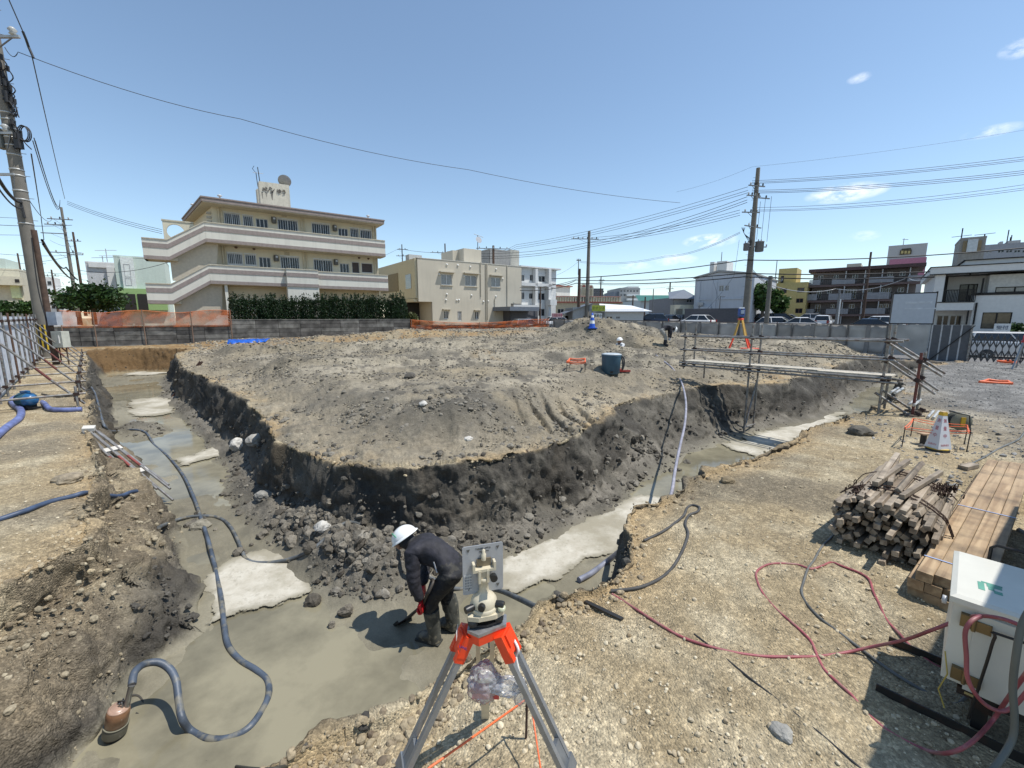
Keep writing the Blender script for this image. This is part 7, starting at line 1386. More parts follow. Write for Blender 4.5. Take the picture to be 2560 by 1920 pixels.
    for y0, y1, segs in ((590, 638, ((200, 300, 1), (300, 405, 0), (405, 615, 1), (615, 735, 0), (735, 965, 1), (965, 1090, 0), (1090, 1240, 1))), (722, 778, ((185, 285, 1), (285, 390, 0), (390, 600, 1), (600, 715, 0), (715, 945, 1), (945, 1045, 0))), (858, 905, ((175, 270, 1), (270, 380, 0), (380, 585, 1), (585, 700, 0), (700, 925, 1), (925, 1030, 0)))):
        for s0, s1, sl in segs:
            u0, v0 = cv(s0, y0); u1, v1 = cv(s1, y1); x0, x1 = A.x(u0), A.x(u1); zz1, zz0 = A.z(2018+20, 540+y0*sc), A.z(2018+20, 540+y1*sc)
            if sl:
                o = link('balcony_front', None, t)
                for k in range(5): b = MB(); h_ = (zz1-zz0)/5; b.span((x0, -.02, zz0+k*h_+.03), (x1, .05, zz0+(k+1)*h_), msl); b.build('slat', o)
            else:
                b = MB()
                for k in range(int((x1-x0)/.22)+1): x = x0+k*.22; b.span((x-.015, -.01, zz0), (x+.015, .02, zz1), m_dark)
                b.span((x0, -.02, zz1-.06), (x1, .03, zz1), m_dark); b.build('railing', t)
        zz0 = A.z(2038, 540+y1*sc); b = MB(); b.span((0, 0.06, zz0-.28), (xr, 1.6, zz0-.02), mat('slab_rust', (.16, .11, .1), .8)); b.build('balcony_slab', t)
    for a in (525, 855, 700, 1105): x = A.x(1960+a*sc); b = MB(); b.span((x-.05, .1, -.5), (x+.05, 1.39, zt-.1), m_frame); b.build('partition', t)
    extra(t, A, 2115, 659, 2151, 680, 3, 7, w_cream, 'roof_house')
    t, A, xr, zt = block('billboard_building', 'pale building with a pink panel and small gold sign on its roof wall', 2216, 660, 85, D2, 2312, 618, 10, mat('sign_wall', (.50, .48, .46), .8, var=.05), []); extra(t, A, 2218, 646, 2309, 700, -.12, -.02, mat('panel_pink', (.52, .20, .27), .7), 'pink_panel'); g_ = extra(t, A, 2249, 625, 2278, 636, -.2, -.03, mat('sign_gold', (.06, .045, .02), .6), 'gold_sign')
    for i in range(3): extra(t, A, 2252+8.5*i, 627, 2258+8.5*i, 634, -.24, -.21, mat('sign_goldtxt', (.55, .42, .16), .5), 'sign_character')
    extra(t, A, 2254, 621, 2277, 624, -.2, -.03, mat('sign_gold', (.06, .045, .02), .6), 'small_lettering')
    # modern white house at the right edge
    A = Face(2328, 760, 31, D2, .0); t = thing('modern_house', 'modern white house with black trimmed eaves, balcony and large window', 'building', A.o, A.rz); mw = mat('modern_white', (.64, .63, .60), .8, var=.04, stain=.05); xr = A.x(2760, 760); cu = lambda a: 1960+a*sc; cvv = lambda a: 540+a*sc
    def zz(a, b_): return A.z(cu(a), cvv(b_))
    h1 = [hole(A, cu(1820), cvv(888), cu(2095), cvv(1040)), hole(A, cu(1955), cvv(648), cu(2330), cvv(700))]; xm = A.x(cu(1725)); zf = zz(1750, 725)
    q = Face(2328, 760, 31, D2, .0); q.o = A.o+A.n*1.8; h2 = [hole(q, cu(1610), cvv(628), cu(1778), cvv(785)), hole(q, cu(1405), cvv(915), cu(1520), cvv(1010)), hole(q, cu(1525), cvv(915), cu(1640), cvv(1010))]
    b = MB(); holed(b, xm, xr, -1, zf, h1[:1], mw); holed(b, xm+.6, xr, zf+.05, zz(1800, 545), [(a-.0, c, e, g) for a, c, e, g in h1[1:]], mat('modern_tile', (.52, .51, .47), .8), .25); holed(b, .05, xm+.8, -1, zz(1500, 470), h2, mw, 1.8); b.span((.0, 2.0, -1), (xr, 12, zz(1500, 480)), mw); b.span((xm, .2, -1), (xr, 2.0, zf-.01), mw); b.span((xm+.6, .42, zf), (xr, 2.0, zz(1800, 545)), mw); b.build('wall', t)
    for h in h1[:1]: window(t, h, 'slide', 0, fm=m_dark, gm=mat('glass_curtain_tan', (.10, .085, .06), .1, var=.2))
    for h in h1[1:]: window(t, h, 'slide', .25, fm=m_dark, gm=m_glass2)
    for h in h2: window(t, h, 'slide', 1.8, fm=m_dark if h is h2[0] else m_frame)
    b = MB(); b.span((-.3, -.5, zz(1600, 530)), (xr, 12.2, zz(1600, 470)), mw); b.span((-.35, -.55, zz(1600, 470)), (xr, 12.3, zz(1600, 462)), m_dark); b.span((-.32, -.54, zz(1600, 538)), (xr, -.1, zz(1600, 531)), m_dark); b.span((1.5, 1.5, zz(1600, 462)), (xr, 11, zz(1600, 400)), mw); b.span((1.4, 1.4, zz(1600, 400)), (xr, 11.1, zz(1600, 392)), m_dark); b.build('roof', t)
    b = MB(); b.span((.0, -.3, zz(1500, 870)), (xm, 1.8, zz(1500, 800)), mw); b.span((-.03, -.34, zz(1500, 800)), (xm+.02, -.0, zz(1500, 792)), m_dark); b.span((xm, -.06, zf-.05), (xr, -.003, zf+.12), m_dark); b.build('balcony', t)
    b = MB(); z0, z1 = zz(1500, 790), zz(1500, 682); x0, x1 = A.x(cu(1410)), A.x(cu(1730))
    for k in range(24): x = x0+(x1-x0)*k/23; b.span((x-.02, -.25, z0), (x+.02, -.22, z1), m_dark)
    b.span((x0, -.26, z1-.05), (x1, -.2, z1), m_dark); o = b.build('balcony_railing', t); o['kind'] = 'stuff'
    b = MB(); b.span((.0, -.3, zz(1380, 800)), (.5, 1.9, zz(1380, 530)), mw); b.span((.55, 1.0, zz(1380, 790)), (.75, 1.8, zz(1380, 555)), m_dark); b.build('end_wall', t)
    for a0, a1, b0, b1 in ((1690, 1690, 790, 1000), (1755, 1770, 800, 1000), (1780, 1780, 575, 720), (1650, 1650, 500, 560)): x = A.x(cu(a0)); b = MB(); b.tube([(x, -.1, zz(a0, b1)), (x, -.1, zz(a0, b0))], .05, m_dark, 6); b.build('downpipe', t)
    extra(t, A, cu(1425), cvv(600), cu(1492), cvv(635), 1.7, 1.79, m_dark, 'high_window')
    t, A, xr, zt = block('roof_tower', 'concrete water tank tower with antennas above the modern house', cu(1605), 640, 44, D2, cu(1840), cvv(222), 5, mat('tower_stone', (.30, .28, .25), .85, var=.1, stain=.3), [], zb=0); extra(t, A, cu(1640), cvv(230), cu(1680), cvv(328), -.1, -.02, mat('tank_brown', (.28, .21, .12), .8), 'side_recess'); extra(t, A, cu(1680), cvv(215), cu(1775), cvv(328), -.4, -.02, mat('steel_tank', (.46, .48, .5), .35, .5), 'steel_tank'); extra(t, A, cu(1775), cvv(225), cu(1810), cvv(328), -.1, -.02, mat('tank_brown', (.28, .21, .12), .8), 'side_recess')
    for a, y0 in ((1655, 105), (1860, 160)): x, z1 = A(cu(a), cvv(y0)); b = MB(); b.tube([(x, .5, zt-.3), (x, .5, z1)], .05, m_dark, 5); b.tube([(x-.7, .5, zt+.4), (x+.7, .5, zt+.45)], .03, m_dark, 4); b.build('antenna', t)
    t, A, xr, zt = block('grey_office', 'grey office building with roof plant behind the modern house', cu(1832), 620, 70, D2, 2680, cvv(280), 12, mat('office_grey', (.34, .345, .36), .85, var=.06, stain=.15), [(cu(1970+75*i), cvv(312), cu(2030+75*i), cvv(338)) for i in range(4)]+[(cu(1860), cvv(330), cu(1880), cvv(350)), (cu(1895), cvv(325), cu(1915), cvv(345))]); extra(t, A, cu(2060), cvv(225), cu(2175), cvv(270), 2, 5, w_grey, 'roof_plant'); extra(t, A, cu(1985), cvv(235), cu(2015), cvv(275), 2, 4, w_grey, 'roof_plant')
    for a, y0 in ((2140, 150), (2112, 100), (2128, 170)): x, z1 = A(cu(a), cvv(y0)); b = MB(); b.tube([(x, 3, zt), (x, 3, z1)], .07, m_dark, 5); b.build('mast', t)
houses()
# ---------------------------------------------------------------- plants
def leafmat(name, c1, c2):
    m, N, L = newmat(name); o = N.new('ShaderNodeOutputMaterial'); p = N.new('ShaderNodeBsdfPrincipled'); tl = N.new('ShaderNodeBsdfTranslucent'); mx = N.new('ShaderNodeMixShader'); mx.inputs[0].default_value = .25
    geo = N.new('ShaderNodeNewGeometry'); r = N.new('ShaderNodeValToRGB'); r.color_ramp.elements[0].color = (*c1, 1); r.color_ramp.elements[1].color = (*c2, 1); L.new(geo.outputs['Random Per Island'], r.inputs[0]); L.new(r.outputs[0], p.inputs['Base Color']); L.new(r.outputs[0], tl.inputs[0]); p.inputs['Roughness'].default_value = .5; p.inputs['Specular IOR Level'].default_value = .3
    L.new(p.outputs[0], mx.inputs[1]); L.new(tl.outputs[0], mx.inputs[2]); L.new(mx.outputs[0], o.inputs[0]); return m
m_lf = leafmat('leaf_dark', (.012, .03, .008), (.04, .085, .02)); m_lf2 = leafmat('leaf_mid', (.02, .05, .012), (.07, .13, .03)); m_lf3 = leafmat('leaf_olive', (.05, .06, .02), (.14, .15, .06))
m_hedge = leafmat('leaf_podocarpus', (.006, .016, .006), (.022, .05, .014))
def leaves(P, size, up, m, seed, aspect=.35):
    """leaf faces at the points P, each turned its own way; up pulls the tips upward"""
    g = np.random.default_rng(seed); n = len(P); d = g.normal(0, 1, (n, 3)); d[:, 2] += up; d /= np.linalg.norm(d, axis=1)[:, None]; e = np.cross(d, g.normal(0, 1, (n, 3))); e /= np.linalg.norm(e, axis=1)[:, None]
    s = size*g.uniform(.6, 1.4, n)[:, None]; a = P-e*s*aspect*.5; b_ = P+d*s*.5-d*0; V = np.stack([P-d*s*.5, P+e*s*aspect, P+d*s*.5, P-e*s*aspect], 1).reshape(-1, 3)
    me = bpy.data.meshes.new('leaves'); me.vertices.add(len(V)); me.vertices.foreach_set('co', V.astype(np.float32).ravel()); me.loops.add(4*n); me.loops.foreach_set('vertex_index', np.arange(4*n, dtype=np.int32)); me.polygons.add(n); me.polygons.foreach_set('loop_start', np.arange(n, dtype=np.int32)*4); me.update(calc_edges=True); me.validate(); me.materials.append(m); return me
ORD = 'first second third fourth fifth sixth seventh eighth ninth tenth eleventh twelfth thirteenth fourteenth fifteenth sixteenth seventeenth'.split()
def hedge():
    q = Face(580, 800, 30.6, D1, .0); g = np.random.default_rng(20); x0, x1 = q.x(584, 790), q.x(1012, 790); n = 17; meshes = []
    for k in range(4):
        N_ = 2600; z = g.random(N_)**.8; a = g.random(N_)*2*pi; rad = (.62*(1-.35*z**3))*np.sqrt(g.random(N_))*.95+.08; P = np.stack([rad*np.cos(a)*1.0, rad*np.sin(a)*.8, z*1.95], 1)
        tips = []
        for j in range(14): c = np.array([g.normal(0, .3), g.normal(0, .22), 1.8]); tips.append(c+np.stack([g.normal(0, .045, 26), g.normal(0, .045, 26), g.random(26)*g.uniform(.2, .75)], 1))
        meshes.append(leaves(np.concatenate([P]+tips), .13, 2.2, m_hedge, 30+k, .2))
    bt = MB(); bt.tube([(0, 0, -.3), (.03, 0, .5), (0, .02, 1.5)], [.07, .05, .02], mat('bark_brown', (.07, .05, .035), .9), 6); tm = bt.mesh('trunk')
    for i in range(n):
        f = (i+.5)/n; p = q.o+q.d*(x0+(x1-x0)*f+g.normal(0, .06)); zt = W(584+428*f, 803, p.y).z
        t = thing('hedge_shrub', 'dark green columnar hedge shrub behind the block wall, '+ORD[i]+' from the left of the row', 'shrub', (p.x, p.y, zt-.45+g.normal(0, .04)), g.uniform(0, 6), 'hedge shrubs behind the block wall'); s = W(584, 748, p.y).z-W(584, 803, p.y).z
        t.scale = (1.16, 1.16, s/1.95*g.uniform(1.0, 1.12)+.12); o = link('foliage', meshes[i % 4], t); link('trunk', tm, t)
    p = q.o+q.d*(x1+.7); t = thing('olive_bush', 'rounded olive green bush at the right end of the hedge', 'shrub', (p.x, p.y, 1.0)); a = g.normal(0, 1, (900, 3)); a /= np.linalg.norm(a, axis=1)[:, None]; link('foliage', leaves(a*np.array([.55, .5, .7])*g.random((900, 1))**.4+np.array([0, 0, .8]), .16, .3, m_lf3, 51), t); link('trunk', tm, t)
hedge()
def tree(u, vb, vt, Y, wd, label, m, seed, n=2600, size=.32):
    g = np.random.default_rng(seed); p = W(u, vb, Y); h = W(u, vt, Y).z-p.z; t = thing('tree', label, 'tree', p); wd = wd*Y/1055
    b = MB(); mb_ = mat('bark_grey', (.11, .09, .07), .9, var=.25); b.tube([(0, 0, -1.5), (.05, .02, h*.3), (-.05, 0, h*.6), (0, 0, h*.85)], [.22, .17, .1, .04], mb_, 8)
    cl = []
    for k in range(26):
        a = g.uniform(0, 6.28); r = wd*.5*g.random()**.6; z = h*g.uniform(.25, .95); r *= sqrt(max(.12, 1-((z/h-.5)/.55)**2)); c = np.array([r*cos(a), r*.8*sin(a), z]); cl.append(c)
        if k < 12: b.tube([(0, 0, h*.3+h*.03*k), tuple(c*np.array([.5, .5, 1])-np.array([0, 0, h*.08])), tuple(c)], [.07, .045, .015], mb_, 5)
    b.build('trunk', t); P = np.concatenate([c+g.normal(0, 1, (n//26, 3))*np.array([.11, .11, .075])*wd for c in cl]); link('crown', leaves(P, size, .2, m, seed+1), t)
tree(232, 775, 720, 44, 118, 'dark green spreading tree in front of the white and green house', m_lf, 60, 3600, .36)
tree(195, 778, 742, 47, 60, 'low dark tree left of the spreading tree', m_lf, 66, 1600, .34)
tree(1905, 788, 714, 52, 62, 'bright green tree right of the transformer pole', m_lf2, 70, 2600, .45)
tree(1945, 790, 742, 53, 36, 'smaller green tree right of the second concrete pole', m_lf2, 75, 1100, .42)
tree(20, 792, 752, 40, 50, 'green bush showing over the left hoarding', m_lf, 80, 1400, .3)
tree(78, 792, 757, 42, 44, 'lighter green bush between the left houses and the leaning pole', m_lf2, 84, 1100, .3)
tree(2545, 845, 812, 27, 46, 'dark round shrub beside the modern house window', m_lf, 88, 900, .16)
tree(985, 812, 782, 41, 34, 'small shrub in the beige house carport', m_lf3, 92, 500, .2)
# ---------------------------------------------------------------- utility poles and wires
m_pole = mat('pole_concrete', (.175, .16, .135), .85, var=.12, scale=3, stain=.2); m_wire = mat('wire_black', (.02, .02, .022), .6); m_ins = mat('insulator', (.4, .4, .38), .3); m_wood = mat('pole_brown', (.09, .055, .038), .85, var=.25); m_steel = mat('arm_steel', (.2, .2, .2), .5, .5)
def pole(label, u, vb, vt, Y, r0, r1, m=None, arms=(), steps=False, name='utility_pole', zlow=None, rz=0.0):
    """tapered pole; arms: (picture height, half length left, half length right, angle, insulators)"""
    p = W(u, vb, Y); zt = W(u, vt, Y).z; z0 = (p.z if zlow is None else zlow); t = thing(name, label, 'utility pole', (p.x, p.y, z0)); h = zt-z0; rr = lambda z: r0+(r1-r0)*z/h
    b = MB(); b.tube([(0, 0, -.6), (0, 0, h)], [r0, r1], m or m_pole, 14); b.build('shaft', t)
    for v, l, r, an, ni in arms:
        z = W(u, v, Y).z-z0; c, s = cos(an), sin(an); b = MB(); b.bar((-l*c, -l*s-.12, z), (r*c, r*s-.12, z), .08, .08, m_steel)
        if l > .5: b.bar((-l*.6*c, -l*.6*s-.12, z), (0, -.1, z-.55), .04, .02, m_steel)
        ar = b.build('crossarm', t)
        for k in range(ni): f = -l+(l+r)*(k+.5)/ni if ni > 1 else r; b = MB(); b.lathe([(.03, 0), (.07, .04), (.04, .09), (.075, .13), (.04, .2), (0, .22)], m_ins if k % 2 == 0 else m_dark, (f*c, f*s-.12, z+.04), 8); b.build('insulator', ar)
    if steps:
        for k in range(int(h/.45)-4): z = 1.8+k*.45; a = .5 if k % 2 else 2.6; b = MB(); b.tube([(rr(z)*cos(a), rr(z)*sin(a), z), ((rr(z)+.16)*cos(a), (rr(z)+.16)*sin(a), z)], .012, m_steel, 4); b.build('step_bolt', t)
    return t, h, rr
def band(t, z, r, m=None):
    b = MB(); b.lathe([(r, z-.03), (r+.015, z-.02), (r+.015, z+.02), (r, z+.03)], m or m_steel, n=14); b.build('band', t)
def wire(pts, r, label, m=None, sag=0.0, k=10):
    P = [W(*p) if not isinstance(p, Vector) else p for p in pts]; o = []
    for a, c in zip(P, P[1:]):
        for i in range(k): f = i/k; o.append(a.lerp(c, f)-Vector((0, 0, sag*4*f*(1-f))))
    o.append(P[-1]); b = MB(); b.tube(o, r, m or m_wire, 5, False); return tag(b.build('overhead_wire'), label, 'wire')
# big pole at the left edge, straight in space, leaning only in the wide lens
Yl = 19.0; pb = W(122, 890, Yl)
t, h, rr = pole('tall grey concrete pole at the left edge with step bolts and cable clamps', 122, 890, -150, Yl, .27, .16, steps=True, zlow=pb.z)
zv = lambda v: (W(122-(890-v)*.152, v, Yl).z-pb.z)
for v in (283, 300, 322, 345, 365, 388, 425, 440, 478, 500, 560): band(t, zv(v), rr(zv(v)), mat('band_galv', (.45, .45, .43), .5, .5))
for v, l, r, ni in ((100, .2, 1.25, 1), (338, 1.3, .3, 2), (440, 1.6, .1, 0)):
    b = MB(); z = zv(v); b.bar((-l, -.2, z), (r, -.2, z), .09, .09, mat('arm_galv', (.42, .42, .41), .5, .5)); b.bar((r*.8, -.2, z), (0, -.2, z-.6), .04, .03, m_steel); a_ = b.build('crossarm', t)
    for k in range(ni): b = MB(); b.lathe([(.05, 0), (.13, .05), (.08, .12), (.15, .2), (.07, .3), (0, .33)], m_ins, ((r-.25) if k == 0 else -l+.3, -.2, z+.04), 10); b.build('insulator', a_)
g = np.random.default_rng(4)
for v, dx in ((175, .25), (205, .28), (235, .3), (255, .34), (330, .35)):
    b = MB(); z = zv(v)
    for k in range(6): a = Vector((dx*g.uniform(.4, 1.2), -.1+g.normal(0, .1), z+g.normal(0, .25))); b.tube(smooth_path([a, a+Vector((.1*g.normal(), .1, -.3)), a+Vector((.15*g.normal(), 0, -.6))], 4), .022, m_wire, 5); b.lathe([(.05, -.1), (.06, .1)], m_wire, a, 6)
    b.build('cable_clamp', t)
b = MB()
for k in range(3): b.tube([Vector((.62, -.1, zv(335)))+Vector((.22*cos(a), .06*k, .3*sin(a))) for a in [i*pi/8 for i in range(17)]], .02, m_wire, 5)
b.build('cable_coil', t); b = MB(); b.box((-.32, -.1, zv(350)), (.3, .3, .75), mat('line_box', (.13, .14, .13), .6)); b.build('line_box', t); b = MB(); b.box((.38, -.1, zv(355)), (.2, .2, .6), m_wire); b.build('splice_box', t)
b = MB(); [b.lathe([(.278, .6+i*.14), (.278, .67+i*.14)], mat('guard_yellow', (.55, .38, .03), .6), n=14) for i in range(0)]; 
for i in range(9): a = -2.4+i*.25; b.box((.285*cos(a), .285*sin(a), .85), (.05, .02, 1.1), mat('guard_yellow', (.55, .38, .03), .6) if i % 2 else m_wire, (0, 0, a+pi/2))
b.build('striped_guard', t)
pw = G(142, 915, .1); t2 = thing('wooden_pole', 'thin brown pole with meter boxes in front of the tall concrete pole', 'utility pole', pw); zt = W(98, 575, pw.y).z-pw.z
b = MB(); b.tube([(0, 0, -.4), (0, 0, zt)], [.11, .085], m_wood, 10); b.build('shaft', t2); z1, z0 = W(136, 783, pw.y).z-pw.z, W(140, 810, pw.y).z-pw.z
b = MB(); b.box((.28, -.05, (z0+z1)/2), (.36, .22, z1-z0+.1), mat('meter_grey', (.36, .38, .41), .5)); b.build('meter_box', t2); z1, z0 = W(140, 828, pw.y).z-pw.z, W(140, 868, pw.y).z-pw.z
b = MB(); b.box((.36, -.02, (z0+z1)/2), (.4, .3, z1-z0), mat('cabinet_cream', (.5, .5, .42), .5)); b.box((.45, -.18, (z0+z1)/2), (.03, .02, .3), m_white); b.build('cabinet', t2)
b = MB(); b.tube(smooth_path([(.0, -.12, zt-.3), (-.06, -.14, zt*.6), (.02, -.13, z1+.6), (.1, -.1, z1+.3)], 6), .02, m_wire, 5); b.tube([(.22, 0, z0), (.22, 0, 0)], .025, m_wood, 5); b.tube([(.5, 0, z0), (.5, 0, 0)], .025, m_wood, 5); b.build('conduit', t2)
pole('slim utility pole with two crossarms left of the apartment block', 194, 778, 518, 46, .19, .1, None, ((549, 1.2, .9, .3, 3), (563, 1.5, .3, .3, 3), (585, 1.9, .2, .3, 1), (632, 1.6, 1.2, .3, 2)), True)
pole('second thinner pole just right of the crossarmed pole', 213, 778, 580, 54, .17, .1, m_wood, ((603, .5, .8, .2, 2), (637, .5, .8, .2, 1)))
pole('far pole above the stepped house at the left edge', 66, 760, 633, 70, .16, .1, m_wood, ((676, 1.2, 1.2, .2, 2),)); pole('far thin pole right of the leaning pole', 145, 775, 674, 62, .15, .09, m_wood, ((690, .9, .9, .2, 2),))
pole('pole top with two arms above the beige house roof at its left', 1008, 700, 611, 75, .14, .09, m_steel, ((624, .8, 1.0, .1, 2), (640, 1.0, 1.4, .1, 3)), zlow=.4); pole('dark pole with a wide crossarm above the beige house', 1114.5, 700, 609, 72, .15, .1, m_wood, ((632, 2.4, 2.5, .1, 6),), zlow=.4); pole('short pole with bushings in front of the grey roof tank', 1234, 720, 614, 56, .2, .14, m_wood, ((622, 2.2, 2.2, .15, 5),), zlow=.4)
pole('dark narrow pole with a thin mast left of the concrete pole', 1446, 797, 672, 56, .26, .16, m_wood, zlow=.2); pole('thin mast on top of the dark narrow pole', 1446, 675, 650, 56, .06, .05, m_steel, ((652, .3, .3, .1, 3),), name='mast')
pole('plain concrete pole with a six insulator crossarm at the middle', 1467, 797, 578, 54, .3, .17, None, ((598, 2.2, 1.2, .05, 6),), zlow=.2)
pole('small distant pole with short arms right of the arched dormers', 1501, 745, 691, 120, .2, .14, m_wood, ((700, .7, 1.0, .1, 2), (706, .8, .8, .1, 2))); pole('distant pole in front of the green roofed hall', 1671, 790, 707, 85, .2, .13, m_wood, ((722, .8, .8, .1, 2),)); pole('thin grey lamp pole before the green roofed hall', 1630, 798, 722, 60, .08, .06, m_steel); pole('short dark pole right of the grey mid rise', 1611, 790, 742, 80, .16, .12, m_wood); pole('thin post beside the white flats', 1350, 797, 717, 52, .1, .08, m_wood); pole('slim lamp pole in front of the gabled building', 1797, 795, 740, 48, .06, .05, m_steel, ((742, .05, .5, .1, 0),)); pole('dark post behind the grey mid rise', 1581, 780, 738, 90, .18, .12, m_wood)
t, h, rr = pole('tall concrete pole with transformers and many insulated arms', 1863, 803, 420, 38, .33, .15, None, ((466, .9, .75, .25, 4), (491, 1.0, .4, .25, 4), (495, .1, 1.35, .25, 2), (532, 1.2, .4, .1, 3), (568, 1.3, 1.0, .5, 2), (617, .3, 1.4, .2, 1)), True, zlow=.2)
z = lambda v: W(1863, v, 38).z-.2
b = MB(); b.lathe([(.16, h-.02), (.1, h+1.0), (.03, h+1.4)], m_pole, n=8) if False else None
for (x, v, r_, hh) in ((.62, 617, .34, .85), (-.5, 618, .24, .6)): b = MB(); b.lathe([(r_*.9, -hh/2), (r_, -hh/2+.05), (r_, hh/2-.1), (r_*1.05, hh/2-.08), (r_*1.05, hh/2), (0, hh/2+.06)], mat('transformer_grey', (.14, .145, .15), .5), (x, -.1, z(v)), 14); [b.lathe([(.04, hh/2), (.06, hh/2+.1), (.03, hh/2+.2)], m_ins, (x+dx, -.1, z(v)), 6) for dx in (-.12, .12)]; b.build('transformer', t)
for x, v0, v1 in ((.75, 492, 598), (1.25, 492, 605), (.35, 505, 600)): b = MB(); b.tube([(x, -.15, z(v0)), (x-.05, -.15, z(v1))], .015, m_wire, 4); b.build('drop_wire', t)
b = MB()
for k in range(4): b.tube(smooth_path([(-1.1+.1*k, -.2, z(570)), (-.9, -.3, z(585)), (-.5+.1*k, -.2, z(600)), (-.2, -.2, z(612))], 5), .02, m_wire, 4)
b.build('cable_loop', t); band(t, z(640), rr(z(640))); band(t, z(700), rr(z(700)))
pole('shorter grey concrete pole right of the green tree', 1916, 802, 690, 40, .22, .17, None, ((702, .1, 1.2, .2, 1), (694, .05, .6, .2, 0)), zlow=.2); pole('dark thin pole above the taupe apartments', 2156, 800, 630, 50, .16, .1, m_wood, zlow=.2); pole('grey post below the taupe apartments', 2090, 805, 722, 45, .12, .1, m_steel, zlow=.2); pole('thin pale post beside the grey post', 2095, 805, 748, 44, .05, .05, m_white, zlow=.2); pole('mast above the yellow stair tower', 1937, 712, 652, 64, .07, .05, m_steel); pole('antenna mast on the billboard building', 2257, 620, 596, 86, .06, .05, m_steel, ((599, .4, .8, .1, 0),), name='mast'); pole('antenna mast on the gabled building tank', 1803, 656, 630, 58, .06, .04, m_steel, name='mast')
far = W(-400, -500, 16)
wire([(-30, -120, 18), (57, 78, 18.6)], .02, 'black cable rising from the pole arm to the top of the frame'); wire([(57, 78, 18.6), (66, 100, 18.7), (72, 118, 18.8), (84, 145, 18.8)], .045, 'short insulator string between the two cables at the pole arm'); wire([(80, 140, 18.8), (162, 497, 45)], .02, 'black cable from the pole arm down to the apartment junction', sag=.3)
wire([(12, 118, 19), (45, 130, 19), (600, 297, 24), (1170, 424, 30), (1700, 507, 36)], .014, 'single thin wire crossing the whole sky to the transformer pole', sag=.25)
for k, (u, v) in enumerate(((85, 345), (88, 352), (82, 352))): wire([(u, v, 19.2), (150, 500+4*k, 44)], .018, ('first', 'second', 'third')[k]+' of three cables sagging from the left pole to a distant junction', sag=1.5)
for k in range(3): wire([(168, 503+4*k, 45), (405, 574+5*k, 37)], .018, ('upper', 'middle', 'lower')[k]+' of three service wires reaching the round window wall', sag=.2)
b = None
for (u0, v0, y0, u1, v1, y1, r_, sg, lab) in ((78, 385, 19, 103, 545, 40, .025, .3, 'black cable hanging beside the left pole'), (103, 545, 40, 110, 600, 40, .03, .0, 'cable drop beside the brown pole'), (-20, 418, 16, 52, 505, 18.8, .06, .3, 'thick bundled cable reaching the left pole'), (-20, 445, 16, 55, 520, 18.8, .03, .3, 'thin cable under the thick bundled cable'), (52, 505, 18.8, 62, 545, 18.8, .05, .0, 'cable bundle running down the left pole'), (105, 600, 19, 165, 668, 40, .05, .5, 'thick sagging cable from the brown pole to the slim pole'), (108, 610, 19, 190, 695, 44, .05, .6, 'lower sagging cable from the brown pole to the slim pole'), (165, 668, 40, 194, 700, 45, .06, .1, 'cable splice before the slim pole'), (-10, 562, 40, 180, 563, 46, .025, .1, 'level wire at the left running to the slim pole'), (-10, 543, 42, 60, 546, 46, .018, .0, 'short level wire at the left frame edge'), (-10, 587, 40, 70, 588, 46, .018, .0, 'thin lower level wire at the left frame edge'), (-10, 634, 50, 190, 637, 60, .022, .2, 'faint wire behind the leaning pole'), (0, 660, 60, 180, 640, 60, .022, .3, 'wire rising from the far pole to the slim pole'), (60, 676, 66, 300, 680, 60, .02, .4, 'wire before the white and green house'), (200, 676, 46, 420, 656, 40, .022, .5, 'wire sagging past the mint house to the apartment stair'), (130, 548, 44, 60, 480, 19, .016, .6, 'thin wire from the slim pole arm up to the left pole'), (150, 560, 46, 186, 640, 50, .016, .0, 'diagonal stay wire near the slim pole'), (120, 680, 60, 330, 705, 58, .02, .5, 'low wire in front of the pale house'), (125, 600, 60, 185, 615, 50, .016, .3, 'thin wire from the brown pole'), (0, 702, 70, 200, 715, 60, .02, .3, 'low wire over the small white house')):
    wire([(u0, v0, y0), (u1, v1, y1)], r_, lab, sag=sg)
for k, (a, c) in enumerate(((467, 606), (476, 611), (482, 616))): wire([(1870, a, 38), (1290, c+6, 60), (1210, c+20, 70)], .018, ('topmost', 'second', 'third')[k]+' wire down from the transformer pole top to the beige house pole', sag=.5)
for k, (a, c) in enumerate(((492, 622), (500, 629), (506, 634))): wire([(1868, a, 38), (1467, c-15, 54), (1190, c+12, 58)], .022, ('upper', 'middle', 'lower')[k]+' wire of the set passing over the plain concrete pole top', sag=.4)
for k, (a, c) in enumerate(((525, 600), (532, 606), (538, 612))): wire([(1850, a, 38), (1478, c-6, 54)], .018, ('upper', 'middle', 'lower')[k]+' wire from the transformer pole ending at the six insulator crossarm', sag=.4)
for k, (a, c, e) in enumerate(((452, 421, 392), (456, 426, 398), (459, 431, 402))): wire([(1880, a, 38), (2560, e, 30)], .015, ('upper', 'middle', 'lower')[k]+' wire of the top tier right of the transformer pole', sag=.2)
for k, (a, e) in enumerate(((476, 424), (480, 429), (483, 434))): wire([(1880, a, 38), (2580, e, 30)], .017, ('upper', 'middle', 'lower')[k]+' wire of the second tier right of the transformer pole', sag=.25)
for k, (a, e) in enumerate(((519, 459), (525, 467), (528, 472))): wire([(1880, a, 38), (2580, e, 30)], .014, ('upper', 'middle', 'lower')[k]+' wire of the third tier right of the transformer pole', sag=.35)
wire([(1690, 480, 45), (1880, 417, 42), (2580, 322, 36)], .008, 'very fine wire above the transformer pole top', sag=.2)
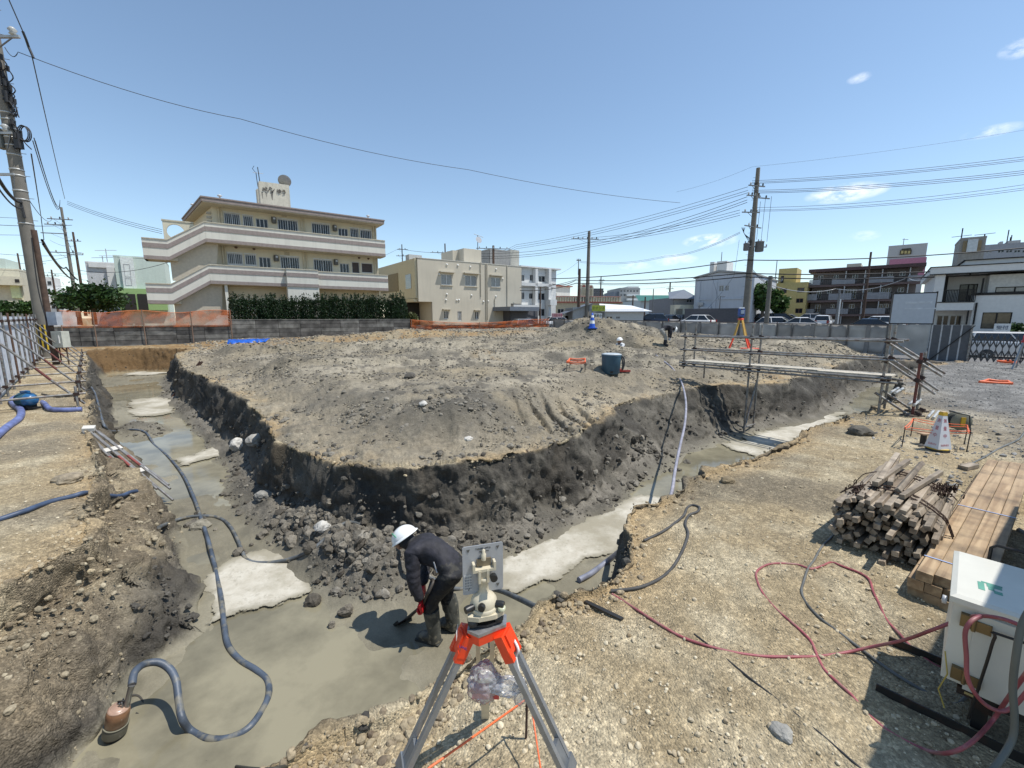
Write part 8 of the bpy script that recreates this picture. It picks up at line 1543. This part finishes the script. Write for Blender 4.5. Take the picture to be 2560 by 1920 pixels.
for (p, r_, lab) in (([(1380, 697, 46), (1860, 650, 38), (2580, 618, 30)], .04, 'thick upper bundled cable crossing the right half'), ([(1380, 710, 46), (1440, 700, 54), (1860, 683, 38), (2580, 664, 29)], .045, 'thick middle bundled cable crossing the right half'), ([(1300, 726, 50), (1440, 708, 54), (1860, 692, 38), (2580, 680, 29)], .045, 'thick lower bundled cable crossing the right half'), ([(1300, 719, 52), (1440, 699, 54)], .03, 'cable from the white flats to the dark narrow pole')): wire(p, r_, lab, sag=.3)
for k in range(2): wire([(1850, 580+3*k, 38), (1660, 640+3*k, 60), (1450, 653+3*k, 56)], .016, ('upper', 'lower')[k]+' light sagging wire from the transformer pole to the thin mast', sag=.5)
for k in range(3): wire([(1868, 655+3*k, 38), (1915, 705+2*k, 40)], .014, ('upper', 'middle', 'lower')[k]+' short wire from the tall pole to the shorter concrete pole', sag=.15)
wire([(1920, 710, 40), (2090, 722, 45), (2270, 694, 36), (2340, 672, 31)], .03, 'pale cable looping in front of the taupe apartments', m_frame, sag=.5)
wire([(1848, 600, 38), (1835, 690, 44), (1760, 780, 50)], .012, 'thin wire dropping across the gabled building', sag=.2); wire([(1780, 690, 46), (1797, 750, 48)], .012, 'thin service wire reaching the slim lamp pole'); wire([(1000, 622, 75), (1114, 632, 72)], .025, 'short wire between the two rooftop poles', sag=.2); wire([(960, 640, 70), (1000, 620, 75)], .02, 'wire from the apartment block to the rooftop pole')
wire([(1390, 688, 70), (1445, 655, 56)], .014, 'thin wire rising from the flats to the mast', sag=.2)
for v in (700, 712, 722): wire([(1500, v, 118), (1680, v-6, 86), (1880, v-22, 60)], .02, {700: 'upper', 712: 'middle', 722: 'lower'}[v]+' faint distant wire behind the gabled building', sag=.4)
# ---------------------------------------------------------------- cars and small signs in the street
def car(label, col, u, vr, Y, rz, kind='hatch', hgt=1.5, parked=True):
    """vr: picture height of the roof"""
    p = W(u, vr, Y); L, Wd = {'hatch': (3.9, 1.68), 'sedan': (4.5, 1.75), 'kei': (3.4, 1.48), 'van': (4.7, 1.75), 'suv': (4.4, 1.8)}[kind]; t = thing('parked_car', label, 'car' if kind != 'van' else 'van', (p.x, p.y, p.z-hgt), rz, 'cars parked beyond the fence'); mc = mat('car_'+col, {'white': (.68, .68, .67), 'black': (.015, .015, .018), 'silver': (.4, .41, .42), 'navy': (.02, .03, .05)}[col], .22, 0 if col == 'white' else .4, var=.03, coat=.7); mgl = mat('car_glass', (.015, .018, .022), .05, spec=.8); k = hgt/1.5
    roof = {'hatch': (-1.75, -1.2, .35, 1.05), 'sedan': (-1.6, -.8, .4, 1.15), 'kei': (-1.62, -1.4, .3, 1.0), 'van': (-2.3, -2.1, .9, 1.75), 'suv': (-2.05, -1.5, .3, 1.1)}[kind]; belt = .92*k if kind != 'van' else 1.0*k
    h2 = L/2; b = MB(); prof = [(-h2, .35), (-h2, .7*k), (-h2+.08, belt-.06), (roof[0], belt), (roof[3], belt), (h2-.45, belt-.14), (h2-.06, belt-.32), (h2, .5), (h2-.02, .32), (-h2+.05, .25)]
    n = len(prof); vs = []
    for y, s, dz in ((-Wd/2, .985, 0), (-Wd/2+.1, 1, .03), (Wd/2-.1, 1, .03), (Wd/2, .985, 0)): vs += [(x*s, y, zz+(dz if zz > .6 else 0)) for x, zz in prof]
    fs = [tuple(range(n))[::-1], tuple(range(3*n, 4*n))]
    for r in range(3): fs += [(r*n+i, r*n+(i+1) % n, (r+1)*n+(i+1) % n, (r+1)*n+i) for i in range(n)]
    b.add(vs, fs, mc, True); b.build('body', t)
    def cab(inset, zt, m, nm, x4, par):
        q = MB(); w0, w1 = Wd/2-.06-inset, Wd/2-.2-inset; z0 = belt+.0
        q.add([(x4[0], -w0, z0), (x4[3], -w0, z0), (x4[3], w0, z0), (x4[0], w0, z0), (x4[1], -w1, zt), (x4[2], -w1, zt), (x4[2], w1, zt), (x4[1], w1, zt)], [(0, 1, 5, 4), (1, 2, 6, 5), (2, 3, 7, 6), (3, 0, 4, 7), (4, 5, 6, 7)], m); return q.build(nm, par)
    cab(0, hgt-.06, mgl, 'windows', roof, t)
    q = MB(); x1, x2 = roof[1], roof[2]; w1 = Wd/2-.19; q.add([(x1-.05, -w1, hgt-.075), (x2+.05, -w1, hgt-.075), (x2+.05, w1, hgt-.075), (x1-.05, w1, hgt-.075), (x1+.12, -w1+.12, hgt), (x2-.12, -w1+.12, hgt), (x2-.12, w1-.12, hgt), (x1+.12, w1-.12, hgt)], [(0, 1, 5, 4), (1, 2, 6, 5), (2, 3, 7, 6), (3, 0, 4, 7), (4, 5, 6, 7)], mc, True); q.build('roof', t)
    q = MB(); w0 = Wd/2-.045
    for s in (-1, 1):
        for xa, xb in ((roof[0], roof[1]), (roof[3], roof[2]), ((roof[0]+roof[3])/2-.1, (roof[1]+roof[2])/2-.1)): q.bar((xa, s*w0, belt), (xb, s*(w0-.14), hgt-.07), .07, .05, mc)
    q.build('pillars', t)
    for sx in (-1, 1):
        for s in (-1, 1):
            q = MB(); q.lathe([(.0, -.1), (.2, -.1), (.31, -.09), (.31, .09), (.2, .1), (0, .1)], m_black, (sx*(h2-.78), s*(Wd/2-.09), .31), 18, Euler((pi/2, 0, 0)).to_matrix()); w_ = q.build('wheel', t)
            q = MB(); [q.box((sx*(h2-.78)+.1*cos(a), s*(Wd/2+.012), .31+.1*sin(a)), (.2, .012, .045), m_frame, Euler((0, -a, 0)).to_matrix()) for a in [j*1.2566 for j in range(5)]]; q.build('rim', w_)
    for s in (-1, 1):
        q = MB(); q.box((h2-.12, s*(Wd/2-.28), belt-.3), (.2, .34, .14), m_ins); q.build('headlight', t); q = MB(); q.box((-h2+.02, s*(Wd/2-.2), belt-.12), (.06, .2, .3), mat('tail_red', (.3, .01, .01), .3)); q.build('tail_light', t); q = MB(); q.box((roof[3]-.1, s*(Wd/2+.08), belt+.06), (.14, .16, .12), mc); q.build('mirror', t)
    return t
ad = atan2(-.66, .75)
car('white hatchback with dark windows in the middle behind the sheet fence', 'white', 1742, 787, 48, ad+pi*.95, 'hatch', 1.5); car('black low car left of the middle white hatchback', 'black', 1672, 787, 52, .1, 'sedan', 1.45); car('dark pickup shaped car right of the white shed', 'navy', 1628, 784, 52, 2.6, 'suv', 1.6); car('dark grey car partly hidden behind the black low car', 'navy', 1700, 786, 56, .3, 'hatch', 1.5); car('white long estate car right of the shorter concrete pole', 'white', 1950, 792, 45, ad, 'suv', 1.55); car('white sedan with dark windscreen beside the white estate car', 'white', 2010, 793, 43, ad+.15, 'sedan', 1.45); car('dark van behind the white estate car', 'black', 1945, 783, 52, ad, 'van', 1.8); car('white kei car below the first balconies of the taupe apartments', 'white', 2060, 788, 47, ad+pi*.5, 'kei', 1.55); car('silver car roof behind the white kei car', 'silver', 2040, 784, 54, ad, 'hatch', 1.5); car('dark navy car beside the notice board', 'navy', 2168, 796, 40, ad+pi, 'sedan', 1.45); car('white hatchback behind the dark navy car', 'white', 2200, 790, 42, ad+2.6, 'hatch', 1.5); car('silver car under the grey carport beside the beige house', 'silver', 1318, 797, 47, .5, 'kei', 1.5); car('white car roof at the orange net end', 'white', 1398, 791, 52, .2, 'hatch', 1.5); car('white car roof left of the dark narrow pole', 'white', 1425, 789, 58, .1, 'sedan', 1.45); car('small silver car right of the white sedan', 'silver', 1976, 785, 58, ad, 'kei', 1.5)
v = car('white passenger van parked behind the folding gate', 'white', 2556, 830, 24.2, ad+.2, 'van', 1.6); v['category'] = 'van'; del v['group']
def plate(name, label, u0, v0, u1, v1, Y, m, txt=None, tm=None, d=(1, 0), size=.8, leg=True, cat='sign', yy=0):
    f = Face(u0, v1, Y, d, 0); t = thing(name, label, cat, f.o, f.rz); x1 = f.x(u1, v1); z0, z1 = f.z(u0, v1), f.z(u0, v0); b = MB(); b.span((0, 0, z0), (x1, .08, z1), m); o = b.build('panel', t)
    if leg:
        for x in (.06, x1-.06): b = MB(); b.span((x-.04, .09, -.2), (x+.04, .16, z1-.05), m_steel); b.build('post', t)
    if txt: text(txt, (z1-z0)*size, tm, o, (x1/2, -.012, (z0+z1)/2), (pi/2, 0, 0), depth=.008, sx=min(1.0, x1/((z1-z0)*size*len(txt)*1.02)))
    return t
plate('parking_sign', 'pinkish white sign with red characters above the net end', 1379, 783, 1406, 794, 50, mat('sign_pink', (.62, .46, .46), .6), '月極駐車場', mat('sign_redtxt', (.40, .03, .07), .6))
plate('shop_sign', 'yellow green sign with dark characters behind the fence', 1480, 763, 1513, 778, 51, mat('sign_lime', (.38, .42, .05), .6), 'テナント', mat('sign_darktxt', (.04, .05, .02), .6), size=.6)
plate('notice_sign', 'small white notice sign with dark marks below the lime sign', 1484, 783, 1505, 796, 51, mat('sign_white', (.62, .63, .62), .6), '募集中', mat('sign_darktxt', (.04, .05, .02), .6), size=.6)
plate('curved_sign', 'pale curved topped sign with two dark panels by the modern house window', 2483, 809, 2525, 830, 27, mat('sign_white', (.62, .63, .62), .6), '受付', mat('sign_bluetxt', (.06, .09, .16), .6), d=D2, size=.5)
